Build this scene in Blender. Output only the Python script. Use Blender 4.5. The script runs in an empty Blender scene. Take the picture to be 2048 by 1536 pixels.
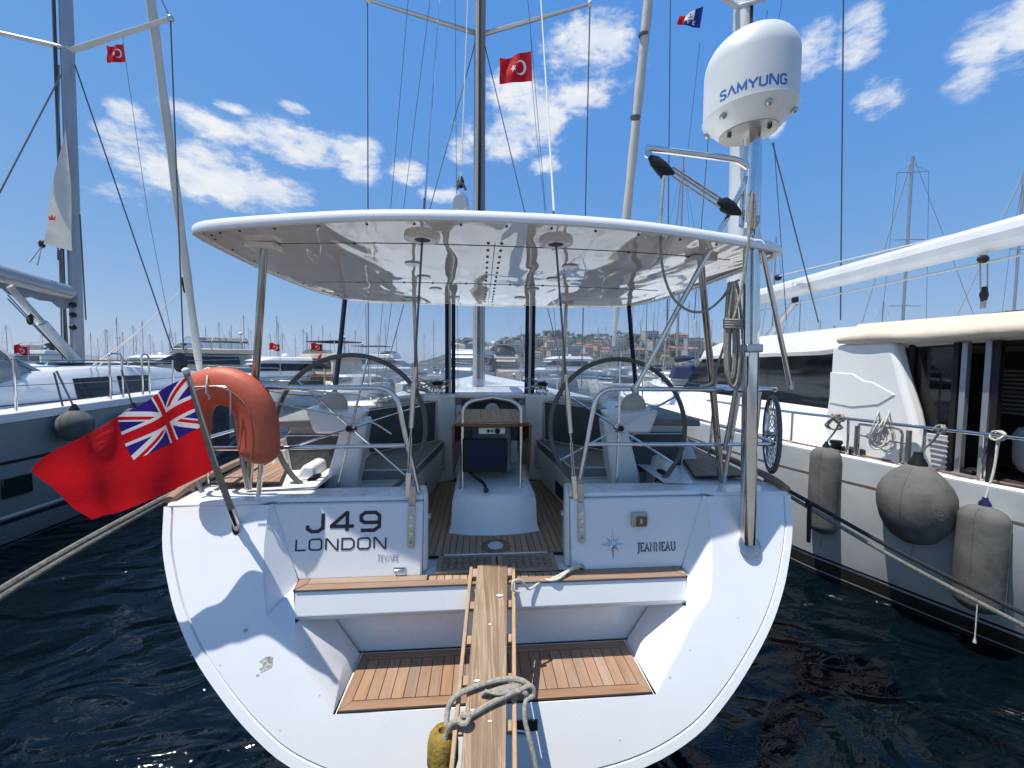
import bpy, bmesh, math, random
from mathutils import Vector, Matrix
random.seed(7)
R = math.radians
SC = bpy.context.scene
COL = SC.collection

# ---------------------------------------------------------------- camera
F_PX = 770.0
CAM = Vector((-0.07, 0.0, 2.5)); YAW = R(4.3); PIT = R(2.9); ROLL = R(0.55)
cam = bpy.data.cameras.new('camera'); camo = bpy.data.objects.new('camera', cam); COL.objects.link(camo)
cam.sensor_width = 36.0; cam.lens = F_PX / 2048 * 36.0
cam.clip_start = 0.05; cam.clip_end = 20000
camo.location = CAM
camo.rotation_euler = (Matrix.Rotation(-YAW, 3, 'Z') @ Matrix.Rotation(R(90) - PIT, 3, 'X') @ Matrix.Rotation(ROLL, 3, 'Z')).to_euler()
SC.camera = camo

def ray(px, py):
    x, u = (px - 1024) / F_PX, (768 - py) / F_PX
    x, u = x * math.cos(ROLL) - u * math.sin(ROLL), x * math.sin(ROLL) + u * math.cos(ROLL)
    d2 = math.cos(PIT) + u * math.sin(PIT); u2 = u * math.cos(PIT) - math.sin(PIT)
    return Vector((x * math.cos(YAW) + d2 * math.sin(YAW), d2 * math.cos(YAW) - x * math.sin(YAW), u2))

def at(px, py, X=None, Y=None, Z=None):
    r = ray(px, py)
    if X is not None: t = (X - CAM.x) / r.x
    elif Y is not None: t = (Y - CAM.y) / r.y
    else: t = (Z - CAM.z) / r.z
    return CAM + r * t

# ---------------------------------------------------------------- node helper
class N:
    """a node socket or number with arithmetic"""
    def __init__(s, nt, v): s.nt = nt; s.v = v
    def m(s, op, b=None, c=None):
        n = s.nt.nodes.new('ShaderNodeMath'); n.operation = op
        for i, q in enumerate((s, b, c)):
            if q is None: continue
            q = q.v if isinstance(q, N) else q
            if isinstance(q, (int, float)): n.inputs[i].default_value = q
            else: s.nt.links.new(q, n.inputs[i])
        return N(s.nt, n.outputs[0])
    def __add__(s, b): return s.m('ADD', b)
    def __radd__(s, b): return s.m('ADD', b)
    def __sub__(s, b): return s.m('SUBTRACT', b)
    def __rsub__(s, b): return N(s.nt, b).m('SUBTRACT', s)
    def __mul__(s, b): return s.m('MULTIPLY', b)
    def __rmul__(s, b): return s.m('MULTIPLY', b)
    def __truediv__(s, b): return s.m('DIVIDE', b)
    def lt(s, b): return s.m('LESS_THAN', b)
    def gt(s, b): return s.m('GREATER_THAN', b)
    def mx(s, b): return s.m('MAXIMUM', b)
    def mn(s, b): return s.m('MINIMUM', b)
    def ab(s): return s.m('ABSOLUTE')
    def smooth(s, a, b, lo=0.0, hi=1.0):
        n = s.nt.nodes.new('ShaderNodeMapRange'); n.interpolation_type = 'SMOOTHSTEP'
        s.nt.links.new(s.v, n.inputs[0])
        for i, q in enumerate((a, b, lo, hi)): n.inputs[i + 1].default_value = q
        return N(s.nt, n.outputs[0])

def mixc(nt, fac, a, b):
    n = nt.nodes.new('ShaderNodeMix'); n.data_type = 'RGBA'
    for i, q in ((0, fac), (6, a), (7, b)):
        q = q.v if isinstance(q, N) else q
        if isinstance(q, bpy.types.NodeSocket): nt.links.new(q, n.inputs[i])
        elif isinstance(q, (int, float)): n.inputs[i].default_value = q
        else: n.inputs[i].default_value = (*q, 1) if len(q) == 3 else q
    return n.outputs[2]

def texco(nt, kind='Object', scale=(1, 1, 1), rnd=False, rot=(0, 0, 0)):
    tc = nt.nodes.new('ShaderNodeTexCoord'); mp = nt.nodes.new('ShaderNodeMapping')
    nt.links.new(tc.outputs[kind], mp.inputs[0]); mp.inputs[3].default_value = scale; mp.inputs[2].default_value = rot
    if rnd:
        oi = nt.nodes.new('ShaderNodeObjectInfo'); cx = nt.nodes.new('ShaderNodeCombineXYZ')
        a = N(nt, oi.outputs['Random']) * 37.0
        nt.links.new(a.v, cx.inputs[0]); nt.links.new(a.v, cx.inputs[1]); nt.links.new(a.v, cx.inputs[2])
        nt.links.new(cx.outputs[0], mp.inputs[1])
    return mp.outputs[0]

def noise(nt, vec, scale, detail=4, rough=0.55, dist=0.0):
    n = nt.nodes.new('ShaderNodeTexNoise'); nt.links.new(vec, n.inputs['Vector'])
    n.inputs['Scale'].default_value = scale; n.inputs['Detail'].default_value = detail
    n.inputs['Roughness'].default_value = rough; n.inputs['Distortion'].default_value = dist
    return N(nt, n.outputs[0])

def bump(nt, h, strength, dist, bs):
    b = nt.nodes.new('ShaderNodeBump'); b.inputs['Strength'].default_value = strength
    b.inputs['Distance'].default_value = dist
    nt.links.new(h.v, b.inputs['Height']); nt.links.new(b.outputs[0], bs.inputs['Normal'])
    return b

def new_mat(name):
    m = bpy.data.materials.new(name); m.use_nodes = True
    return m, m.node_tree, m.node_tree.nodes['Principled BSDF']

def mat(name, c, rough=0.5, metal=0.0, var=0.0, vscale=3.0, c2=None, bmp=0.0, bscale=40.0, bdist=0.004, stretch=(1, 1, 1), rnd=0.0, coat=0.0, spec=0.5, kind='Object', rough2=None):
    m, nt, bs = new_mat(name)
    bs.inputs['Roughness'].default_value = rough; bs.inputs['Metallic'].default_value = metal
    bs.inputs['Specular IOR Level'].default_value = spec
    bs.inputs['Coat Weight'].default_value = coat
    bs.inputs['Base Color'].default_value = (*c, 1)
    if c2 is None: c2 = tuple(x * (1 - var) for x in c)
    src = None
    if var > 0 or c2 != c:
        v = texco(nt, kind, stretch, rnd > 0)
        n = noise(nt, v, vscale, 6, 0.6).smooth(0.36, 0.66)
        src = mixc(nt, n, c, c2)
        if rough2 is not None:
            nt.links.new((n * (rough2 - rough) + rough).v, bs.inputs['Roughness'])
    if rnd > 0:
        oi = nt.nodes.new('ShaderNodeObjectInfo')
        hs = nt.nodes.new('ShaderNodeHueSaturation')
        k = N(nt, oi.outputs['Random']) * (2 * rnd) + (1 - rnd)
        nt.links.new(k.v, hs.inputs['Value'])
        if src is not None: nt.links.new(src, hs.inputs['Color'])
        else: hs.inputs['Color'].default_value = (*c, 1)
        src = hs.outputs[0]
    if src is not None: nt.links.new(src, bs.inputs['Base Color'])
    if bmp > 0:
        bump(nt, noise(nt, texco(nt, kind, stretch, rnd > 0), bscale, 4), bmp, bdist, bs)
    return m

# ---------------------------------------------------------------- world: clear summer sky, small clouds
SUN_DIR = Vector((-0.34, -0.115, 1.0)).normalized()
w = bpy.data.worlds.new('World'); SC.world = w; w.use_nodes = True
nt = w.node_tree; nt.nodes.clear()
sky = nt.nodes.new('ShaderNodeTexSky'); sky.sky_type = 'NISHITA'; sky.sun_disc = False
sky.sun_elevation = math.asin(SUN_DIR.z); sky.sun_rotation = math.atan2(SUN_DIR.x, SUN_DIR.y)
sky.air_density = 1.0; sky.dust_density = 0.0; sky.ozone_density = 3.0; sky.altitude = 3000
# one tone curve per channel over the whole sky: a colour grade that evens out zenith and horizon
sr = nt.nodes.new('ShaderNodeSeparateColor'); nt.links.new(sky.outputs[0], sr.inputs[0])
cb_sky = nt.nodes.new('ShaderNodeCombineColor')
for i, (a_, g_, k_) in enumerate(((0.98, 1.1, 1.3), (0.475, 0.40, 0.0), (0.63, 0.03, 0.0))):
    x_ = (N(nt, sr.outputs[i]) * 0.15).mx(1e-4)
    c_ = x_.m('POWER', g_) * (a_ / 0.15) / (x_ * k_ + 1.0)
    nt.links.new(c_.v, cb_sky.inputs[i])
bg = nt.nodes.new('ShaderNodeBackground'); bg.inputs[1].default_value = 0.15
nt.links.new(cb_sky.outputs[0], bg.inputs[0])
tc = nt.nodes.new('ShaderNodeTexCoord'); sp = nt.nodes.new('ShaderNodeSeparateXYZ')
nt.links.new(tc.outputs['Generated'], sp.inputs[0])
dx, dy, dz = (N(nt, sp.outputs[i]) for i in range(3))
az = dx.m('ARCTAN2', dy); el = dz.m('ARCSINE')
clouds = [(265, 228, 50, 26), (400, 240, 100, 34), (465, 215, 40, 14), (225, 285, 50, 36), (290, 330, 110, 70), (420, 350, 150, 62), (530, 380, 95, 36),
          (600, 285, 105, 44), (700, 300, 60, 36), (725, 335, 50, 34), (815, 345, 40, 24), (590, 215, 30, 12), (250, 385, 80, 26),
          (1185, 110, 100, 85), (1160, 190, 60, 45), (1020, 275, 120, 50), (930, 300, 42, 34), (1095, 240, 55, 34), (1035, 180, 60, 50), (1095, 330, 36, 24),
          (1625, 100, 50, 50), (1720, 70, 55, 55), (1760, 195, 60, 42), (1960, 100, 85, 80), (2035, 70, 80, 70), (880, 390, 40, 18), (1550, 230, 20, 50), (-250, 240, 160, 60), (2400, 260, 200, 70), (2300, -150, 150, 90), (500, -300, 220, 80), (1300, -420, 260, 90)]
mask = None
for (px, py, rx, ry) in clouds:
    r = ray(px, py).normalized(); a0 = math.atan2(r.x, r.y); e0 = math.asin(r.z)
    r2 = ray(px + rx, py).normalized(); sa = abs(math.atan2(r2.x, r2.y) - a0) * 1.1
    r3 = ray(px, py + ry).normalized(); se = abs(math.asin(r3.z) - e0) * 1.1
    a = (az - a0) / sa; e = (el - e0) / se
    d = 1.0 - (a * a + e * e)
    mask = d if mask is None else mask.mx(d)
# the same kind of cloud all round the rest of the sky
mp = nt.nodes.new('ShaderNodeMapping'); mp.inputs[3].default_value = (1, 1, 2.2); nt.links.new(tc.outputs['Generated'], mp.inputs[0])
big = noise(nt, mp.outputs[0], 2.3, 3)
behind = (az.ab()).smooth(1.1, 1.5)
mask = mask.mx((big - 0.56) * 7.0 * behind - (1.0 - behind) * 3.0)
n1 = noise(nt, mp.outputs[0], 9.0, 9, 0.62, 0.3); n2 = noise(nt, mp.outputs[0], 24.0, 10, 0.68, 0.5)
den = (mask.mn(1.0) * 0.75 + (n1 - 0.5) * 3.0 + (n2 - 0.5) * 1.7).smooth(-0.05, 0.95)
den = den * (mask + 0.55).smooth(0.0, 0.6)
shade = noise(nt, mp.outputs[0], 14.0, 6).smooth(0.35, 0.65)
cc = mixc(nt, shade, (0.80, 0.86, 0.97), (1.0, 1.0, 1.0))
bg2 = nt.nodes.new('ShaderNodeBackground'); bg2.inputs[1].default_value = 0.80; nt.links.new(cc, bg2.inputs[0])
ms = nt.nodes.new('ShaderNodeMixShader'); nt.links.new((den * 0.93).v, ms.inputs[0])
nt.links.new(bg.outputs[0], ms.inputs[1]); nt.links.new(bg2.outputs[0], ms.inputs[2])
wo = nt.nodes.new('ShaderNodeOutputWorld'); nt.links.new(ms.outputs[0], wo.inputs[0])

sun = bpy.data.lights.new('sun', 'SUN'); suno = bpy.data.objects.new('sun', sun); COL.objects.link(suno)
sun.energy = 5.0; sun.angle = R(0.53); sun.color = (1.0, 0.95, 0.87)
suno.rotation_euler = SUN_DIR.to_track_quat('Z', 'Y').to_euler(); suno.location = (-5, -3, 30)
SC.view_settings.view_transform = 'Standard'; SC.view_settings.look = 'None'
SC.view_settings.exposure = 0.25; SC.view_settings.gamma = 1.0; SC.view_settings.use_curve_mapping = False
SC.render.engine = 'CYCLES'
SC.cycles.max_bounces = 8; SC.cycles.transparent_max_bounces = 16

# ---------------------------------------------------------------- mesh helpers
def cr(pts, n=6, closed=False):
    """Catmull-Rom through the points"""
    P = [Vector(p) for p in pts]; out = []; k = len(P)
    rng = range(k if closed else k - 1)
    for i in rng:
        p0 = P[(i - 1) % k] if (closed or i > 0) else P[0] * 2 - P[1]
        p1 = P[i]; p2 = P[(i + 1) % k]
        p3 = P[(i + 2) % k] if (closed or i + 2 < k) else P[-1] * 2 - P[-2]
        for j in range(n):
            t = j / n
            out.append(0.5 * ((2 * p1) + (p2 - p0) * t + (2 * p0 - 5 * p1 + 4 * p2 - p3) * t * t + (3 * p1 - p0 - 3 * p2 + p3) * t ** 3))
    if not closed: out.append(P[-1].copy())
    return out

def fillet(pts, r=0.08, n=5):
    """polyline with rounded corners"""
    P = [Vector(p) for p in pts]; out = [P[0]]
    for i in range(1, len(P) - 1):
        a = (P[i - 1] - P[i]); b = (P[i + 1] - P[i]); rr = min(r, a.length * .49, b.length * .49)
        a = P[i] + a.normalized() * rr; b = P[i] + b.normalized() * rr
        for j in range(n + 1):
            t = j / n; out.append(a * (1 - t) ** 2 + P[i] * 2 * t * (1 - t) + b * t * t)
    out.append(P[-1]); return out

class MB:
    def __init__(s): s.v = []; s.f = []; s.uv = None; s.mi = []
    def add(s, vs, fs, mi=0):
        o = len(s.v); s.v += [Vector(p) for p in vs]; s.f += [[i + o for i in f] for f in fs]; s.mi += [mi] * len(fs); return s
    def box(s, c, d, rot=None, mi=0):
        c = Vector(c); h = Vector(d) / 2; vs = []
        for x in (-1, 1):
            for y in (-1, 1):
                for z in (-1, 1):
                    p = Vector((x * h.x, y * h.y, z * h.z))
                    if rot is not None: p = rot @ p
                    vs.append(c + p)
        return s.add(vs, [(0, 1, 3, 2), (4, 6, 7, 5), (0, 4, 5, 1), (2, 3, 7, 6), (0, 2, 6, 4), (1, 5, 7, 3)], mi)
    def bar(s, p, q, w, h, up=(0, 0, 1), mi=0):
        p = Vector(p); q = Vector(q); d = q - p; z = d.normalized(); x = z.cross(Vector(up)).normalized(); y = x.cross(z)
        rot = Matrix((x, z, y)).transposed()
        return s.box((p + q) / 2, (w, d.length, h), rot, mi)
    def hexa(s, b, t, mi=0):
        return s.add(list(b) + list(t), [(3, 2, 1, 0), (4, 5, 6, 7), (0, 1, 5, 4), (1, 2, 6, 5), (2, 3, 7, 6), (3, 0, 4, 7)], mi)
    def rings(s, rs, caps=True, loop=False, mi=0):
        n = len(rs[0]); vs = [p for r in rs for p in r]; fs = []
        m = len(rs)
        for i in range(m if loop else m - 1):
            j = (i + 1) % m
            for k in range(n):
                l = (k + 1) % n; fs.append((i * n + k, i * n + l, j * n + l, j * n + k))
        if caps and not loop: fs += [tuple(range(n - 1, -1, -1)), tuple((m - 1) * n + k for k in range(n))]
        return s.add(vs, fs, mi)
    def tube(s, pts, r, n=8, closed=False, caps=True, flat=None, up=None, mi=0):
        P = [Vector(p) for p in pts]; k = len(P); rs = []
        if not isinstance(r, (list, tuple)): r = [r] * k
        nrm = None
        for i in range(k):
            if closed: t = P[(i + 1) % k] - P[(i - 1) % k]
            else: t = P[min(i + 1, k - 1)] - P[max(i - 1, 0)]
            t.normalize()
            if up is not None: nrm = Vector(up)
            if nrm is None: nrm = t.orthogonal()
            nrm = (nrm - t * nrm.dot(t))
            if nrm.length < 1e-6: nrm = t.orthogonal()
            nrm.normalize(); b = t.cross(nrm)
            fl = flat if flat else 1.0
            rs.append([P[i] + nrm * (math.cos(2 * math.pi * j / n) * r[i] * fl) + b * (math.sin(2 * math.pi * j / n) * r[i]) for j in range(n)])
        return s.rings(rs, caps, closed, mi)
    def cyl(s, p, q, r, n=12, r2=None, mi=0):
        return s.tube([p, q], [r, r if r2 is None else r2], n, mi=mi)
    def lathe(s, prof, c=(0, 0, 0), n=20, rot=None, mi=0):
        c = Vector(c); rs = []
        for (r, z) in prof:
            ring = []
            for j in range(n):
                a = 2 * math.pi * j / n; p = Vector((math.cos(a) * r, math.sin(a) * r, z))
                if rot is not None: p = rot @ p
                ring.append(c + p)
            rs.append(ring)
        return s.rings(rs, True, False, mi)
    def prism(s, poly, d, mi=0):
        a = [Vector(p) for p in poly]; d = Vector(d); n = len(a)
        return s.add(a + [p + d for p in a], [tuple(range(n - 1, -1, -1)), tuple(range(n, 2 * n))] + [(i, (i + 1) % n, n + (i + 1) % n, n + i) for i in range(n)], mi)
    def grid(s, fn, nu, nv, mi=0, thick=None):
        vs = [fn(i / nu, j / nv) for j in range(nv + 1) for i in range(nu + 1)]
        fs = [(j * (nu + 1) + i, j * (nu + 1) + i + 1, (j + 1) * (nu + 1) + i + 1, (j + 1) * (nu + 1) + i) for j in range(nv) for i in range(nu)]
        return s.add(vs, fs, mi)
    def ball(s, c, r, n=12, m=8, sc=(1, 1, 1), rot=None, mi=0):
        pr = [(max(1e-4, math.sin(math.pi * i / m)) * 1.0, -math.cos(math.pi * i / m)) for i in range(m + 1)]
        M = Matrix.Diagonal((r * sc[0], r * sc[1], r * sc[2]))
        if rot is not None: M = rot @ M
        return s.lathe(pr, c, n, M, mi)
    def build(s, name, m, parent=None, bevel=0.0, smooth=38, seg=2, uvs=None, kind=None, label=None, fixn=True):
        me = bpy.data.meshes.new(name)
        o = bpy.data.objects.new(name, me); COL.objects.link(o)
        off = Vector((0, 0, 0)); p = parent
        while p is not None: off += p.location; p = p.parent
        me.from_pydata([tuple(v - off) for v in s.v], [], s.f)
        if fixn:
            bm = bmesh.new(); bm.from_mesh(me); bmesh.ops.recalc_face_normals(bm, faces=bm.faces); bm.to_mesh(me); bm.free()
        if uvs is not None:
            ul = me.uv_layers.new(name='UVMap')
            for l in me.loops: ul.data[l.index].uv = uvs[l.vertex_index]
        ms_ = m if isinstance(m, (list, tuple)) else [m]
        for q in ms_:
            if q: me.materials.append(q)
        if len(ms_) > 1:
            for i, pl in enumerate(me.polygons): pl.material_index = s.mi[i]
        if smooth:
            me.polygons.foreach_set('use_smooth', [True] * len(me.polygons))
            me.set_sharp_from_angle(angle=R(smooth))
        if bevel > 0:
            b = o.modifiers.new('bevel', 'BEVEL'); b.width = bevel; b.segments = seg; b.limit_method = 'ANGLE'; b.angle_limit = R(32); b.harden_normals = False
        if parent is not None: o.parent = parent
        if kind: o['kind'] = kind
        if label: o['label'] = label
        return o

def tag(o, label, cat, group=None, kind=None):
    if label: o['label'] = label
    if cat: o['category'] = cat
    if group: o['group'] = group
    if kind: o['kind'] = kind
    return o

def thing(name, label, cat, loc=(0, 0, 0), group=None, rz=0.0):
    o = bpy.data.objects.new(name, None); COL.objects.link(o); o.location = loc; o.rotation_euler = (0, 0, rz)
    o.empty_display_size = 0.2
    return tag(o, label, cat, group)

def copy_tree(o, parent=None):
    c = o.copy(); COL.objects.link(c); c.parent = parent
    for ch in list(o.children): copy_tree(ch, c)
    return c

def line(p, q, r, name, m, parent, sag=0.0, n=6):
    p = Vector(p); q = Vector(q)
    pts = [p.lerp(q, i / 10) - Vector((0, 0, sag * 4 * (i / 10) * (1 - i / 10))) for i in range(11)] if sag else [p, q]
    return MB().tube(pts, r, n).build(name, m, parent)
# ---------------------------------------------------------------- materials
M = {}
M['gel'] = mat('white_gelcoat', (0.80, 0.80, 0.79), 0.22, var=0.05, vscale=1.3, coat=0.3, rough2=0.34)
M['gel_in'] = mat('cream_gelcoat', (0.81, 0.80, 0.76), 0.3, var=0.05, vscale=2.0, coat=0.2)
M['gel_nb'] = mat('neighbour_gelcoat', (0.79, 0.79, 0.77), 0.25, var=0.06, vscale=0.8)
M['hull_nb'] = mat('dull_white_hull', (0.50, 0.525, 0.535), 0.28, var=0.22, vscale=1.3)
M['steel'] = mat('polished_steel', (0.72, 0.72, 0.71), 0.1, 1.0, var=0.12, vscale=6)
M['steel_dark'] = mat('steel_post_brown_reflection', (0.40, 0.36, 0.32), 0.12, 1.0, var=0.2, vscale=6)  # dark brown reflections on the steel posts, put into the base colour
M['steel_dull'] = mat('dull_steel', (0.5, 0.5, 0.5), 0.32, 1.0, var=0.2, vscale=9)
M['alu'] = mat('anodised_mast', (0.36, 0.38, 0.40), 0.38, 0.5, var=0.1, vscale=1.5)
M['alu_white'] = mat('white_painted_mast', (0.62, 0.64, 0.65), 0.4, var=0.1, vscale=2)
M['black'] = mat('black_plastic', (0.014, 0.014, 0.016), 0.5, var=0.2, vscale=9, spec=.3)
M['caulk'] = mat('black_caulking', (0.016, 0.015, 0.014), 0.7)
M['rubber'] = mat('dark_rubber', (0.05, 0.05, 0.05), 0.6)
M['wire'] = mat('rigging_wire', (0.12, 0.125, 0.13), 0.35, 0.6)
M['leather'] = mat('grey_wheel_leather', (0.115, 0.11, 0.098), 0.6, var=0.2, vscale=12, bmp=0.3, bscale=200)
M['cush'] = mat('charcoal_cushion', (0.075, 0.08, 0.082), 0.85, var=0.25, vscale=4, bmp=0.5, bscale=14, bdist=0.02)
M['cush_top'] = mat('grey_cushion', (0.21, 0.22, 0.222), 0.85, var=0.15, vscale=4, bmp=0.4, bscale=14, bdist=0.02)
M['piping'] = mat('white_piping', (0.62, 0.61, 0.58), 0.7)
M['rope'] = mat('weathered_rope', (0.36, 0.33, 0.27), 0.9, var=0.35, vscale=60, bmp=0.7, bscale=160, bdist=0.006)
M['rope_white'] = mat('white_rope', (0.62, 0.60, 0.54), 0.9, var=0.25, vscale=70, bmp=0.6, bscale=170, bdist=0.005)
M['rope_grey'] = mat('grey_mooring_rope', (0.21, 0.205, 0.18), 0.92, var=0.4, vscale=50, bmp=0.8, bscale=120, bdist=0.008)
M['rope_black'] = mat('black_mooring_rope', (0.022, 0.023, 0.027), 0.85, var=0.4, vscale=50, bmp=0.8, bscale=120, bdist=0.008)
M['buoy'] = mat('faded_red_vinyl', (0.56, 0.115, 0.055), 0.55, var=0.25, vscale=3.0, c2=(0.42, 0.085, 0.045), bmp=0.25, bscale=30, bdist=0.006)
M['glass_dark'] = mat('dark_window', (0.010, 0.013, 0.016), 0.06, spec=0.5)
M['vent'] = mat('beige_plastic', (0.50, 0.46, 0.36), 0.5, var=0.1)
M['screen'] = mat('dark_blue_screen', (0.002, 0.008, 0.045), 0.35, spec=.25)
M['letter'] = mat('dark_lettering', (0.018, 0.012, 0.03), 0.4)
M['letter_grey'] = mat('grey_lettering', (0.13, 0.14, 0.17), 0.35, 0.5)
M['letter_blue'] = mat('blue_lettering', (0.02, 0.13, 0.42), 0.45)
M['letter_faint'] = mat('faded_ink', (0.22, 0.23, 0.30), 0.6)
M['dome'] = mat('radome_paint', (0.64, 0.66, 0.655), 0.42, var=0.06, vscale=5)
M['fender'] = mat('grey_fender_cover', (0.135, 0.137, 0.128), 0.95, var=0.4, vscale=3.5, bmp=0.5, bscale=18, bdist=0.006)
M['fender_dk'] = mat('dark_fender_cover', (0.07, 0.068, 0.064), 0.95, var=0.3, vscale=6, bmp=0.6, bscale=220, bdist=0.004)
M['navy'] = mat('navy_plastic', (0.012, 0.012, 0.06), 0.4)
M['sail'] = mat('sailcloth', (0.60, 0.58, 0.52), 0.8, var=0.12, vscale=1.5, bmp=0.3, bscale=5, bdist=0.03)
M['sail_grey'] = mat('sail_cover_grey', (0.26, 0.27, 0.29), 0.85, var=0.25, vscale=4, bmp=0.6, bscale=7, bdist=0.04)
M['canvas'] = mat('grey_canvas', (0.36, 0.38, 0.41), 0.85, var=0.15, vscale=4, bmp=0.4, bscale=9, bdist=0.02)
M['cream'] = mat('cream_awning', (0.60, 0.52, 0.41), 0.85, var=0.12, vscale=5, bmp=0.4, bscale=10, bdist=0.02)
M['hull_grey'] = mat('grey_green_hull', (0.25, 0.285, 0.285), 0.28, var=0.15, vscale=0.7, coat=0.1)
M['antifoul'] = mat('dark_antifouling', (0.012, 0.013, 0.016), 0.5)
M['stripe'] = mat('brown_stripe', (0.16, 0.10, 0.075), 0.5)
M['stripe_navy'] = mat('navy_stripe', (0.008, 0.01, 0.02), 0.35)
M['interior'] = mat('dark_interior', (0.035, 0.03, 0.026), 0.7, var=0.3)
M['yellow'] = mat('dirty_yellow_float', (0.30, 0.20, 0.028), 0.85, c2=(0.07, 0.05, 0.015), vscale=9, bmp=0.8, bscale=40, bdist=0.01)
M['blind'] = mat('white_blind', (0.45, 0.46, 0.47), 0.7)
M['flag_red'] = mat('plain_red_cloth', (0.62, 0.012, 0.02), 0.8)
M['beige_hull'] = mat('beige_superstructure', (0.50, 0.45, 0.36), 0.4, var=0.1)
M['brown_hull'] = mat('varnished_hull', (0.17, 0.085, 0.04), 0.4, var=0.3)
M['navy_canvas'] = mat('navy_canvas', (0.012, 0.018, 0.07), 0.85, var=0.2)
M['blue_canvas'] = mat('blue_canvas', (0.03, 0.07, 0.16), 0.85, var=0.2)
M['rope_teal'] = mat('teal_fleck_rope', (0.06, 0.20, 0.28), 0.9, c2=(0.55, 0.55, 0.5), vscale=90)
M['rope_yellow'] = mat('yellow_fleck_rope', (0.50, 0.38, 0.12), 0.9, c2=(0.45, 0.42, 0.35), vscale=90)
M['concrete'] = mat('quay_concrete', (0.20, 0.19, 0.175), 0.9, var=0.3, vscale=2, bmp=0.5, bscale=20, bdist=0.02)
M['red_sticker'] = mat('red_sticker', (0.55, 0.02, 0.03), 0.5)
M['bone'] = mat('bird_droppings', (0.7, 0.69, 0.65), 0.8)

def teak(name, c, c2, rnd=0.16, along='y', sc=1.0):
    m, nt, bs = new_mat(name)
    st = {'y': (30, 2.0, 30), 'x': (2.0, 30, 30)}[along]
    v = texco(nt, 'Object', tuple(q * sc for q in st), True)
    n = noise(nt, v, 1.2, 8, 0.65, 0.6)
    v2 = texco(nt, 'Object', (3, 3, 3), True)
    blot = noise(nt, v2, 1.4, 5).smooth(0.35, 0.7)
    base = mixc(nt, n.smooth(0.3, 0.7), c, c2)
    base = mixc(nt, blot * 0.45, base, tuple(0.6 * a + 0.10 for a in c))
    oi = nt.nodes.new('ShaderNodeObjectInfo'); h = nt.nodes.new('ShaderNodeHueSaturation')
    rd = N(nt, oi.outputs['Random'])
    nt.links.new((rd * (2 * rnd) + (1 - rnd)).v, h.inputs['Value'])
    nt.links.new(((rd * 7.31).m('FRACT') * 0.25 + 0.87).v, h.inputs['Saturation'])
    nt.links.new(base, h.inputs['Color']); nt.links.new(h.outputs[0], bs.inputs['Base Color'])
    bs.inputs['Roughness'].default_value = 0.7
    bump(nt, n, 0.35, 0.002, bs)
    return m
M['teak'] = teak('sun_bleached_teak', (0.35, 0.21, 0.128), (0.25, 0.14, 0.082))
M['teak_x'] = teak('sun_bleached_teak_across', (0.36, 0.215, 0.13), (0.255, 0.145, 0.085), along='x')
M['teak_sole'] = teak('cockpit_teak', (0.44, 0.30, 0.185), (0.33, 0.215, 0.128), rnd=0.12)
M['teak_sole_x'] = teak('cockpit_teak_across', (0.40, 0.27, 0.165), (0.30, 0.195, 0.115), rnd=0.12, along='x')
M['teak_table'] = teak('table_teak', (0.48, 0.33, 0.19), (0.36, 0.23, 0.12), rnd=0.1)
M['teak_varnish'] = mat('table_edge_varnish', (0.20, 0.085, 0.03), 0.25, var=0.3, vscale=6)

def passerelle_wood():
    m, nt, bs = new_mat('weathered_plank')
    v = texco(nt, 'Object', (26, 1.3, 1.3)); n = noise(nt, v, 1.0, 8, 0.6, 1.3)
    v2 = texco(nt, 'Object', (60, 3, 3)); n2 = noise(nt, v2, 1.0, 6, 0.7, 0.8)
    v3 = texco(nt, 'Object', (1, 1, 1)); n3 = noise(nt, v3, 5.0, 5)
    c = mixc(nt, n.smooth(0.40, 0.60), (0.20, 0.125, 0.072), (0.285, 0.195, 0.125))
    c = mixc(nt, (n.smooth(0.52, 0.56) * (1.0 - n.smooth(0.56, 0.60))) * 0.65, c, (0.46, 0.34, 0.225))
    c = mixc(nt, n2.smooth(0.58, 0.72) * 0.5, c, (0.13, 0.075, 0.045))
    c = mixc(nt, n3.smooth(0.5, 0.75) * 0.35, c, (0.33, 0.24, 0.16))
    nt.links.new(c, bs.inputs['Base Color']); bs.inputs['Roughness'].default_value = 0.8
    bump(nt, n2 + n, 0.5, 0.003, bs)
    return m
M['plank'] = passerelle_wood()

# glossy hardtop underside with a slightly wavy moulding
def hardtop_under():
    m, nt, bs = new_mat('glossy_hardtop_lining')
    bs.inputs['Base Color'].default_value = (0.80, 0.77, 0.71, 1)
    bs.inputs['Roughness'].default_value = 0.04; bs.inputs['IOR'].default_value = 1.5
    bs.inputs['Coat Weight'].default_value = 0.6; bs.inputs['Coat Roughness'].default_value = 0.03; bs.inputs['Coat IOR'].default_value = 1.6
    v = texco(nt, 'Object', (1.5, 0.55, 1)); n = noise(nt, v, 2.3, 1.2, 0.4, 0.7)
    b = bump(nt, n, 0.7, 0.030, bs); nt.links.new(b.outputs[0], bs.inputs['Coat Normal'])
    return m
M['hardtop_under'] = hardtop_under()

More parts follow.
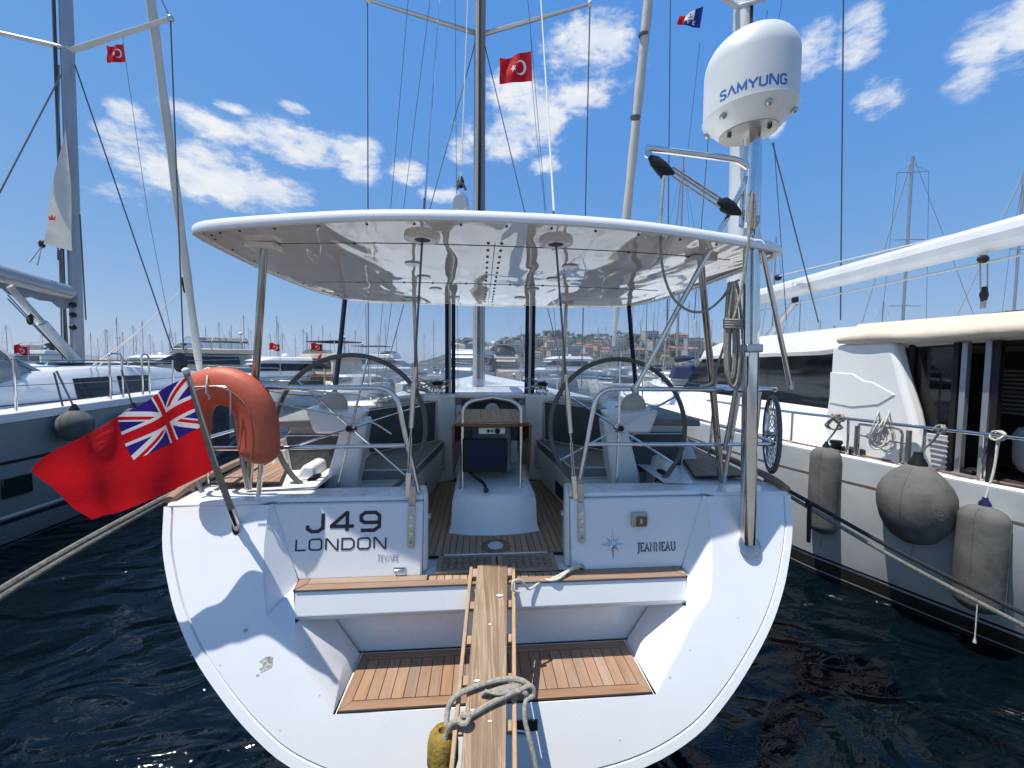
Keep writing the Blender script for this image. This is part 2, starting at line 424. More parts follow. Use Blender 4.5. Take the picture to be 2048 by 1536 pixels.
# scratched clear vinyl
def vinyl():
    m, nt, bs = new_mat('clear_vinyl')
    nt.nodes.remove(bs)
    out = [n for n in nt.nodes if n.type == 'OUTPUT_MATERIAL'][0]
    tr = nt.nodes.new('ShaderNodeBsdfTransparent'); tr.inputs[0].default_value = (0.93, 0.95, 0.97, 1)
    df = nt.nodes.new('ShaderNodeBsdfTranslucent'); df.inputs[0].default_value = (0.80, 0.83, 0.86, 1)
    d2 = nt.nodes.new('ShaderNodeBsdfDiffuse'); d2.inputs[0].default_value = (0.75, 0.78, 0.80, 1)
    gl = nt.nodes.new('ShaderNodeBsdfGlossy'); gl.inputs['Roughness'].default_value = 0.05
    v = texco(nt, 'Object', (5, 5, 0.9)); n = noise(nt, v, 2.2, 6, 0.6, 0.8)
    v2 = texco(nt, 'Object', (1.2, 1.2, 3.2)); n2 = noise(nt, v2, 2.0, 4, 0.6, 0.5)
    sp = nt.nodes.new('ShaderNodeSeparateXYZ'); tcn = nt.nodes.new('ShaderNodeTexCoord'); nt.links.new(tcn.outputs['Object'], sp.inputs[0])
    z = N(nt, sp.outputs[2])
    low = 1.0 - z.smooth(2.3, 2.75)
    fac = n.smooth(0.5, 0.8) * 0.22 + n2.smooth(0.46, 0.72) * (low * 0.5 + 0.05) + 0.07 + low * 0.12
    mx0 = nt.nodes.new('ShaderNodeMixShader'); mx0.inputs[0].default_value = 0.5
    nt.links.new(df.outputs[0], mx0.inputs[1]); nt.links.new(d2.outputs[0], mx0.inputs[2])
    mx = nt.nodes.new('ShaderNodeMixShader'); nt.links.new(fac.v, mx.inputs[0])
    nt.links.new(tr.outputs[0], mx.inputs[1]); nt.links.new(mx0.outputs[0], mx.inputs[2])
    fr = nt.nodes.new('ShaderNodeFresnel'); fr.inputs[0].default_value = 1.35
    mx2 = nt.nodes.new('ShaderNodeMixShader'); nt.links.new(fr.outputs[0], mx2.inputs[0])
    nt.links.new(mx.outputs[0], mx2.inputs[1]); nt.links.new(gl.outputs[0], mx2.inputs[2])
    nt.links.new(mx2.outputs[0], out.inputs[0])
    return m
M['vinyl'] = vinyl()

def tint_glass(name, c, opac):
    m, nt, bs = new_mat(name); nt.nodes.remove(bs)
    out = [n for n in nt.nodes if n.type == 'OUTPUT_MATERIAL'][0]
    tr = nt.nodes.new('ShaderNodeBsdfTransparent'); tr.inputs[0].default_value = (*c, 1)
    gl = nt.nodes.new('ShaderNodeBsdfGlossy'); gl.inputs['Roughness'].default_value = 0.02
    fr = nt.nodes.new('ShaderNodeFresnel'); fr.inputs[0].default_value = 1.5
    mx = nt.nodes.new('ShaderNodeMixShader'); nt.links.new(fr.outputs[0], mx.inputs[0])
    nt.links.new(tr.outputs[0], mx.inputs[1]); nt.links.new(gl.outputs[0], mx.inputs[2]); nt.links.new(mx.outputs[0], out.inputs[0])
    return m
M['tint'] = tint_glass('tinted_glass', (0.25, 0.28, 0.30), 0.5)
M['clear'] = tint_glass('clear_pane', (0.75, 0.8, 0.83), 0.5)

# water
def water():
    m, nt, bs = new_mat('harbour_water')
    bs.inputs['Base Color'].default_value = (0.0011, 0.0040, 0.0066, 1)
    bs.inputs['Roughness'].default_value = 0.03; bs.inputs['IOR'].default_value = 1.333
    v = texco(nt, 'Object', (1, 1, 1))
    a = noise(nt, texco(nt, 'Object', (0.75, 1.25, 1), rot=(0, 0, 0.35)), 1.5, 2, 0.4, 1.2)
    b = noise(nt, texco(nt, 'Object', (0.8, 1.3, 1), rot=(0, 0, -0.5)), 6.5, 3, 0.55, 0.9)
    c = noise(nt, v, 0.55, 2)
    bump(nt, a * 1.0 + b * 0.07 + c * 0.8, 1.0, 0.22, bs)
    return m
M['water'] = water()

# flags -----------------------------------------------------------
def cloth_out(nt, bs, col):
    nt.links.new(col, bs.inputs['Base Color']); bs.inputs['Roughness'].default_value = 0.75
    bs.inputs['Specular IOR Level'].default_value = 0.25
    out = [n for n in nt.nodes if n.type == 'OUTPUT_MATERIAL'][0]
    tl = nt.nodes.new('ShaderNodeBsdfTranslucent'); nt.links.new(col, tl.inputs[0])
    mx = nt.nodes.new('ShaderNodeMixShader'); mx.inputs[0].default_value = 0.4
    nt.links.new(bs.outputs[0], mx.inputs[1]); nt.links.new(tl.outputs[0], mx.inputs[2]); nt.links.new(mx.outputs[0], out.inputs[0])

def uvn(nt):
    t = nt.nodes.new('ShaderNodeUVMap'); s = nt.nodes.new('ShaderNodeSeparateXYZ'); nt.links.new(t.outputs[0], s.inputs[0])
    return N(nt, s.outputs[0]), N(nt, s.outputs[1])

def ensign_mat():
    m, nt, bs = new_mat('red_ensign_cloth')
    u, v = uvn(nt)
    red = (0.66, 0.010, 0.018); white = (0.82, 0.82, 0.82); blue = (0.035, 0.022, 0.22)
    # canton 60 x 30 units
    x = u * 2.0 * 60.0 - 30.0; y = (v - 0.5) * 2.0 * 30.0 - 15.0
    ax, ay = x.ab(), y.ab()
    d1 = (y * 2.0 - x) * (1 / math.sqrt(5.0)); d2 = (y * 2.0 + x) * (1 / math.sqrt(5.0))
    wdiag = d1.ab().lt(3.0).mx(d2.ab().lt(3.0))
    sgn = x.gt(0.0) * 2.0 - 1.0
    s1 = d1 * sgn; s2 = d2 * sgn          # offset (pinwheel) red diagonals
    r1 = s1.gt(-2.0) * s1.lt(0.0); r2 = s2.gt(-2.0) * s2.lt(0.0)
    rdiag = r1.mx(r2)
    wcross = ax.lt(5.0).mx(ay.lt(5.0)); rcross = ax.lt(3.0).mx(ay.lt(3.0))
    c = mixc(nt, wdiag, blue, white); c = mixc(nt, rdiag, c, red)
    c = mixc(nt, wcross, c, white); c = mixc(nt, rcross, c, red)
    inc = u.lt(0.5) * v.gt(0.5)
    c = mixc(nt, inc, red, c)
    c = mixc(nt, u.lt(0.012), c, white)
    cloth_out(nt, bs, c)
    bump(nt, noise(nt, texco(nt, 'UV', (5, 9, 1), rot=(0, 0, 0.5)), 1.6, 6, 0.6, 0.7), 0.9, 0.03, bs)
    return m
M['ensign'] = ensign_mat()

def crescent_mat():
    m, nt, bs = new_mat('crescent_flag_cloth')
    u, v = uvn(nt)
    x = u * 1.5 - 0.5; y = v - 0.5
    def disc(cx, cy, r): return ((x - cx) * (x - cx) + (y - cy) * (y - cy)).lt(r * r)
    cres = disc(0.0, 0.0, 0.25) * (1.0 - disc(0.0625, 0.0, 0.2))
    star = None
    # star: two-of-five half planes
    cnt = None
    for k in range(5):
        a = math.pi + k * 2 * math.pi / 5 + math.pi / 5
        h = ((x - 0.33) * math.cos(a) + (y) * math.sin(a)).lt(0.05)
        cnt = h if cnt is None else cnt + h
    star = cnt.gt(3.5) * disc(0.33, 0.0, 0.14)
    c = mixc(nt, cres.mx(star), (0.58, 0.010, 0.018), (0.8, 0.8, 0.8))
    cloth_out(nt, bs, c); return m
M['crescent'] = crescent_mat()

def club_mat():
    m, nt, bs = new_mat('yacht_club_flag_cloth')
    u, v = uvn(nt)
    blue = (0.012, 0.03, 0.22); white = (0.75, 0.75, 0.75); red = (0.55, 0.015, 0.02)
    inw = u.gt(0.33) * u.lt(0.72) * v.gt(0.38)
    c = mixc(nt, u.gt(0.72), blue, red)
    c = mixc(nt, inw, c, white)
    # anchor
    x = u - 0.52; y = v - 0.70
    shank = x.ab().lt(0.018) * y.ab().lt(0.2); stock = (y - 0.12).ab().lt(0.03) * x.ab().lt(0.07)
    rr = x * x * 4.0 + (y + 0.02) * (y + 0.02)
    fl = rr.lt(0.2 * 0.2) * rr.gt(0.14 * 0.14) * y.lt(-0.05)
    c = mixc(nt, shank.mx(stock).mx(fl), c, (0.01, 0.012, 0.05))
    # letters Y and K on the lower band
    def bar_(ax, ay, bx, by, t=0.02):
        px_, py_ = u - ax, v - ay; ex, ey = bx - ax, by - ay; L2 = ex * ex + ey * ey
        tt = ((px_ * ex + py_ * ey) / L2).mx(0.0).mn(1.0)
        qx, qy = px_ - tt * ex, py_ - tt * ey
        return (qx * qx + qy * qy * 0.5).lt(t * t)
    L = [(0.56, 0.14, 0.56, 0.22), (0.56, 0.22, 0.50, 0.32), (0.56, 0.22, 0.62, 0.32), (0.34, 0.14, 0.34, 0.32), (0.34, 0.23, 0.26, 0.32), (0.34, 0.23, 0.26, 0.14)]
    g = None
    for q in L:
        b_ = bar_(*q); g = b_ if g is None else g.mx(b_)
    c = mixc(nt, g, c, white)
    cloth_out(nt, bs, c); return m
M['club'] = club_mat()

# ---------------------------------------------------------------- stroke lettering, flat print on a surface
GL = {
 'J': (0.72, [[(0.62, 1), (0.62, .18), (0.44, 0), (0.2, 0), (0.04, .16), (0.04, .34)]]),
 '4': (0.86, [[(0.60, 0), (0.60, 1), (0.56, 1), (0.0, .30), (0.0, .26), (0.86, .26)]]),
 '9': (0.80, [[(0.04, 0), (0.56, 0), (0.76, .2), (0.76, .82), (0.6, 1), (0.2, 1), (0.04, .84), (0.04, .58), (0.18, .44), (0.76, .44)]]),
 'L': (0.66, [[(0.05, 1), (0.05, 0), (0.66, 0)]]),
 'O': (0.86, [[(0.18, 0), (0.68, 0), (0.81, .16), (0.81, .84), (0.68, 1), (0.18, 1), (0.05, .84), (0.05, .16), 'c']]),
 'N': (0.86, [[(0.06, 0), (0.06, 1), (0.14, 1), (0.72, 0), (0.80, 0), (0.80, 1)]]),
 'D': (0.84, [[(0.05, 0), (0.60, 0), (0.79, .22), (0.79, .78), (0.60, 1), (0.05, 1), 'c']]),
 'S': (0.66, [[(0.60, .80), (0.5, .97), (0.18, .97), (0.06, .82), (0.06, .66), (0.18, .54), (0.48, .46), (0.60, .34), (0.60, .18), (0.48, .03), (0.16, .03), (0.04, .2)]]),
 'A': (0.74, [[(0.0, 0), (0.37, 1), (0.74, 0)]]),
 'M': (0.84, [[(0.06, 0), (0.06, 1), (0.42, .22), (0.78, 1), (0.78, 0)]]),
 'Y': (0.74, [[(0.0, 1), (0.37, .45), (0.74, 1)], [(0.37, .5), (0.37, 0)]]),
 'U': (0.72, [[(0.06, 1), (0.06, .2), (0.2, .03), (0.52, .03), (0.66, .2), (0.66, 1)]]),
 'G': (0.74, [[(0.66, .78), (0.54, .97), (0.2, .97), (0.06, .8), (0.06, .2), (0.2, .03), (0.54, .03), (0.67, .2), (0.67, .47), (0.42, .47)]]),
 'T': (0.6, [[(0.0, 1), (0.6, 1)], [(0.3, 1), (0.22, 0)]]),
 'E': (0.5, [[(0.5, 1), (0.1, .95), (0.02, .05), (0.45, 0)], [(0.07, .5), (0.38, .52)]]),
 'V': (0.6, [[(0.0, .9), (0.25, 0), (0.6, 1)]]),
 'R': (0.6, [[(0.05, 0), (0.1, 1), (0.5, .9), (0.45, .55), (0.1, .5), (0.55, .02)]]),
}
def serif(w_, strokes): return (w_, strokes)
SER = {
 'J': (0.42, [[(0.27, 1), (0.27, 0), (0.16, -.22), (0.02, -.25)], [(0.1, .985), (0.44, .985)]]),
 'E': (0.60, [[(0.13, 1), (0.13, 0)], [(0.02, .985), (0.54, .985), (0.54, .82)], [(0.02, .015), (0.58, .015), (0.58, .2)], [(0.13, .52), (0.42, .52)]]),
 'A': (0.80, [[(0.08, 0), (0.38, 1), (0.70, 0)], [(0.2, .33), (0.58, .33)], [(0.0, .015), (0.2, .015)], [(0.56, .015), (0.82, .015)]]),
 'N': (0.84, [[(0.12, 0), (0.12, 1), (0.70, 0), (0.70, 1)], [(0.0, .015), (0.24, .015)], [(0.0, .985), (0.14, .985)], [(0.58, .985), (0.82, .985)]]),
 'U': (0.80, [[(0.12, 1), (0.12, .2), (0.3, .0), (0.52, .0), (0.68, .2), (0.68, 1)], [(0.0, .985), (0.26, .985)], [(0.56, .985), (0.8, .985)]]),
}
def ribbon(mb, pts, t, fn):
    closed = pts[-1] == 'c'
    if closed: pts = pts[:-1]
    P = [Vector((a, b)) for a, b in pts]; k = len(P); L = []; Rr = []
    for i in range(k):
        a = P[(i - 1) % k] if (closed or i) else None
        b = P[(i + 1) % k] if (closed or i < k - 1) else None
        d0 = (P[i] - a).normalized() if a is not None else (b - P[i]).normalized()
        d1 = (b - P[i]).normalized() if b is not None else d0
        n0 = Vector((-d0.y, d0.x)); n1 = Vector((-d1.y, d1.x)); n_ = (n0 + n1)
        n_ = n_.normalized() if n_.length > 1e-5 else n0
        s_ = min(1.8, 1 / max(.3, n_.dot(n1)))
        L.append(P[i] + n_ * t * .5 * s_); Rr.append(P[i] - n_ * t * .5 * s_)
    vs = [fn(*p) for p in L] + [fn(*p) for p in Rr]
    fs = [(i, (i + 1) % k, k + (i + 1) % k, k + i) for i in range(k if closed else k - 1)]
    mb.add(vs, fs)
def letters(mb, text, fn, h, gap, t, font=GL, wide=1.0, first=0.0, subdiv=False):
    x = first
    for ch in text:
        if ch == ' ': x += h * .5; continue
        w_, st = font[ch]
        for s_ in st:
            cl = s_[-1] == 'c'; pp = s_[:-1] if cl else s_
            q = [(x + a * h * wide, b * h) for a, b in pp]
            if subdiv:
                q2 = []
                for i in range(len(q) - 1):
                    for j in range(3): q2.append((q[i][0] + (q[i + 1][0] - q[i][0]) * j / 3, q[i][1] + (q[i + 1][1] - q[i][1]) * j / 3))
                q = q2 + [q[-1]]
            ribbon(mb, q + (['c'] if cl else []), t, fn)
        x += w_ * h * wide + gap
    return x
def text_width(text, h, gap, font=GL, wide=1.0):
    return sum(font[c][0] * h * wide + gap for c in text) - gap
# ---------------------------------------------------------------- setting: water, quay
wm = MB().add([(-7000, -60, 0), (7000, -60, 0), (7000, 7000, 0), (-7000, 7000, 0)], [(0, 1, 2, 3)])
tag(wm.build('water', M['water']), 'dark blue green rippled harbour water between the moored yachts', None, kind='structure')
q = MB().box((0, -4.6, 0.0), (60, 11.0, 1.44))
tag(q.build('quay', M['concrete'], bevel=0.03), 'concrete quay the gangway rests on', None, kind='structure')

# ---------------------------------------------------------------- the yacht's own frame (slightly turned to port)
PIV = Vector((0, 2.4, 0)); YRZ = R(0.4)
RZ = Matrix.Rotation(YRZ, 3, 'Z'); RZI = RZ.transposed()
YREG = []; OFF = Vector((.03, 0, 0))
def reg(o): YREG.append(o); return o
def aty(px, py, X=None, Y=None, Z=None):
    c = PIV + RZI @ (CAM - OFF - PIV); r = RZI @ ray(px, py)
    if X is not None: t = (X - c.x) / r.x
    elif Y is not None: t = (Y - c.y) / r.y
    else: t = (Z - c.z) / r.z
    return c + r * t
def ything(*a, **k): return reg(thing(*a, **k))

SS = (-1, 1)
yacht = ything('sailing_yacht', 'white sailing yacht moored in the centre with twin steering wheels and a fixed hardtop', 'yacht', (0, 2.4, 0))
def Yt(z): return 2.42 - .433 * (1.62 - z)

# hull shell ---------------------------------------------------------------
OUT = [(2.0, 1.63), (1.945, 1.42), (1.85, 1.22), (1.765, 1.08), (1.64, .92), (1.47, .755), (1.28, .60), (1.07, .47), (.78, .37), (.42, .315), (0, .30)]
NS = 4
OUT = [(max(p.x, 0), p.y) for p in cr([(x, z, 0) for x, z in OUT], NS)]
def full(half): return [(-x, z) for x, z in half] + [(x, z) for x, z in reversed(half[:-1])]
def hull_loft(stations, half, transom=None, lowest=-0.35):
    """stations: (y, x scale, sheer z, keel z)"""
    rs = []
    z1, z0 = half[0][1], half[-1][1]
    for i, (y, s_, zs, zk) in enumerate(stations):
        ring = []
        for x, z in full(half):
            t = (z - z0) / (z1 - z0); zz = zk + (zs - zk) * t
            yy = transom(zz) if (transom and i == 0) else y
            ring.append(Vector((x * s_, yy, zz)))
        rs.append(ring)
    return rs
st = [(2.4, 1, 1.63, .30), (4.5, 1.085, 1.67, -.1), (7.5, 1.13, 1.72, -.3), (10.5, 1.03, 1.80, -.3), (13.5, .68, 1.9, -.1), (16, .26, 2.0, .1), (17.2, .02, 2.05, .4)]
hb = MB(); rs = hull_loft(st, OUT, Yt)
n = len(rs[0]); vs = [p for r in rs for p in r]
hb.add(vs, [(i * n + k, i * n + k + 1, (i + 1) * n + k + 1, (i + 1) * n + k) for i in range(len(rs) - 1) for k in range(n - 1)])
hull = hb.build('hull', M['gel'], yacht, smooth=50)

# transom: flange, groove, sloping panel, side wings -------------------------
INN = [(1.40, 1.63), (1.385, 1.42), (1.345, 1.22), (1.30, 1.08), (1.165, .975), (1.06, .85), (.965, .75), (.88, .655), (.62, .652), (.30, .650), (0, .650)]
INNK = INN
INN = [tuple(Vector(INNK[i]).lerp(Vector(INNK[i + 1]), j / NS)) for i in range(len(INNK) - 1) for j in range(NS)] + [INNK[-1]]
def ins(d, dy):
    o = []
    for i, (x, z) in enumerate(OUT):
        a = Vector(OUT[max(i - 1, 0)]); b = Vector(OUT[min(i + 1, len(OUT) - 1)]); t = (b - a).normalized(); nn = Vector((-t.y, t.x))
        if nn.x > 0 or (nn.x == 0 and nn.y < 0): nn = -nn
        if i == len(OUT) - 1: nn = Vector((0, 1))
        p = Vector((x, z)) + nn * d
        if i == 0: p.y = z
        o.append((max(p.x, 0), p.y, dy))
    return o
tm = MB()
for s_ in SS:
    bands = [[(x, z, 0) for x, z in OUT], ins(.042, 0.0), ins(.044, .016), ins(.052, .016), ins(.0545, .0), [(x, z, 0.0) for x, z in INN]]
    for a, b in zip(bands[:-1], bands[1:]):
        for i in range(len(OUT) - 1):
            if a is bands[4] and i >= 8:      # no opening here, the ladder recess is a dark panel
                pass
            qd = [a[i], a[i + 1], b[i + 1], b[i]]
            tm.add([(s_ * x, Yt(z) + dy, z) for x, z, dy in qd], [(0, 1, 2, 3)])
    # wings between the sloping panel and the recess
    I = [Vector((s_ * x, Yt(z), z)) for x, z in INNK]
    W0 = Vector((s_ * 1.39, 2.45, 1.63)); W1 = Vector((s_ * 1.215, 2.38, 1.17)); S0 = Vector((s_ * 1.19, 2.265, 1.172)); S1 = Vector((s_ * 1.17, 2.235, 1.0))
    F = Vector((s_ * .865, 2.42, .655)); B1 = Vector((s_ * 1.10, 2.44, 1.0))
    tm.add([I[0], W0, W1, I[3], I[2], I[1]], [(0, 1, 2, 3, 4, 5)])
    tm.add([I[3], W1, S0, S1, I[4]], [(0, 1, 2, 3, 4)])
    # lower wing: bevelled facet down to the bathing step
    G = Vector((s_ * .905, 2.25, .76))
    tm.add([I[4], S1, B1, F, G, I[7], I[6], I[5]], [(0, 1, 2, 4), (2, 3, 4), (0, 4, 7), (7, 4, 6), (6, 4, 5), (4, 3, 5)])
transom = tm.build('transom', M['gel'], yacht, smooth=28)

# dark panel drawn for the shade in the ladder recess under the bathing step
lr = MB().box((.03, 1.957, .545), (.34, .012, .10)); lr.build('ladder_recess_shade', M['caulk'], yacht, bevel=.004)
lr = MB().tube([(-.09, 1.955, .52), (-.03, 1.945, .545), (.03, 1.943, .55), (.10, 1.945, .545), (.16, 1.955, .52)], .012, 8); lr.build('ladder_handle', M['steel'], yacht)

# upper step: white body with a leaning front, riser below it
us = MB()
def sect(x0, x1, pts): us.prism([(x0, y, z) for y, z in pts], (x1 - x0, 0, 0))
sect(-1.2, 1.2, [(2.272, 1.166), (2.238, 1.035), (2.262, 1.0), (2.44, .985), (2.44, .655), (2.50, .655), (2.50, 1.166)])
us.build('step_riser', M['gel'], yacht, bevel=.008)
b = MB().box((0, 2.22, .63), (1.74, .44, .04)); b.build('step_base', M['gel_in'], yacht)
# lower teak: black bedding, border boards, planks
def teak_floor(name, poly, z, pitch, gap, border, matp, matb, parent, along='y', front=None):
    """a bedding sheet with one plank mesh object per strip, clipped to the convex outline poly [(x,y)...]"""
    part = MB().prism([(x, y, z - .012) for x, y in poly], (0, 0, .012)).build(name, M['caulk'], parent, smooth=0)
    k = len(poly); P = [Vector(p) for p in poly]
    cx = sum(p.x for p in P) / k; cy = sum(p.y for p in P) / k
    def inset(d):
        L = []
        for i in range(k):
            a, b = P[i], P[(i + 1) % k]; t = (b - a).normalized(); nn = Vector((-t.y, t.x))
            if nn.dot(Vector((cx, cy)) - a) < 0: nn = -nn
            L.append((a + nn * d, t))
        out = []
        for i in range(k):
            (p, t), (q_, u) = L[i - 1], L[i]
            den_ = t.x * u.y - t.y * u.x; s_ = ((q_.x - p.x) * u.y - (q_.y - p.y) * u.x) / den_ if abs(den_) > 1e-6 else 0
            out.append(p + t * s_)
        return out
    o1 = inset(.004)
    if border > 0:
        i1 = inset(border)
        for i in range(k):
            a, b, c, d = o1[i], o1[(i + 1) % k], i1[(i + 1) % k], i1[i]
            t = (b - a).normalized() * .0015
            vs = [a + t, b - t, c - t, d + t]
            hor = abs((b - a).x) > abs((b - a).y)
            MB().prism([(p.x, p.y, z) for p in vs], (0, 0, .006)).build('border_plank', matb if hor else matp, part, smooth=0)
        cl = inset(border + gap)
    else: cl = o1
    def span(x):
        ys = []
        for i in range(k):
            a, b = cl[i], cl[(i + 1) % k]
            if abs(a.x - b.x) < 1e-9: continue
            t = (x - a.x) / (b.x - a.x)
            if -1e-9 <= t <= 1 + 1e-9: ys.append(a.y + (b.y - a.y) * t)
        return (min(ys), max(ys)) if len(ys) > 1 else None
    xs0 = min(p.x for p in cl); xs1 = max(p.x for p in cl); num = max(1, round((xs1 - xs0) / pitch)); pt = (xs1 - xs0) / num
    for i in range(num):
        xa = xs0 + i * pt + (gap / 2 if i else .0005); xb = xs0 + (i + 1) * pt - (gap / 2 if i < num - 1 else .0005)
        pg = [tuple(p) for p in cl]
        for sgn, lim in ((1, xa), (-1, xb)):        # clip the outline to the plank's strip
            np_ = []
            for j in range(len(pg)):
                a, b = pg[j], pg[(j + 1) % len(pg)]; ia = sgn * (a[0] - lim) >= -1e-9; ib = sgn * (b[0] - lim) >= -1e-9
                if ia: np_.append(a)
                if ia != ib:
                    t = (lim - a[0]) / (b[0] - a[0]); np_.append((lim, a[1] + (b[1] - a[1]) * t))
            pg = np_
        if len(pg) < 3: continue
        MB().prism([(x, y, z) for x, y in pg], (0, 0, .006 + random.uniform(0, .0006))).build('plank', matp, part, smooth=0)
    return part
teak_floor('bathing_step_teak', [(-.862, 2.005), (.862, 2.005), (.85, 2.415), (-.85, 2.415)], .66, .066, .0045, .058, M['teak'], M['teak_x'], yacht)
# upper step teak: two border boards with a black seam
ut = MB().prism([(-1.195, 2.268, 1.168), (1.195, 2.268, 1.168), (1.215, 2.39, 1.168), (-1.215, 2.39, 1.168)], (0, 0, .010)).build('upper_step_teak', M['caulk'], yacht, smooth=0)
for s_ in SS:
    MB().prism([(s_ * .01, 2.263, 1.172), (s_ * 1.185, 2.263, 1.172), (s_ * 1.14, 2.318, 1.172), (s_ * .01, 2.318, 1.172)], (0, 0, .011)).build('plank', M['teak_x'], ut, bevel=.003)
    MB().prism([(s_ * .44, 2.322, 1.172), (s_ * 1.14, 2.322, 1.172), (s_ * 1.14, 2.378, 1.172), (s_ * .44, 2.378, 1.172)], (0, 0, .010)).build('plank', M['teak_sole_x'], ut, smooth=0)
    MB().prism([(s_ * 1.19, 2.268, 1.172), (s_ * 1.205, 2.375, 1.172), (s_ * 1.144, 2.375, 1.172), (s_ * 1.144, 2.322, 1.172)], (0, 0, .010)).build('plank', M['teak'], ut, smooth=0)

# transom walls either side of the gate ---------------------------------------
for s_ in SS:
    tw = MB()
    tw.hexa([(s_ * .475, 2.38, 1.17), (s_ * 1.22, 2.38, 1.17), (s_ * 1.22, 2.68, 1.17), (s_ * .50, 2.68, 1.17)],
            [(s_ * .475, 2.45, 1.615), (s_ * 1.41, 2.45, 1.615), (s_ * 1.41, 2.68, 1.615), (s_ * .50, 2.68, 1.615)])
    tw.build('transom_wall', M['gel'], yacht, bevel=.012)
    cp = MB()
    poly = [(s_ * .475, 2.478), (s_ * 1.41, 2.478), (s_ * 1.46, 2.428), (s_ * 1.985, 2.421), (s_ * 2.0, 2.66), (s_ * .50, 2.69)]
    cp.prism([(x, y, 1.617) for x, y in poly], (0, 0, .034)); cp.build('transom_cap', M['gel'], yacht, bevel=.022, seg=4)
    # outer end under the cap, and the bulge beside the gate
    ge = MB().prism([(s_ * .405, 2.47, 1.17), (s_ * .43, 2.42, 1.17), (s_ * .43, 2.47, 1.60), (s_ * .405, 2.50, 1.60)], (0, .0, .0)) if False else MB()
    ge.hexa([(s_ * .445, 2.46, 1.172), (s_ * .474, 2.41, 1.172), (s_ * .54, 2.70, 1.172), (s_ * .48, 2.70, 1.172)], [(s_ * .453, 2.52, 1.655), (s_ * .474, 2.48, 1.655), (s_ * .54, 2.70, 1.655), (s_ * .485, 2.70, 1.655)])
    ge.build('gate_jamb', M['gel'], yacht, bevel=.018, seg=3)
    MB().box((s_ * .455, 2.60, 1.47), (.02, .06, .02)).build('gate_latch', M['steel'], yacht, bevel=.004)
    # teak toe rail on the quarter
    tr = MB(); pts = [(s_ * 1.985, 2.45, 1.66), (s_ * 2.01, 2.62, 1.685), (s_ * 2.045, 2.95, 1.69), (s_ * 2.13, 4.2, 1.70), (s_ * 2.2, 6, 1.72), (s_ * 2.24, 8, 1.76)]
    tr.tube(cr(pts, 5), .032, 8, flat=0.8, up=(0, 0, 1)); tr.build('toe_rail', M['teak'], yacht)
    # chainplate with four bolts
    pl = MB(); xa = s_ * .545
    pl.prism([(xa - .022, 2.372 + .163 * (z - 1.17), z) for z in ()] or [(xa + dx_, 2.378 + .1573 * (z - 1.17) - .004, z) for dx_, z in ((-.022, 1.36), (-.012, 1.345), (.012, 1.345), (.022, 1.36), (.022, 1.6), (-.022, 1.6))], (0, -.006, 0))
    pl.box((xa, 2.452, 1.66), (.044, .012, .12))
    cpn = pl.build('chainplate', M['steel_dull'], yacht, bevel=.002)
    for z in (1.385, 1.435, 1.485, 1.535):
        y = 2.378 + .1573 * (z - 1.17)
        MB().cyl((xa, y - .008, z), (xa, y - .018, z), .011, 12).build('bolt', M['steel'], cpn)

# lettering (flat print 2 mm off the wall)
def wallp(x, z): return Vector((x, 2.378 + .1573 * (z - 1.17) - .0009, z))
def wall_text(text, pxl, pxr, base, top, t, font=GL, gapk=.28, mname='letter', pname='lettering'):
    a = aty(*pxl, Y=2.42); b_ = aty(*pxr, Y=2.42); z0 = aty(pxl[0], base, Y=2.42).z; z1 = aty(pxl[0], top, Y=2.42).z; h = z1 - z0
    nat = text_width(text, h, h * gapk, font); k = (b_.x - a.x) / nat
    mb = MB()
    letters(mb, text, lambda u, v: wallp(a.x + u, z0 + v), h, h * gapk * k, t * h, font, k)
    return mb.build(pname, M[mname], yacht, smooth=0)
wall_text('J49', (612, 1048), (760, 1048), 1064, 1030, .2, gapk=.24)
wall_text('LONDON', (592, 1092), (774, 1092), 1099, 1079, .15, gapk=.16)
wall_text('JEANNEAU', (1272, 1090), (1348, 1090), 1099, 1084, .17, SER, .08, 'letter_grey')
wall_text('TEVARE', (757, 1115), (800, 1115), 1119, 1107, .09, GL, .12, 'letter_faint', 'faded_lettering')
# eight pointed chrome star emblem
c = aty(1226, 1089, Y=2.40); ce = wallp(c.x, c.z); sb = MB(); ring = []
for k in range(16):
    a = math.pi / 2 + k * math.pi / 8
    r_ = (.098 if k % 8 == 0 else .092 if k % 4 == 0 else .064) if k % 2 == 0 else .022
    p = wallp(ce.x + math.cos(a) * r_ * .95, ce.z + math.sin(a) * r_); p.y -= .001; ring.append(p)
top = ce + Vector((0, -.012, 0))
sb.add([top] + ring, [(0, 1 + k, 1 + (k + 1) % 16) for k in range(16)]); sb.build('star_emblem', M['steel'], yacht, smooth=0)
# stern light and hand hold
c = wallp(aty(1278, 1038, Y=2.42).x, aty(1278, 1038, Y=2.42).z)
sl = MB().box(c + Vector((0, -.014, 0)), (.105, .03, .095)).build('stern_light', M['vent'], yacht, bevel=.008)
MB().box(c + Vector((.008, -.034, -.006)), (.074, .02, .068)).build('lens', mat('smoked_lens', (.16, .07, .05), .12, spec=.8), sl, bevel=.01)
MB().box(c + Vector((.0, -.04, .0)), (.012, .016, .03)).build('bulb', M['piping'], sl, bevel=.003)
c = wallp(aty(800, 1136, Y=2.4).x, aty(800, 1136, Y=2.4).z)
MB().tube(fillet([c + Vector((-.03, 0, .0)), c + Vector((-.03, -.012, 0)), c + Vector((.03, -.012, 0)), c + Vector((.03, 0, 0))], .008, 3), .006, 8).box(c, (.075, .006, .026)).build('latch', M['steel'], yacht)

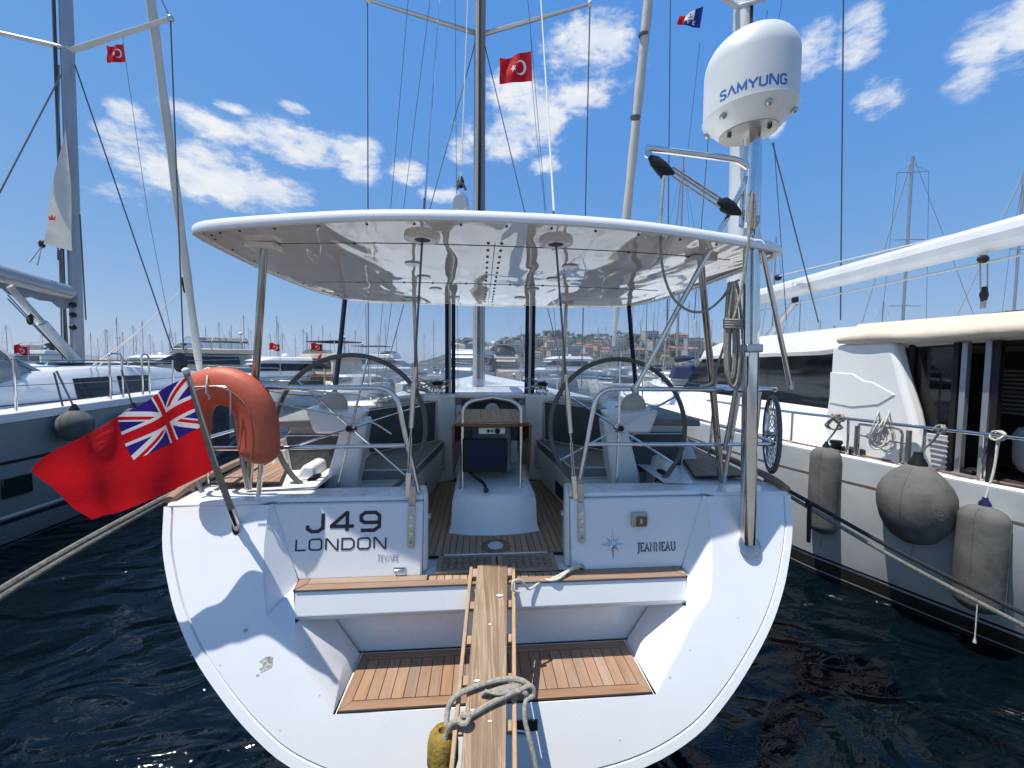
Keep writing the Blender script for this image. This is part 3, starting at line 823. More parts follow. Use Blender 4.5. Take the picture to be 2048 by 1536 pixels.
# scuffs and specks on the sloping panel
M['scuff'] = mat('grey_brown_scuff', (.30, .27, .22), .8, c2=(.62, .60, .56), vscale=60)
def tpan(px, py):
    c = PIV + RZI @ (CAM - OFF - PIV); r = RZI @ ray(px, py)
    t = (2.42 - .433 * 1.62 + .433 * c.z - c.y) / (r.y - .433 * r.z); return c + r * t
rs_ = random.Random(5)
for px, py, w_ in ((533, 1327, 13), (541, 1318, 8), (524, 1338, 6), (516, 1350, 3), (492, 1260, 6), (440, 1330, 2), (640, 1390, 2), (1340, 1355, 2), (1475, 1235, 2), (1380, 1300, 2), (612, 1295, 2), (560, 1460, 2), (1240, 1480, 2)):
    c = tpan(px, py); q_ = []
    for i in range(11):
        a = 2 * math.pi * i / 11; rr_ = w_ / 770 * 2.2 * rs_.uniform(.45, 1.1); q_.append(tpan(px, py) + Vector((math.cos(a) * rr_, .433 * math.sin(a) * rr_ * .8 - .0015, math.sin(a) * rr_ * .8)))
    MB().add(q_, [tuple(range(11))]).build('scuff_mark', M['scuff'], transom, smooth=0)

# deck and coamings -----------------------------------------------------------
dk = MB()
for s_ in SS:
    P = [(2.62, 1.99), (4.5, 2.14), (7.5, 2.235), (10.5, 2.03), (13.5, 1.34), (16, .51), (17.1, .04)]
    zs = [1.632, 1.672, 1.722, 1.802, 1.902, 2.0, 2.05]
    for i in range(len(P) - 1):
        xi0 = 1.2 if P[i][0] < 4.6 else 0; xi1 = 1.2 if P[i + 1][0] < 4.6 else 0
        dk.add([(s_ * P[i][1], P[i][0], zs[i]), (s_ * P[i + 1][1], P[i + 1][0], zs[i + 1]), (s_ * xi1, P[i + 1][0], zs[i + 1] + .03), (s_ * xi0, P[i][0], zs[i] + .03)], [(0, 1, 2, 3)])
dk.build('deck', M['gel'], yacht)
for s_ in SS:
    cm = MB()
    cm.prism([(s_ * x, 2.88, z) for x, z in ((1.24, 1.17), (1.33, 1.74), (1.40, 1.755), (1.46, 1.665), (1.5, 1.17))], (0, .35, 0))
    cm.prism([(s_ * x, 3.19, z) for x, z in ((1.10, 1.17), (1.10, 1.60), (1.24, 1.98), (1.34, 2.02), (1.62, 2.0), (1.80, 1.66), (1.8, 1.17))], (s_ * .06, 1.35, .06))
    cm.build('coaming', M['gel_in'], yacht, bevel=.02, seg=3)
    teak_floor('quarter_deck_teak', [(s_ * 1.47, 2.70), (s_ * 1.92, 2.70), (s_ * 1.97, 3.7), (s_ * 1.84, 3.7)][::s_], 1.684, .048, .004, 0, M['teak'], M['teak'], yacht)
    # benches
    bn = MB()
    bn.hexa([(s_ * .70, 3.15, 1.17), (s_ * 1.2, 3.15, 1.17), (s_ * 1.2, 4.42, 1.17), (s_ * .55, 4.42, 1.17)], [(s_ * .66, 3.12, 1.56), (s_ * 1.2, 3.12, 1.56), (s_ * 1.2, 4.42, 1.56), (s_ * .50, 4.42, 1.56)])
    bn.build('bench', M['gel_in'], yacht, bevel=.03, seg=3)
    # recessed locker window in the bench face
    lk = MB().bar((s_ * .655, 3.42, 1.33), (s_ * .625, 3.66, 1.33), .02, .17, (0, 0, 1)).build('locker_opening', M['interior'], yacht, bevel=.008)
    # bulkhead pod with winch platform
    pd = MB()
    pd.prism([(s_ * x, y, 1.17) for x, y in ((.40, 4.34), (.58, 4.28), (.74, 4.36), (.80, 4.75), (.40, 4.75))], (0, 0, .985)); pd.build('bulkhead', M['gel_in'], yacht, bevel=.03, seg=3)
    vb = MB().box((s_ * .545, 4.272, 1.46), (.085, .05, .27)).build('speaker_box', M['vent'], yacht, bevel=.012)
    for z in (1.365, 1.555): MB().box((s_ * .545, 4.247, z), (.05, .008, .03)).build('clip', M['piping'], vb, bevel=.003)
# side decks/coachroof ahead
cr_ = MB(); secs = []
for y, wd, h in ((4.55, 1.42, 2.12), (6.0, 1.40, 2.10), (8.0, 1.2, 2.05), (10.0, .8, 1.98), (11.0, .4, 1.88)):
    secs.append([Vector((x * wd, y, 1.6 + (h - 1.6) * k)) for x, k in ((-1.1, 0), (-1.03, .75), (-.93, .95), (-.5, 1.0), (.5, 1.0), (.93, .95), (1.03, .75), (1.1, 0))])
cr_.rings(secs); cr_.build('coachroof', M['gel'], yacht, smooth=30)
# companionway
cw = MB().box((0, 4.46, 1.60), (.80, .05, .86)).build('companionway_frame', M['gel_in'], yacht, bevel=.01)
MB().box((0, 4.425, 1.86), (.66, .02, .48)).build('washboard', mat('dark_washboard', (.03, .04, .055), .15), cw, bevel=.01)
MB().lathe([(.0001, 0), (.085, 0), (.085, .012), (.0001, .012)], (.02, 4.412, 1.97), 20, Matrix.Rotation(R(90), 3, 'X')).build('round_vent', M['alu_white'], cw)
MB().box((.02, 4.398, 1.95), (.014, .014, .15)).build('vent_bar', M['steel_dull'], cw)
gb = MB().box((0, 4.60, 2.13), (.84, .36, .05)).build('hatch_garage', M['gel'], yacht, bevel=.015)
MB().box((0, 4.405, 2.105), (.70, .03, .015)).build('hatch_edge', M['teak_varnish'], yacht)

# cockpit sole ------------------------------------------------------------------
teak_floor('cockpit_sole', [(-.46, 2.63), (.46, 2.63), (.90, 2.75), (1.0, 3.2), (.62, 4.3), (-.62, 4.3), (-1.0, 3.2), (-.90, 2.75)], 1.172, .0475, .005, 0, M['teak_sole'], M['teak_sole_x'], yacht)
teak_floor('gate_teak', [(-.43, 2.285), (.43, 2.285), (.43, 2.375), (-.43, 2.375)], 1.173, .0475, .005, 0, M['teak_sole'], M['teak_sole'], yacht)
MB().box((0, 2.62, 1.176), (.72, .016, .02)).build('sill', M['gel'], yacht, bevel=.004)
ss_ = MB().lathe([(.0001, 0), (.058, 0), (.055, .006), (.0001, .007)], (.0, 2.74, 1.181), 24).build('deck_filler', M['alu_white'], yacht)
sr = MB().lathe([(.06, 0), (.105, 0), (.105, .003), (.06, .003)], (.0, 2.74, 1.1795), 28).build('filler_ring', M['teak_varnish'], yacht)
# slatted grating panels in the gate
for cx in (-.2, .2):
    g = MB(); x0, x1, y0, y1 = cx - .195, cx + .195, 2.385, 2.60; z = 1.181
    nx, ny = 7, 5; bw = .021
    for i in range(nx + 1):
        x = x0 + .03 + (x1 - x0 - .06) * i / nx; g.box((x, (y0 + y1) / 2, z), (bw, y1 - y0 - .05, .014))
    for j in range(ny + 1):
        y = y0 + .025 + (y1 - y0 - .05) * j / ny; g.box(((x0 + x1) / 2, y, z + .0005), (x1 - x0 - .03, .014, .013))
    g.box((x0 + .016, (y0 + y1) / 2, z), (.032, y1 - y0, .016)); g.box((x1 - .016, (y0 + y1) / 2, z), (.032, y1 - y0, .016))
    g.box((cx, y0 + .012, z - .0002), (x1 - x0, .025, .016)); g.box((cx, y1 - .012, z - .0002), (x1 - x0, .025, .016))
    g.build('grating', M['teak_sole_x'], yacht, smooth=0)
MB().box((0, 2.5, 1.155), (.80, .23, .006)).build('grating_shade_sheet', M['caulk'], yacht)  # black sheet under the bars paints the shade in the grating holes

MB().box((0, 2.53, 1.145), (.94, .34, .012)).build('gate_floor', M['gel_in'], yacht)
# hardtop ------------------------------------------------------------------------
HALF = [(0, 2.075, 3.252), (.4, 2.083, 3.25), (.8, 2.115, 3.243), (1.2, 2.17, 3.226), (1.52, 2.22, 3.208), (1.68, 2.27, 3.20), (1.735, 2.36, 3.197), (1.775, 2.7, 3.197), (1.80, 3.2, 3.197), (1.775, 3.85, 3.195), (1.69, 4.25, 3.192), (1.55, 4.5, 3.19), (1.2, 4.62, 3.19), (.6, 4.66, 3.19)]
outl = [Vector(p) for p in HALF] + [Vector((0, 4.67, 3.19))] + [Vector((-x, y, z)) for x, y, z in reversed(HALF[1:])]
outl = [Vector((p.x * 1.012 + .025, p.y, p.z)) for p in cr(outl, 3, True)]; hc = Vector((0, 3.35, 3.23))
def inset_pt(p, d, dz):
    v = Vector((p.x - hc.x, p.y - hc.y, 0)); L = v.length; q_ = p - v * (d / L); q_.z = p.z + dz; return q_
prof = [(.05, .016), (.022, .0), (.006, .004), (0, .018), (.004, .042), (.018, .060), (.05, .073), (.25, .085), (.7, .10), (1.1, .11)]
ht = MB(); ht.rings([[inset_pt(p, d, dz) for p in outl] for d, dz in prof], caps=False)
nn = len(outl); ht.f.append(list(range((len(prof) - 1) * nn, len(prof) * nn))); ht.mi.append(0)
hardtop = ht.build('hardtop', M['gel'], yacht, smooth=50)
rimp = [inset_pt(p, .05, .012) for p in outl]
# lining: grid between port and starboard rims so that it shades as one curved sheet
lin = MB(); half_n = None
def rim_y(x, front):
    best = None
    for i in range(nn):
        a, b = rimp[i], rimp[(i + 1) % nn]
        if (a.x - x) * (b.x - x) <= 0 and abs(a.x - b.x) > 1e-7:
            t = (x - a.x) / (b.x - a.x); p = a.lerp(b, t)
            if best is None or (p.y > best.y) == front: best = p
    return best
xa_, xb_ = min(p.x for p in rimp) + .002, max(p.x for p in rimp) - .002
xs = [(xa_ + xb_) / 2 - (xb_ - xa_) / 2 * math.cos(math.pi * i / 40) for i in range(41)]
vs = []
for x in xs:
    a, b = rim_y(x, False), rim_y(x, True)
    for j in range(25):
        t = j / 24; vs.append(a.lerp(b, t))
lin.add(vs, [(i * 25 + j, i * 25 + j + 1, (i + 1) * 25 + j + 1, (i + 1) * 25 + j) for i in range(40) for j in range(24)])
lining = lin.build('hardtop_lining', M['hardtop_under'], hardtop, smooth=80)
def under_z(x, y):
    a, b = rim_y(x, False), rim_y(x, True); t = (y - a.y) / (b.y - a.y); return a.z + (b.z - a.z) * t
# screws along the rim and the seams, light rings, holes for the backstays
for i in range(0, nn, 2):
    p = inset_pt(outl[i], .09, .010); p.z = under_z(max(-1.7, min(1.7, p.x)), p.y) - .0005 if abs(p.x) < 1.7 else p.z
    MB().cyl(p, p - Vector((0, 0, .006)), .007, 6).build('screw', M['rubber'], hardtop)
for yy, xr in ((2.5, (-1.45, -.9, -.5, .35, .85, 1.4)), (3.55, (-1.2, -.8, -.55, -.25, .15, .45, .8, 1.15))):
    for x in xr:
        z = under_z(x, yy); MB().cyl((x, yy, z), (x, yy, z - .008), .009, 6).build('screw', M['rubber'], hardtop)
    sm = MB(); P = [Vector((x, yy, under_z(x, yy) - .0015)) for x in [-1.55 + .1 * i for i in range(32)]]
    sm.tube(P, .0022, 4); sm.build('seam', M['rubber'], hardtop)
P = [Vector((-.03, y, under_z(-.03, y) - .0015)) for y in [2.45 + .1 * i for i in range(21)]]
MB().tube(P, .0028, 4).build('seam', M['rubber'], hardtop)
for i in range(15):
    for dx_ in (-.042, .042):
        y = 2.45 + i * .14; x = -.03 + dx_; z = under_z(x, y); MB().cyl((x, y, z), (x, y, z - .007), .010, 6).build('screw', M['rubber'], hardtop)
for x, y in ((-.62, 2.95), (-.6, 3.35), (-.55, 3.8), (.55, 2.9), (.38, 3.7), (.5, 3.3), (.3, 4.15), (-.4, 4.2)):
    z = under_z(x, y)
    MB().lathe([(.048, 0), (.06, 0), (.06, -.008), (.048, -.008)], (x, y, z), 24).build('light_ring', M['steel_dull'], hardtop)
    MB().lathe([(.0001, -.001), (.047, -.001), (.047, -.004), (.0001, -.004)], (x, y, z), 24).build('lamp_glass', M['blind'], hardtop)
bsP = [(aty(815, 985, Y=2.452), aty(845, 470, Y=2.37)), (aty(1150, 990, Y=2.452), aty(1111, 474, Y=2.37))]
for a, b in bsP:
    d_ = b - a; p = a + d_ * ((under_z(b.x, b.y) - a.z) / d_.z)
    MB().lathe([(.035, .01), (.105, .01), (.105, -.016), (.085, -.022), (.05, -.022), (.035, -.01)], p, 28).build('stay_collar', M['gel_in'], hardtop)
    MB().lathe([(.0001, .0), (.05, .0), (.05, -.019), (.0001, -.019)], p, 20).build('stay_hole', M['rubber'], hardtop)
# posts
for (tp, bt, r_, Y0) in (((528, 490), (497, 755), .021, 2.5), ((1402, 505), (1444, 935), .021, 2.5)):
    s_ = -1 if tp[0] < 1000 else 1
    a = aty(*tp, Y=2.5); a.z = under_z(a.x, a.y) - .03; b = Vector((s_ * 1.63, 2.62, 1.67))
    MB().cyl(b, a, .022, 16).build('hardtop_post', M['steel_dark'], hardtop)
    MB().box(a + Vector((0, 0, .012)), (.17, .11, .035)).build('post_bracket', M['gel_in'], hardtop, bevel=.006)
for s_ in SS:
    a = Vector((s_ * .84, 4.3, under_z(s_ * .84, 4.3) - .01)); b = Vector((s_ * .82, 4.36, 2.14))
    MB().cyl(b, a, .02, 14).build('hardtop_post', M['steel_dark'], hardtop)
    MB().box(a, (.16, .09, .02)).build('post_bracket', M['steel'], hardtop, bevel=.004)

# windscreen: clear vinyl between dark edged frames -------------------------------
ws = MB()
def panel(a, b, c, d, nu=8, nv=8):
    a, b, c, d = map(Vector, (a, b, c, d))
    f = lambda u, v: a.lerp(b, u).lerp(d.lerp(c, u), v) + Vector((0, .015 * math.sin(6 * u + 3 * v) * math.sin(math.pi * u) + .008 * math.sin(9 * v + u * 4), 0))
    return MB().grid(f, nu, nv)
wp = {}
for s_ in SS:
    o = panel((s_ * .52, 4.62, 2.15), (s_ * 1.72, 4.42, 2.02), (s_ * 1.60, 4.42, 3.19), (s_ * .52, 4.60, 3.20)).build('clear_panel', M['vinyl'], yacht, fixn=False)
panel((-.43, 4.62, 2.16), (.43, 4.62, 2.16), (.43, 4.60, 3.20), (-.43, 4.60, 3.20)).build('clear_panel', M['vinyl'], yacht, fixn=False)
for s_ in SS:
    wf = MB().hexa([(s_ * .46, 4.585, 2.15), (s_ * .485, 4.585, 2.15), (s_ * .485, 4.62, 2.15), (s_ * .46, 4.62, 2.15)], [(s_ * .465, 4.565, 3.2), (s_ * .49, 4.565, 3.2), (s_ * .49, 4.6, 3.2), (s_ * .465, 4.6, 3.2)]).build('window_post', M['alu_white'], yacht, bevel=.005)
    for q_ in (.435, .51): MB().hexa([(s_ * (q_ - .022), 4.595, 2.15), (s_ * (q_ + .022), 4.595, 2.15), (s_ * (q_ + .022), 4.61, 2.15), (s_ * (q_ - .022), 4.61, 2.15)], [(s_ * (q_ - .022), 4.575, 3.2), (s_ * (q_ + .022), 4.575, 3.2), (s_ * (q_ + .022), 4.59, 3.2), (s_ * (q_ - .022), 4.59, 3.2)]).build('window_edging', M['navy_canvas'], yacht)
    MB().tube([(s_ * 1.75, 4.41, 2.0), (s_ * 1.66, 4.41, 2.7), (s_ * 1.61, 4.42, 3.2)], .026, 8, flat=.4, up=(0, 1, 0)).build('window_edging', M['navy_canvas'], yacht)
    MB().tube([(s_ * .5, 4.63, 2.14), (s_ * 1.1, 4.53, 2.09), (s_ * 1.76, 4.42, 2.0)], .03, 8).build('window_sill', M['gel'], yacht)
MB().bar((-.5, 4.63, 2.15), (.5, 4.63, 2.15), .05, .02).build('window_sill', M['alu_white'], yacht)

# winches and rope bags on the bulkheads
def winch(c, s_=1.0):
    wn = MB().lathe([(.0001, 0), (.075, 0), (.075, .02), (.06, .03), (.05, .07), (.058, .09), (.058, .1), (.04, .105), (.0001, .107)], c, 22).build('winch', M['steel'], yacht)
    MB().lathe([(.0001, .105), (.06, .108), (.063, .128), (.055, .14), (.03, .15), (.0001, .15)], c, 20).build('winch_cap', M['black'], wn)
for s_ in SS: winch((s_ * .60 + (-.0), 4.40, 2.155))

# steering wheels and pedestals -----------------------------------------------------
for s_, a0 in ((-1, 78), (1, 28)):
    hc_ = aty(703 if s_ < 0 else 1237, 856, Y=2.78)
    tilt = Matrix.Rotation(R(-4), 3, 'X')
    RW = .515
    def wpt(a, r_, dy=0): return hc_ + tilt @ Vector((math.cos(a) * r_, dy, math.sin(a) * r_))
    sw = MB().lathe([(.0001, -.03), (.03, -.03), (.036, -.02), (.036, .02), (.02, .05), (.0001, .05)], hc_, 18, tilt @ Matrix.Rotation(R(90), 3, 'X')).build('steering_wheel', M['steel'], yacht)
    MB().tube([wpt(2 * math.pi * i / 64, RW) for i in range(64)], .017, 10, closed=True).build('rim', M['leather'], sw)
    for k in range(6):
        a = R(a0 + 60 * k); MB().cyl(wpt(a, .03), wpt(a, RW - .012), .0078, 8).build('spoke', M['steel'], sw)
    MB().lathe([(.0001, .05), (.022, .05), (.02, .062), (.0001, .064)], hc_, 14, tilt @ Matrix.Rotation(R(90), 3, 'X')).build('hub_cap', M['black'], sw)
    x = abs(hc_.x); hz = hc_.z
    pe = MB().hexa([(s_ * (x + .10), 2.98, 1.17), (s_ * (x + .40), 3.02, 1.17), (s_ * (x + .42), 3.30, 1.17), (s_ * (x + .12), 3.25, 1.17)],
                   [(s_ * (x - .08), 2.87, hz + .05), (s_ * (x + .09), 2.87, hz + .06), (s_ * (x + .10), 3.05, hz + .06), (s_ * (x - .08), 3.05, hz + .05)]).build('wheel_pedestal', M['gel'], yacht, bevel=.03, seg=3)
    MB().hexa([(s_ * (x + .02), 2.86, hz - .06), (s_ * (x + .30), 2.88, hz - .06), (s_ * (x + .30), 3.12, hz - .06), (s_ * (x + .02), 3.1, hz - .06)],
              [(s_ * (x - .06), 2.85, hz + .085), (s_ * (x + .36), 2.87, hz + .12), (s_ * (x + .34), 3.14, hz + .15), (s_ * (x - .04), 3.14, hz + .10)]).build('instrument_pod', M['gel'], pe, bevel=.025, seg=3)
    MB().ball((s_ * (x + .20), 3.0, hz + .13), .1, 20, 12, (1.05, .55, 1.15)).build('compass_cover', M['vent'], pe)
    # engine panel / handle pocket on the coaming
    MB().box((s_ * 1.30, 2.86, 1.60), (.06, .13, .17), Matrix.Rotation(R(9 * s_), 3, 'Y')).build('handle_pocket', M['black'], yacht, bevel=.015)

# cockpit table -----------------------------------------------------------------------
ct = MB()
ct.rings([[Vector((x * w_, y if False else yy, z)) for x, yy in ((-1, y0), (-.55, y0 - .045), (0, y0 - .06), (.55, y0 - .045), (1, y0), (1, y1), (-1, y1))] for w_, y0, y1, z in ((.36, 2.975, 4.0, 1.173), (.352, 2.985, 4.0, 1.20), (.34, 3.0, 3.98, 1.235), (.333, 3.02, 3.95, 1.41), (.325, 3.035, 3.92, 1.455), (.312, 3.06, 3.9, 1.475), (.25, 3.45, 3.8, 1.52))])
ct = ct.build('cockpit_table', M['gel'], yacht, smooth=60)
tx = -.02
for s_ in SS:
    MB().tube(fillet([(tx + s_ * .24, 3.14, 1.47), (tx + s_ * .24, 3.14, 2.19), (tx, 3.12, 2.235)], .13, 6), .017, 10).build('hand_rail', M['steel'], ct)
    MB().lathe([(.0001, 0), (.034, 0), (.03, .01), (.0001, .012)], (tx + s_ * .24, 3.14, 1.475), 16).build('rail_foot', M['steel'], ct)
    lf = MB().hexa([(tx + s_ * .305, 3.16, 1.60), (tx + s_ * .32, 3.16, 1.60), (tx + s_ * .31, 4.05, 1.58), (tx + s_ * .295, 4.05, 1.58)], [(tx + s_ * .30, 3.10, 2.005), (tx + s_ * .325, 3.10, 2.005), (tx + s_ * .325, 4.08, 2.0), (tx + s_ * .30, 4.08, 2.0)]).build('table_leaf', M['teak_varnish'], ct, bevel=.008)
top_part = MB().prism([(tx + x, y, 1.992) for x, y in ((-.30, 3.13), (-.15, 3.10), (0, 3.09), (.15, 3.10), (.30, 3.13), (.30, 4.08), (-.30, 4.08))], (0, 0, .028)).build('table_edge', M['teak_varnish'], ct, bevel=.006)
for i in range(6):
    x0 = tx - .285 + i * .095
    MB().box((x0 + .0475, 3.62, 2.022), (.091, .92, .006)).build('plank', M['teak_table'], top_part, smooth=0)
MB().box((tx, 3.16, 1.955), (.22, .05, .055)).build('switch_panel', M['gel_in'], ct, bevel=.008)
for dx_, r_ in ((-.03, .012), (.0, .009), (.045, .022)):
    MB().cyl((tx + dx_, 3.135, 1.955), (tx + dx_, 3.118, 1.955), r_, 14).build('knob', M['black'], ct)
MB().box((tx, 3.40, 1.78), (.34, .30, .40)).build('table_trunk', M['sail_grey'], ct, bevel=.02)
a = aty(925, 878, Y=3.12); b = aty(1014, 943, Y=3.12)
pc = (a + b) / 2
mon = MB().box((pc.x, 3.13, pc.z), (b.x - a.x, .05, a.z - b.z)).build('display', M['black'], ct, bevel=.012)
MB().box((pc.x, 3.1035, pc.z + .012), ((b.x - a.x) * .84, .004, (a.z - b.z) * .76)).build('screen', M['screen'], mon, smooth=0)
P = [aty(*p, Y=y) for p, y in (((938, 943), 3.13), ((948, 953), 3.08), ((962, 962), 3.05), ((970, 972), 3.02), ((972, 980), 3.01))]
lampm = MB().tube(cr(P, 4), .012, 8).build('handset', M['black'], ct)
MB().ball(P[-1], .022, 12, 8).build('handset_end', M['rubber'], lampm)

# stern pushpit rails and lifelines --------------------------------------------------------
for s_ in SS:
    T = lambda x, y, z: Vector((s_ * x, y, z))
    pts = [T(.545, 2.53, 1.66), T(.66, 2.50, 2.345), T(1.55, 2.46, 2.345), T(1.96, 2.50, 2.345), T(2.02, 2.9, 2.33), T(2.06, 3.4, 2.32)]
    if s_ < 0: pts[0] = T(.52, 2.53, 1.66)
    pr = MB().tube(fillet(pts, .12, 6), .0165, 10).build('pushpit_rail', M['steel'], yacht)
    MB().tube(fillet([T(.60, 2.515, 1.97), T(1.55, 2.47, 1.97), T(1.96, 2.50, 1.965), T(2.03, 2.9, 1.965), T(2.06, 3.4, 1.96)], .1, 5), .0135, 10).build('lower_rail', M['steel'], pr)
    for x, y, lx in ((1.42, 2.47, 1.50), (2.0, 2.75, 1.98), (2.06, 3.4, 2.04)):
        if s_ > 0 and x == 1.42: continue
        MB().cyl(T(lx, y + .03, 1.665), T(x, y, 2.345), .0145, 10).build('stanchion', M['steel'], pr)
    if s_ > 0:
        MB().cyl(aty(1445, 980, Y=2.62), aty(1478, 786, Y=2.5), .0145, 10).build('stanchion', M['steel'], pr)
    for z0 in (2.32, 1.96):
        P = [T(2.06, 3.4, z0), T(2.14, 5.2, z0 + .02), T(2.2, 7.5, z0 + .05), T(2.0, 10.5, z0 + .12), T(1.3, 13.5, z0 + .2), T(.5, 16, z0 + .3)]
        MB().tube(cr(P, 3), .005, 6).build('lifeline', M['wire'], pr)
    for x, y in ((2.14, 5.2), (2.2, 7.5), (2.0, 10.5), (1.3, 13.5)):
        MB().cyl(T(x, y, 1.68), T(x, y, 2.36 + y * .012), .012, 8).build('stanchion', M['steel'], pr)
MB().cyl(aty(718, 790, Y=2.46), aty(602, 780, Y=2.46), .006, 6).build('rail_lashing', M['rope_white'], yacht)
MB().tube(cr([aty(541, 803, Y=2.5), aty(620, 820, Y=2.53), aty(700, 836, Y=2.56), aty(745, 845, Y=2.56), aty(783, 868, Y=2.55)], 4), .006, 6).build('lanyard', M['rope_white'], yacht)

# rig ------------------------------------------------------------------------------------------
def mast_sec(mb, pts, w_, d_, n=14):
    mb.rings([[Vector((p[0] + math.cos(2 * math.pi * k / n) * w_ / 2, p[1] + math.sin(2 * math.pi * k / n) * d_ / 2, p[2])) for k in range(n)] for p in pts])
MX = -.16
mb = MB(); mast_sec(mb, [(MX, 7.5, 2.0), (MX, 7.45, 9), (MX, 7.3, 20)], .215, .30); mast = mb.build('mast', M['alu'], yacht)
MB().box((MX + .005, 7.30, 8), (.05, .05, 12)).build('luff_track', M['caulk'], mast)
for dx_, r_ in ((-.075, .012), (-.04, .009), (.05, .010), (.085, .012), (.12, .008)):
    MB().cyl((MX + dx_, 7.27, 2.1), (MX + dx_ * .7, 7.22, 9.5), r_, 6).build('halyard', M['rope_white'] if dx_ < 0 else M['wire'], mast)
for s_, p in ((-1, (735, 0)), (1, (1180, 8))):
    a = Vector((MX + s_ * .09, 7.42, aty(952, 66, Y=7.42).z)); b = aty(*p, Y=6.75)
    MB().tube([a, a.lerp(b, .5), b], [.055, .045, .03], 10, flat=.5, up=(0, 0, 1)).build('spreader', M['alu'], mast)
    MB().ball(b, .05, 10, 6).build('spreader_end', M['alu_white'], mast)
    foot = aty(736 if s_ < 0 else 1171, 412, Y=6.75); foot = b + (foot - b) * ((b.z - 1.75) / (b.z - foot.z)); foot.x = max(-2.15, min(2.15, foot.x))
    MB().cyl(foot, b, .011, 6).build('shroud', M['wire'], mast)
    MB().cyl(b, Vector((MX + s_ * .1, 7.3, 20)), .011, 6).build('shroud', M['wire'], mast)
    k = Vector((MX + s_ * .06, 7.4, a.z - .1)); low = aty(862 if s_ < 0 else 1046, 410, Y=7.0)
    low = k + (low - k) * ((k.z - 1.8) / (k.z - low.z))
    MB().cyl(low, k, .009, 6).build('lower_shroud', M['wire'], mast)
for pa, pb in (((813, 40), (782, 411)), ((855, 40), (808, 411)), ((910, 0), (913, 372)), ((1060, 50), (1091, 420))):
    a = aty(*pa, Y=6.9); b = aty(*pb, Y=6.9); e = b + (b - a) * .5; MB().cyl(b + (b - a) * ((b.z - 1.8) / (a.z - b.z)), a + (a - b) * .6, .005, 5).build('flag_halyard', M['wire'], mast)
boom = MB(); e = aty(921, 404, Y=3.75)
boom.tube([Vector((MX, 7.2, e.z + .05)), e + Vector((0, .12, 0)), e + Vector((0, 0.02, 0)), e], [.08, .08, .075, .06], 16, flat=1.25, up=(0, 0, 1)); boom.build('boom', M['alu'], mast)
MB().tube(cr([e + Vector((-.03, .02, .12)), e + Vector((-.02, .01, .17)), e + Vector((.02, .01, .17)), e + Vector((.05, .02, .12))], 4), .012, 6).build('boom_shackle', M['wire'], mast)
tl = aty(917, 0, Y=4.6)
MB().cyl(e + Vector((0, .03, .15)), Vector((0, 7.25, 19.5)), .007, 6).build('topping_lift', M['rope_white'], mast)
MB().tube([e + Vector((0, .02, .14)), e + Vector((0, .03, .20)), e + Vector((0, .05, .26))], [.02, .035, .015], 8, flat=.5, up=(0, 1, 0)).build('lift_block', M['black'], mast)
for (a, b), tp in zip(bsP, ((878, 5), (1082, 5))):
    b = a + (b - a) * 1.0
    d_ = (b - a).normalized(); mt = Vector((0, 7.2, 19.8))
    # turnbuckle at the foot, wire above
    st_ = MB().cyl(a + d_ * .07, a + d_ * 2.0 * .9, .0068, 8).build('backstay', M['wire'], yacht)
    zt = under_z(b.x, b.y); top_ = a + d_ * ((zt - a.z) / d_.z); hi = aty(*tp, Y=5.2)
    MB().cyl(a + d_ * 1.6, top_, .0065, 8).build('stay_wire', M['wire'], st_)
    MB().cyl(top_, hi + (hi - top_) * 3, .0075, 8).build('stay_wire', M['rope_white'] if tp[0] > 1000 else M['steel'], st_)
    MB().cyl(a + d_ * .42, a + d_ * .70, .017, 12).build('turnbuckle', M['steel'], st_)
    MB().cyl(a + d_ * .70, a + d_ * .80, .011, 10).build('turnbuckle_screw', M['steel'], st_)
    MB().bar(a + d_ * .10, a + d_ * .36, .018, .01, (0, 1, 0)).bar(a + d_ * .36, a + d_ * .44, .012, .012, (0, 1, 0)).build('stay_link', M['steel'], st_, bevel=.002)
    MB().bar(a + d_ * -.03, a + d_ * .13, .034, .014, (0, 1, 0)).build('stay_toggle', M['steel'], st_, bevel=.004)
# ================================================================ things on and around the yacht
# red ensign on its staff
st_b = aty(474, 1050, Y=2.375); st_m = aty(430, 930, Y=2.20); 
d_ = (st_m - st_b).normalized()
staff = ything('flag_staff', 'grey slanted flag staff in a steel socket carrying the red ensign', 'flag staff', st_b)
s1 = aty(372, 742, Y=1.94)
MB().tube([st_b + (st_m - st_b) * .12, st_m, s1], [.017, .016, .013], 12).build('pole', mat('grey_brown_staff', (.24, .22, .17), .45, var=.3, vscale=15), staff)
sk = MB().cyl(st_b - d_ * .01, st_b + (st_m - st_b) * .30, .021, 14).build('socket', M['steel'], staff)
MB().ball(st_b + Vector((.0, -.012, -.012)), .05, 16, 8, (.5, .22, 1.0)).build('base_plate', M['steel'], staff)
MB().ball(s1, .017, 10, 6).build('pole_cap', M['piping'], staff)
ht_, hb_ = aty(381, 752, Y=1.945), aty(438, 934, Y=2.20); ft, fb = aty(70, 938, Y=2.0), aty(168, 1046, Y=2.12)
def ens(u, v):
    # u from hoist to fly, v from bottom to top
    p = hb_.lerp(ht_, v).lerp(fb.lerp(ft, v), u)
    pu = math.sin(math.pi * u)
    p = p + Vector((0, 0, .018 * pu * (v - .3) * 2))
    wv = .042 * math.sin(u * 7.5 - 2.2 * v + .5) * min(1, u * 3) + .020 * math.sin(u * 15 + 4 * v) * min(1, u * 2) + .012 * math.sin(9 * v - 5 * u + 1) * u
    wv *= 1 - .55 * u
    p = p + Vector((.10 * wv, 1.25 * wv, .10 * wv * (1 - v)))
    p.z -= .012 * math.sin(math.pi * u) * (1 - v)
    return p
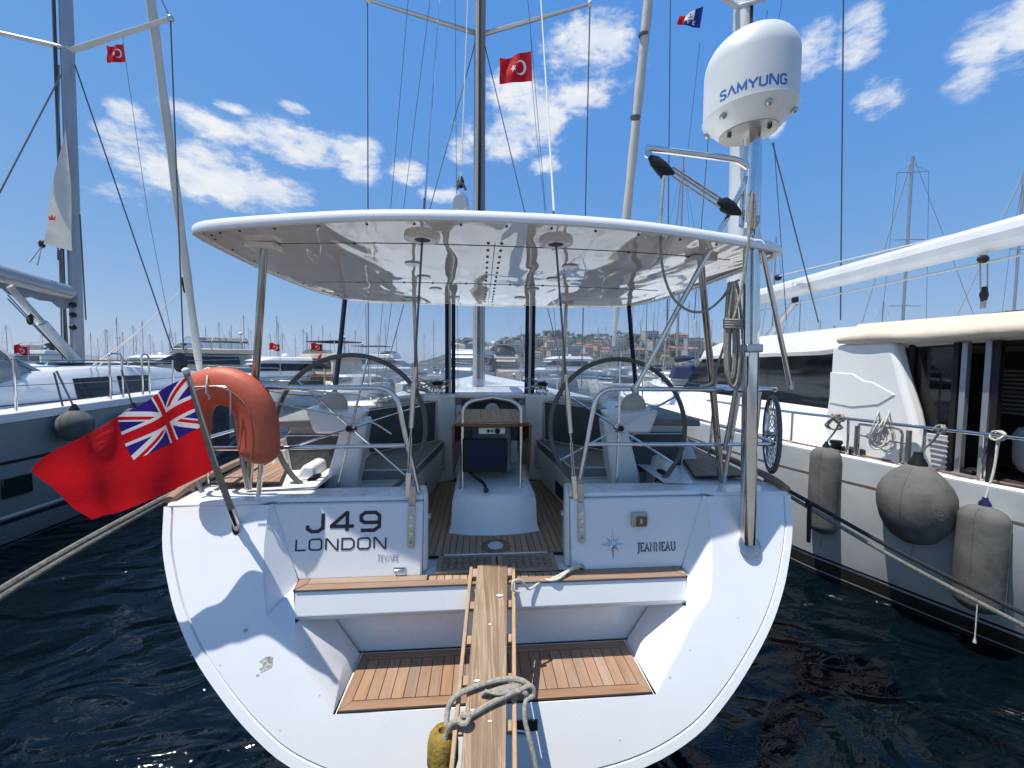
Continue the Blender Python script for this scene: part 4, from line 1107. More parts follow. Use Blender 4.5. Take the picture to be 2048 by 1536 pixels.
nu, nv = 90, 50
en = MB().grid(ens, nu, nv)
uvs = [(i / nu, j / nv) for j in range(nv + 1) for i in range(nu + 1)]
en = reg(en.build('ensign', M['ensign'], None, smooth=80, uvs=uvs, fixn=False))
tag(en, 'large red flag with a British union canton flying from the slanted staff', 'flag')

# horseshoe lifebuoy
lb = ything('horseshoe_lifebuoy', 'faded orange red horseshoe lifebuoy hung on the stern rail behind the flag', 'lifebuoy', aty(450, 950, Y=2.36))
P = [aty(*p, Y=2.37) for p in ((513, 925), (519, 890), (517, 845), (505, 808), (478, 782), (440, 772), (404, 784), (384, 815), (378, 855), (380, 900), (388, 925))]
P = cr(P, 5); k = len(P); rr = [.112] * k
for i, q_ in enumerate((.35, .7, .9, 1.0)): rr[i] = .112 * q_; rr[k - 1 - i] = .112 * q_
lbm = MB(); lbm.tube(P, rr, 18, flat=.62, up=(0, 1, 0)); lbody = lbm.build('float', M['buoy'], lb, smooth=70)
P2 = [p + Vector((0, -.069, 0)) for p in P[2:-2]]
MB().tube(P2, .0035, 5).build('piping', mat('dull_red_piping', (.40, .12, .08), .6), lb)
a = [aty(*p, Y=2.285) for p in ((383, 774), (440, 772), (455, 775), (461, 785), (461, 830))]
MB().tube(fillet(a, .02, 4), .004, 6).build('hanger', M['steel_dull'], lb)
a = [aty(*p, Y=y) for p, y in (((416, 741), 2.36), ((414, 760), 2.29), ((413, 785), 2.275), ((420, 796), 2.30), ((408, 802), 2.36))]
MB().tube(cr(a, 5), .0045, 6).build('lashing', M['rope_white'], lb)
MB().tube(cr([aty(*p, Y=2.36) for p in ((402, 745), (416, 737), (432, 741), (441, 734))], 3), .008, 6).build('strap', M['piping'], lb)
MB().cyl(aty(495, 975, Y=2.55), aty(462, 800, Y=2.50), .013, 10).build('holder_leg', M['steel_dull'], lb)
MB().cyl(aty(395, 962, Y=2.52), aty(404, 985, Y=2.52), .014, 10).build('holder_foot', M['steel_dull'], lb)

# satellite dome, pole and davit ---------------------------------------------------
pb = aty(1496, 1085, Y=2.30); ptp = aty(1507, 255, Y=2.30)
sd = ything('satellite_antenna', 'white satellite dome on a thick polished steel pole with a lifting davit', 'antenna', pb)
MB().cyl(pb, ptp, .046, 24).build('pole', M['steel'], sd)
up_ = (ptp - pb).normalized(); m_ = pb.lerp(ptp, .58)
MB().cyl(aty(1495, 450, Y=2.27), ptp, .047, 24).build('upper_pole', M['steel'], sd)
MB().cyl(aty(1508, 700, Y=2.25), aty(1510, 455, Y=2.25), .021, 14).cyl(aty(1492, 712, Y=2.25), aty(1494, 470, Y=2.25), .021, 14).build('clamped_tube', M['steel'], sd)
MB().bar(aty(1484, 697, Y=2.26), aty(1517, 697, Y=2.26), .09, .05).build('clamp', M['steel_dull'], sd, bevel=.008)
fl = MB().lathe([(.0001, 0), (.072, 0), (.072, .006), (.055, .012), (.0001, .014)], pb + Vector((0, -.015, -.015)), 28, Matrix.Rotation(R(62), 3, 'X')).build('foot_flange', M['steel_dull'], sd)
tilt = Matrix.Rotation(R(4), 3, 'X') @ Matrix.Rotation(R(-3), 3, 'Y')
dc = aty(1496, 266, Y=2.32)
DS = .80
def prof_dome():
    pr = [(.0001, .0), (.205, .0), (.215, .012), (.318, .105), (.322, .115), (.315, .119), (.315, .128)]
    for i in range(0, 19):
        a = math.pi / 2 * i / 18; pr.append((.313 * math.cos(a) ** .72 if i < 18 else .0001, .42 + .222 * math.sin(a) ** 1.05))
    return [(r * DS, z * DS * 1.06) for r, z in pr]
D = MB().lathe(prof_dome()[5:], dc, 48, tilt).build('dome', M['dome'], sd, smooth=60)
MB().lathe(prof_dome()[:6], dc, 48, tilt).build('dome_base', M['gel_in'], D, smooth=30)
MB().lathe([(.0001, -.001), (.2 * DS, -.001), (.2 * DS, -.006), (.0001, -.006)], dc, 40, tilt).build('base_plate', mat('brushed_base_plate', (.62, .60, .55), .22, .7, var=.4, vscale=3), D)
for k in range(6):
    a = R(20 + 60 * k); p = dc + tilt @ Vector((math.cos(a) * .285 * DS, math.sin(a) * .285 * DS, .065 * DS)); 
    MB().ball(p, .02, 8, 6, (1, 1, .9)).build('bolt_pocket', M['steel_dull'], D)
for k in range(3):
    a = R(60 + 120 * k); p = dc + tilt @ Vector((math.cos(a) * .15 * DS, math.sin(a) * .15 * DS, -.014)); MB().ball(p, .014, 8, 6).build('bolt', M['rubber'], D)
# lettering wrapped round the dome
h_ = .050; tw_ = text_width('SAMYUNG', h_, h_ * .16, GL, 1.15); txt = MB()
a_mid = R(-121)
def domep(u, v):
    a = a_mid + (u - tw_ / 2) / (.3165 * DS)
    return dc + tilt @ Vector((math.cos(a) * .3148 * DS, math.sin(a) * .3148 * DS, .128 + v))
letters(txt, 'SAMYUNG', domep, h_, h_ * .16, h_ * .22, GL, 1.15, 0, True)
txt.build('lettering', M['letter_blue'], D, smooth=0)

# davit arm, tackle, braces
arm = [aty(1510, 420, Y=2.27), aty(1508, 345, Y=2.27), aty(1478, 320, Y=2.27), aty(1292, 296, Y=2.24)]
MB().tube(fillet(arm, .09, 6), .0185, 12).build('davit_arm', M['steel'], sd)
MB().lathe([(.012, -.006), (.024, -.006), (.024, .006), (.012, .006)], aty(1296, 307, Y=2.24), 14, Matrix.Rotation(R(90), 3, 'X')).build('eye', M['steel'], sd)
for (a, b, ya, yb) in (((1493, 362), (1270, 778), 2.27, 2.46), ((1512, 440), (1581, 772), 2.26, 2.50)):
    p, q_ = aty(*a, Y=ya), aty(*b, Y=yb)
    br = MB().cyl(p, q_, .0165, 12).build('brace', M['steel'], sd)
    MB().box(p, (.035, .03, .05)).box(q_, (.035, .03, .06)).build('brace_end', M['steel_dull'], br, bevel=.006)
MB().cyl(aty(1449, 900, Y=2.45), aty(1486, 700, Y=2.33), .013, 10).build('brace', M['steel_dull'], sd)
bl = [aty(1296, 310, Y=2.24), aty(1309, 322, Y=2.24), aty(1325, 338, Y=2.24), aty(1345, 343, Y=2.24)]
tk = MB().tube([bl[0], bl[1], bl[2], aty(1348, 347, Y=2.24)], [.008, .035, .045, .012], 10, flat=.5, up=(0, 1, 0)).build('tackle_block', M['black'], sd)
MB().tube([bl[2], aty(1324, 356, Y=2.24)], [.02, .012], 8).build('cam_cleat', M['black'], tk)
e0, e1 = aty(1436, 402, Y=2.25), aty(1482, 428, Y=2.26)
tk2 = MB().tube([e0, e0.lerp(e1, .25), e0.lerp(e1, .6), e1], [.016, .046, .042, .012], 10, flat=.5, up=(0, 1, 0)).build('tackle_block', M['black'], sd)
MB().tube([e1, aty(1500, 440, Y=2.26), aty(1512, 452, Y=2.26)], [.014, .018, .016], 8).build('snap_shackle', M['steel_dull'], sd)
for dy_ in (-9, -1, 10):
    MB().cyl(aty(1345, 343 + dy_, Y=2.24), aty(1445, 408 + dy_, Y=2.25), .0062, 6).build('tackle_fall', M['rope'], sd)
fr = [aty(*p, Y=y) for p, y in (((1328, 352), 2.22), ((1324, 400), 2.2), ((1321, 470), 2.2), ((1326, 540), 2.2), ((1346, 595), 2.2), ((1380, 622), 2.22), ((1415, 620), 2.24), ((1445, 595), 2.25), ((1462, 570), 2.26), ((1478, 560), 2.26))]
reg(tag(MB().tube(cr(fr, 6), .0075, 8).build('hoist_rope', M['rope']), 'grey tackle rope hanging from the davit in a deep loop', 'rope'))
# rope hanks on the pole
def hank(name, label, cx, y0, y1, w_, n_, Y, m, r_=.008, tie=None):
    mb = MB()
    for k in range(n_):
        ox = random.uniform(-w_, w_) * .5; oy = random.uniform(-15, 15); ww = w_ * random.uniform(.6, 1.15); dY = random.uniform(-.03, .03)
        pts = []
        for i in range(14):
            a = 2 * math.pi * i / 14; t = (1 - math.cos(a)) / 2
            bulge = .35 + .65 * t if t < .85 else 1.0
            pts.append(aty(cx + ox + math.sin(a) * ww * bulge, y0 + (y1 - y0 + oy) * t, Y=Y + dY))
        mb.tube(cr(pts, 3, True), r_, 6, closed=True)
    o = mb
    if tie:
        for k in range(4):
            pts = [aty(cx + math.cos(a) * w_ * 1.05, tie + k * 5, Y=Y + .045 * math.sin(a)) for a in [2 * math.pi * i / 10 for i in range(10)]]
            mb.tube(cr(pts, 2, True), r_, 6, closed=True)
    return tag(reg(mb.build(name, m)), label, 'rope')
hank('rope_hank', 'bundle of grey brown rope tied at its waist, hanging on the antenna pole', 1466, 565, 770, 17, 7, 2.24, M['rope'], tie=640)
hank('rope_hank', 'thin grey rope bunch hooked high on the antenna pole beside the tackle', 1505, 385, 470, 8, 3, 2.2, M['rope'], .007)
lr_ = [aty(*p, Y=y) for p, y in (((1500, 450), 2.2), ((1492, 520), 2.2), ((1478, 600), 2.2), ((1452, 680), 2.22), ((1433, 740), 2.3), ((1428, 770), 2.4))]
reg(tag(MB().tube(cr(lr_, 5), .0075, 8).build('pole_lashing', M['rope']), 'rope leading down from the tackle shackle to the stern rail', 'rope'))
reg(tag(MB().tube(cr([aty(*p, Y=y) for p, y in (((1400, 772), 2.5), ((1420, 768), 2.44), ((1432, 755), 2.44), ((1428, 775), 2.47), ((1412, 782), 2.5))], 4), .009, 7).build('knot', M['rope_white']), 'pale rope knot tied round the top stern rail near the pole', 'rope'))

# spoked wheel hung outboard of the rail (bicycle wheel seen nearly edge on)
wc = aty(1543, 868, Y=2.75); bw = ything('bicycle_wheel', 'shiny spoked bicycle wheel seen almost edge on behind the antenna pole', 'wheel', wc)
Rw = Matrix.Rotation(R(61), 3, 'Z')
def bwp(a, r_, d=0): return wc + Rw @ Vector((math.cos(a) * r_, d, math.sin(a) * r_))
MB().tube([bwp(2 * math.pi * i / 48, .285) for i in range(48)], .016, 8, closed=True).build('tyre', M['leather'], bw)
MB().tube([bwp(2 * math.pi * i / 48, .255) for i in range(48)], .009, 6, closed=True).build('rim', M['steel'], bw)
MB().cyl(bwp(0, 0, -.04), bwp(0, 0, .04), .02, 12).build('hub', M['steel_dull'], bw)
for k in range(32):
    a = 2 * math.pi * k / 32; MB().cyl(bwp(a + .25 * (1 if k % 2 else -1), .018, .03 * (1 if k % 2 else -1)), bwp(a, .25), .004, 5).build('spoke', M['steel'], bw)

# gangway plank (passerelle) ---------------------------------------------------------
g1 = aty(985, 1131, Z=1.235); g1.z = 1.215; dirg = Vector((-.052, -.70, -.355)).normalized()
pa = ything('gangway', 'worn wooden gangway plank with slatted side rails leading up to the stern step', 'gangway', g1 + dirg * 1.35)
xg = Vector((0, 0, 1)).cross(dirg).normalized() * -1.0; xg = Vector((1, .0, 0)); ug = xg.cross(-dirg).normalized(); 
if ug.z < 0: ug = -ug
L = 1.62
def gp(u, t, h): return g1 + xg * u + dirg * t + ug * h
def gbar(u0, u1, t0, t1, h0, h1): return MB().hexa([gp(u0, t0, h0), gp(u1, t0, h0), gp(u1, t1, h0), gp(u0, t1, h0)], [gp(u0, t0, h1), gp(u1, t0, h1), gp(u1, t1, h1), gp(u0, t1, h1)])
gbar(-.094, .094, 0, L, .018, .042).build('plank', M['plank'], pa, bevel=.004)
for s_ in SS: gbar(s_ * .122, s_ * .142, .0, L, -.025, .030).build('side_rail', M['teak_sole'], pa, bevel=.004)
for i, t in enumerate((.02, .215, .40, .585, .77, .96, 1.15, 1.34)):
    gbar(-.121, .121, t, t + (.055 if i == 0 else .042), -.01, .017 if i else .036).build('cross_slat', M['teak_sole_x'], pa, bevel=.003)
for x, t, r_ in ((.05, .20, .017), (-.05, .62, .012), (.0, .36, .007), (-.06, .735, .009), (.02, .78, .008)):
    c = gp(x, t, .043); MB().ball(c, r_, 10, 6, (1.2, .8, .12)).build('dropping', M['bone'], pa)
# ropes over the gangway, made from points on its own surface
def gpx(px, py, h=.05):
    c = PIV + RZI @ (CAM - OFF - PIV); r = RZI @ ray(px, py); t = (gp(0, 0, h) - c).dot(ug) / r.dot(ug); return c + r * t
rp = [gpx(893, 1450, .01), gpx(897, 1415, .03), gpx(915, 1390, .055), gpx(960, 1370, .06), gpx(1010, 1358, .07), gpx(1045, 1362, .07), gpx(1062, 1378, .06), gpx(1056, 1395, .045), gpx(1050, 1385, .08), gpx(1035, 1382, .07), gpx(985, 1405, .06), gpx(930, 1437, .055), gpx(905, 1445, .05), gpx(893, 1468, .0), gpx(888, 1490, -.03)]
gr = MB().tube(cr(rp, 6), .0125, 9)
gr.tube(cr([gpx(1040, 1380, .09), gpx(1062, 1372, .09), gpx(1068, 1390, .06), gpx(1052, 1402, .06), gpx(1050, 1440, .03), gpx(1065, 1500, -.03), gpx(1078, 1560, -.1)], 6), .011, 9)
gr.tube(cr([gpx(922, 1430, .075), gpx(938, 1432, .085), gpx(933, 1446, .075), gpx(920, 1445, .07), gpx(924, 1430, .06)], 4), .012, 8)
for k in range(5):
    gr.tube(cr([gpx(962 + k * 2, 1390 - k * 2, .052 + .006 * k), gpx(1000, 1376 + k * 3, .062 + .004 * k), gpx(1046 - k * 3, 1366 + k * 3, .06)], 4), .008, 6)
tag(reg(gr.build('mooring_rope', M['rope'])), 'thick grey rope looped and knotted across the gangway plank', 'rope')
wr = [aty(1166, 1134, Y=2.38), aty(1150, 1133, Y=2.33), aty(1110, 1155, Y=2.30), aty(1068, 1163, Y=2.30), aty(1058, 1158, Y=2.31), aty(1085, 1160, Y=2.29), aty(1115, 1158, Y=2.26), aty(1140, 1140, Y=2.32), aty(1160, 1133, Y=2.37)]
wrm = MB().tube(cr(wr, 6), .009, 8)
wrm.tube(cr([aty(1085, 1160, Y=2.28), aty(1060, 1178, Y=2.24), aty(1050, 1170, Y=2.22), aty(1038, 1160, Y=2.20), aty(1026, 1164, Y=2.18), aty(1027, 1180, Y=2.17), aty(1040, 1184, Y=2.18)], 5), .0075, 8)
tag(reg(wrm.build('gate_rope', M['rope_white'])), 'white rope from the hole in the transom wall tied to the gangway rail', 'rope')
c = aty(1163, 1134, Y=2.385); tag(reg(MB().lathe([(.008, 0), (.018, 0), (.018, .006), (.008, .006)], c, 16, Matrix.Rotation(R(90), 3, 'X')).build('fairlead', M['rubber'], yacht)), None, None) if False else MB().lathe([(.008, 0), (.018, 0), (.018, .008), (.008, .008)], c, 16, Matrix.Rotation(R(90), 3, 'X')).build('rope_hole', M['rubber'], yacht)
fc = gpx(886, 1495, -.09)
fo = MB(); prf = [(.022, .07), (.045, .075), (.062, .055), (.07, .02), (.07, -.05), (.06, -.085), (.035, -.10), (.0001, -.10)]
fo.lathe([(.018, .03)] + prf, fc, 20, Matrix.Rotation(R(-12), 3, 'X'))
tag(reg(fo.build('float', M['yellow'], smooth=70)), 'dirty yellow rope float hanging beside the gangway', 'float')

# cushions -------------------------------------------------------------------------------------
def cushion(name, label, hexab, hexat, m, group=None, bev=.016, pipe=True):
    o = MB().hexa(hexab, hexat).build(name, m, None, bevel=bev, seg=3); reg(tag(o, label, 'cushion', group))
    if pipe:
        V8 = [Vector(p) for p in list(hexab) + list(hexat)]
        c = sum(V8, Vector()) / 8
        P = [p + (c - p).normalized() * .004 for p in V8]
        lp = MB().tube(fillet([P[4], P[5], P[6], P[7], P[4]], .03, 4), .006, 5)
        lp.tube(fillet([P[0], P[1], P[5], P[4], P[0]], .03, 4), .006, 5)
        lp.build('piping', M['piping'], o)
    return o
for s_ in SS:
    side = 'by the port wheel' if s_ < 0 else 'by the starboard wheel'
    T = lambda x, y, z: (s_ * x, y, z)
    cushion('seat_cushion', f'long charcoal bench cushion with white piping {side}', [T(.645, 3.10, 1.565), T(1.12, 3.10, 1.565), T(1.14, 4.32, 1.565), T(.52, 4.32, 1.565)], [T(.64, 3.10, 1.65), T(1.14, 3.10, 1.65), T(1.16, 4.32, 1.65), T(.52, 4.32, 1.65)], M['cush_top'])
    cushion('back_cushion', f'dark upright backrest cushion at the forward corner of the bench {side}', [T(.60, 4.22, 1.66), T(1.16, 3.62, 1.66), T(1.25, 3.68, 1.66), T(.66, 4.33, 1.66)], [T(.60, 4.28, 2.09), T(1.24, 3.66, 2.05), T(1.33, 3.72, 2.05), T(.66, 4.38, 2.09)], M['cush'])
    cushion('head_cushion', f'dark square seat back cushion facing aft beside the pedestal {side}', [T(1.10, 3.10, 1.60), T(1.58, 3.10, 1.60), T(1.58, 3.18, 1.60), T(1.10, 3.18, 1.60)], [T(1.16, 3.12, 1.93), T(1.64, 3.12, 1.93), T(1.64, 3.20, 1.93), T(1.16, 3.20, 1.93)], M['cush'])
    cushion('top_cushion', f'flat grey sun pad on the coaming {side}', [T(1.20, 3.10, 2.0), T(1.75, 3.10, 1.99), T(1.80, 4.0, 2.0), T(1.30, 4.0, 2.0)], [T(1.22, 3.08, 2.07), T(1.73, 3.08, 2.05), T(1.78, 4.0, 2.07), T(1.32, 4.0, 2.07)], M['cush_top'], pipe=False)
# rope heaps by the winches
def heap(label, c, spread, n_, mats_, name='rope_coil'):
    root = ything(name, label, 'rope', c)
    for m_ in mats_:
        mb = MB()
        for k in range(n_):
            o = Vector((random.uniform(-1, 1) * spread, random.uniform(-.5, .5) * spread * .6, random.uniform(.01, .07))); r_ = random.uniform(.05, .09)
            tz = Matrix.Rotation(random.uniform(-.9, .9), 3, 'X') @ Matrix.Rotation(random.uniform(-.9, .9), 3, 'Y')
            mb.tube(cr([Vector(c) + o + tz @ Vector((math.cos(a) * r_ * 1.3, math.sin(a) * r_, 0)) + Vector((0, 0, .05)) for a in [2 * math.pi * i / 9 for i in range(9)]], 2, True), .0075, 5, closed=True)
        mb.build('coil', m_, root)
heap('tangle of white, teal and yellow sheets heaped behind the port winch', (-.72, 4.5, 2.15), .17, 4, (M['rope_white'], M['rope_teal'], M['rope_yellow']))
heap('blue and pale rope tail coiled beside the starboard winch', (.55, 4.52, 2.16), .05, 3, (M['rope_teal'], M['rope_white']))
heap('pale rope tail lying on the port coaming', (-1.15, 4.25, 2.05), .13, 3, (M['rope_white'],))

# mooring lines ---------------------------------------------------------------------------------
def mooring(label, pts, r_, m, name='mooring_line'):
    return tag(reg(MB().tube(cr(pts, 5), r_, 8).build(name, m)), label, 'rope')
mooring('upper grey mooring line running from the port quarter to the quay', [aty(395, 970, Y=2.7), aty(350, 985, Y=2.66), aty(180, 1075, Y=2.3), aty(0, 1180, Y=1.9), aty(-260, 1350, Y=1.55)], .017, M['rope_grey'])
mooring('lower grey mooring line close under the upper one off the port quarter', [aty(400, 978, Y=2.74), aty(350, 992, Y=2.72), aty(180, 1087, Y=2.36), aty(0, 1195, Y=1.96), aty(-260, 1375, Y=1.6)], .015, M['rope_grey'])
mooring('taut black mooring line from the starboard quarter to the quay', [aty(1530, 955, Y=2.75), aty(1620, 1005, Y=2.6), aty(1800, 1105, Y=2.3), aty(2048, 1228, Y=1.95), aty(2300, 1350, Y=1.65)], .014, M['rope_black'])
mooring('second black mooring line just below the first with grey chafe at its end', [aty(1528, 960, Y=2.75), aty(1622, 1018, Y=2.59), aty(1800, 1122, Y=2.29), aty(2048, 1252, Y=1.94), aty(2300, 1382, Y=1.63)], .014, M['rope_grey'])
kb = aty(1619, 1008, Y=2.59)
tag(reg(MB().ball(kb, .026, 10, 8).tube([kb, aty(1618, 1050, Y=2.59), aty(1617, 1084, Y=2.59)], [.013, .014, .013], 8).build('rope_tail', M['rope_black'])), 'black rope knot with a short hanging tail on the starboard mooring line', 'rope')

# crescent flag on the yacht's starboard spreader
def small_flag(label, corners, Y, m, name='courtesy_flag', amp=.06, halyard=None, place=reg):
    a, b, c, d = [aty(*p, Y=Y) for p in corners]    # hoist top, hoist bottom, fly bottom, fly top
    sz = (d - a).length
    def f(u, v):
        p = b.lerp(a, v).lerp(c.lerp(d, v), u)
        wv = amp * sz * (math.sin(u * 8 + v * 2) * min(1, u * 2) + .5 * math.sin(v * 7 + u * 3) * u)
        return p + Vector((.25 * wv, wv, .5 * wv * (1 - v)))
    n1_, n2_ = 26, 16
    o = MB().grid(f, n1_, n2_).build(name, m, None, smooth=80, uvs=[(i / n1_, j / n2_) for j in range(n2_ + 1) for i in range(n1_ + 1)], fixn=False)
    place(tag(o, label, 'flag'))
    if halyard:
        P = [aty(*p, Y=Y + .01) for p in halyard]
        MB().tube(P, .004, 5).build('halyard', M['wire'], o)
    return o
small_flag('large red crescent and star flag flying beside the main mast of the central yacht', [(1062, 102), (1064, 162), (998, 168), (1000, 118)], 6.9, M['crescent'], halyard=[(1061, 60), (1063, 102), (1064, 162), (1075, 290), (1090, 420)])
# ================================================================ grey green yacht on the port side
def keep(o): return o
ly = thing('sailing_yacht', 'grey green hulled sailing yacht moored at the left with grey sail cover', 'yacht', (-8.2, 6.5, 0))
LX = -8.2
HS = [(2.0, 1.72), (2.01, 1.2), (1.97, .6), (1.86, .15), (1.7, -.15), (.9, -.4), (0, -.45)]
def simple_hull(stations, cx, half, parent, name, m, sheer0=None):
    mb = MB(); rs = []
    z1, z0 = half[0][1], half[-1][1]
    for (y, s_, zs) in stations:
        rs.append([Vector((cx + x * s_, y, z0 + (z - z0) * (zs - z0) / (z1 - z0))) for x, z in full(half)])
    n_ = len(rs[0]); mb.add([p for r in rs for p in r], [(i * n_ + k, i * n_ + k + 1, (i + 1) * n_ + k + 1, (i + 1) * n_ + k) for i in range(len(rs) - 1) for k in range(n_ - 1)])
    for i in range(len(rs) - 1):      # deck
        mb.add([rs[i][0], rs[i][-1], rs[i + 1][-1], rs[i + 1][0]], [(0, 1, 2, 3)])
    mb.add(rs[0], [tuple(range(n_))])
    return mb
stl = [(.3, .93, 1.66), (3, .99, 1.70), (5.5, 1.0, 1.75), (8, .96, 1.83), (10, .80, 1.90), (12, .5, 1.99), (13.3, .2, 2.04), (13.9, .02, 2.07)]
hm = simple_hull(stl, LX, HS, ly, 'hull', M['hull_grey'])
hm.build('hull', M['hull_grey'], ly, smooth=40)
def side_strip(stl_, cx, half, za, zb, out, side=1, thick=.004):
    """a narrow band on one hull side between two heights (fractions of the sheer)"""
    mb = MB(); z1, z0 = half[0][1], half[-1][1]
    rows = []
    for (y, s_, zs) in stl_:
        r = []
        for z in (za, zb):
            t = (z - z0) / (zs - z0); zz = z0 + t * (z1 - z0)
            for (xa, a), (xb, b) in zip(half[:-1], half[1:]):
                if b <= zz <= a + 1e-6:
                    x = xb + (xa - xb) * (zz - b) / (a - b); break
            else: x = half[0][0]
            r.append(Vector((cx + side * (x * s_ + out), y, z)))
        rows.append(r)
    for i in range(len(rows) - 1): mb.add([rows[i][0], rows[i + 1][0], rows[i + 1][1], rows[i][1]], [(0, 1, 2, 3)])
    return mb
fine = []
for i in range(len(stl) - 1):
    for j in range(4):
        t = j / 4; fine.append(tuple(a + (b - a) * t for a, b in zip(stl[i], stl[i + 1])))
side_strip(fine, LX, HS, 1.15, 1.19, .006).build('hull_stripe', M['stripe_navy'], ly)
side_strip(fine, LX, HS, .02, .40, .006).build('boot_top', M['stripe_navy'], ly)
side_strip(fine, LX, HS, .43, .47, .007).build('boot_line', M['gel_nb'], ly)
# deck, toe rail, coachroof
dm = MB()
for i in range(len(fine) - 1):
    (y0, a0_, z0_), (y1, a1_, z1_) = fine[i], fine[i + 1]
    for s_ in SS:
        dm.add([(LX + s_ * 2.03 * a0_, y0, z0_ - .06), (LX + s_ * 2.03 * a1_, y1, z1_ - .06), (LX + s_ * 2.03 * a1_, y1, z1_ + .05), (LX + s_ * 2.03 * a0_, y0, z0_ + .05)], [(0, 1, 2, 3)])
        dm.add([(LX + s_ * 2.03 * a0_, y0, z0_ + .05), (LX + s_ * 2.03 * a1_, y1, z1_ + .05), (LX, y1, z1_ + .10), (LX, y0, z0_ + .10)], [(0, 1, 2, 3)])
dm.build('deck', M['gel_nb'], ly, smooth=30)
cr2 = MB(); secs = []
for y, wd, h in ((5.5, 1.42, 2.12), (6.3, 1.42, 2.36), (7.5, 1.34, 2.42), (9, 1.15, 2.40), (10.6, .8, 2.28), (11.6, .5, 2.05)):
    b = 1.82; secs.append([Vector((LX + x * wd, y, b + (h - b) * k)) for x, k in ((-1.06, 0), (-1.0, .7), (-.92, .93), (-.5, 1.0), (.5, 1.0), (.92, .93), (1.0, .7), (1.06, 0))])
cr2.rings(secs); cr2.build('coachroof', M['gel_nb'], ly, smooth=30)
cb_ = MB().prism([(LX + 1.05, y, z) for y, z in ((.5, 1.78), (.5, 2.05), (5.6, 2.12), (6.4, 2.10), (6.85, 1.80))], (.36, 0, 0)); cb_.build('cockpit_coaming', M['gel_nb'], ly, bevel=.06, seg=3)
def roof_x(y):
    for a, b in zip(secs[:-1], secs[1:]):
        if a[0].y <= y <= b[0].y:
            t = (y - a[0].y) / (b[0].y - a[0].y); return a[-1].lerp(b[-1], t), a[-2].lerp(b[-2], t)
for y0, y1 in ((6.85, 7.58), (7.70, 8.5)):
    P0, P1 = roof_x(y0), roof_x(y1); f = lambda q_, k: q_[0].lerp(q_[1], k) + Vector((.006, 0, .0))
    MB().add([f(P0, .95), f(P0, .12), f(roof_x(y1 - .08), .12), f(P1, .95)], [(0, 1, 2, 3)]).build('window', M['glass_dark'], ly, smooth=0)
MB().add([(LX + 1.425, 4.9, 1.81), (LX + 1.425, 6.25, 1.82), (LX + 1.425, 6.05, 1.97), (LX + 1.425, 4.9, 1.97)], [(0, 1, 2, 3)]).build('window', M['glass_dark'], ly, smooth=0)
hw0, hw1 = at(2, 960, X=LX + 2.0), at(64, 960, X=LX + 2.0)
for dy_ in (0, -1.6):
    MB().box((LX + 2.0, (hw0.y + hw1.y) / 2 + dy_, at(32, 972, X=LX + 2.0).z), (.03, hw1.y - hw0.y, .26)).build('hull_window', M['glass_dark'], ly, bevel=.012)
for y in (7.6, 9.2):
    MB().box((LX + .55, y, 2.44), (.5, .5, .04)).build('deck_hatch', M['glass_dark'], ly, bevel=.02)
MB().tube(cr([(LX + 1.05, 6.8, 2.42), (LX + 1.05, 6.9, 2.49), (LX + 1.0, 7.6, 2.50), (LX + .95, 8.3, 2.49), (LX + .94, 8.4, 2.40)], 4), .014, 6).build('grab_rail', M['steel'], ly)
MB().tube(cr([(LX + 1.55, 5.6, 1.86), (LX + 1.5, 7, 1.87), (LX + 1.35, 9, 1.93), (LX + .9, 11, 2.0)], 4), .01, 5).build('jackstay', M['rope_black'], ly)
MB().box((LX + 1.82, 7.35, 1.84), (.05, .35, .05)).build('mooring_cleat', M['steel'], ly, bevel=.015)
a = at(20, 968, X=LX + 2.01); 
# sprayhood
sh = MB(); rsn = []
for y, h, wd in ((4.9, 3.05, 1.38), (5.7, 3.08, 1.38), (6.15, 2.92, 1.36), (6.75, 2.38, 1.32)):
    rsn.append([Vector((LX + math.cos(a) * wd, y, 2.05 + (h - 2.05) * math.sin(a) ** .6 if a not in (0, math.pi) else 2.05)) for a in [math.pi * i / 16 for i in range(17)]])
sh.add([p for r in rsn[:2] for p in r], [(i, i + 1, 17 + i + 1, 17 + i) for i in range(16)]); sh.build('sprayhood_top', M['canvas'], ly, smooth=60)
MB().add([p for r in rsn[1:] for p in r], [(j * 17 + i, j * 17 + i + 1, j * 17 + 17 + i + 1, j * 17 + 17 + i) for j in range(2) for i in range(16)]).build('sprayhood_window', M['clear'], ly, smooth=60)
for r in (rsn[1], rsn[2], rsn[3]): MB().tube(r, .03, 6).build('sprayhood_seam', M['canvas'], ly)
MB().tube([rsn[1][3], rsn[3][1]], .035, 6).build('sprayhood_seam', M['canvas'], ly)
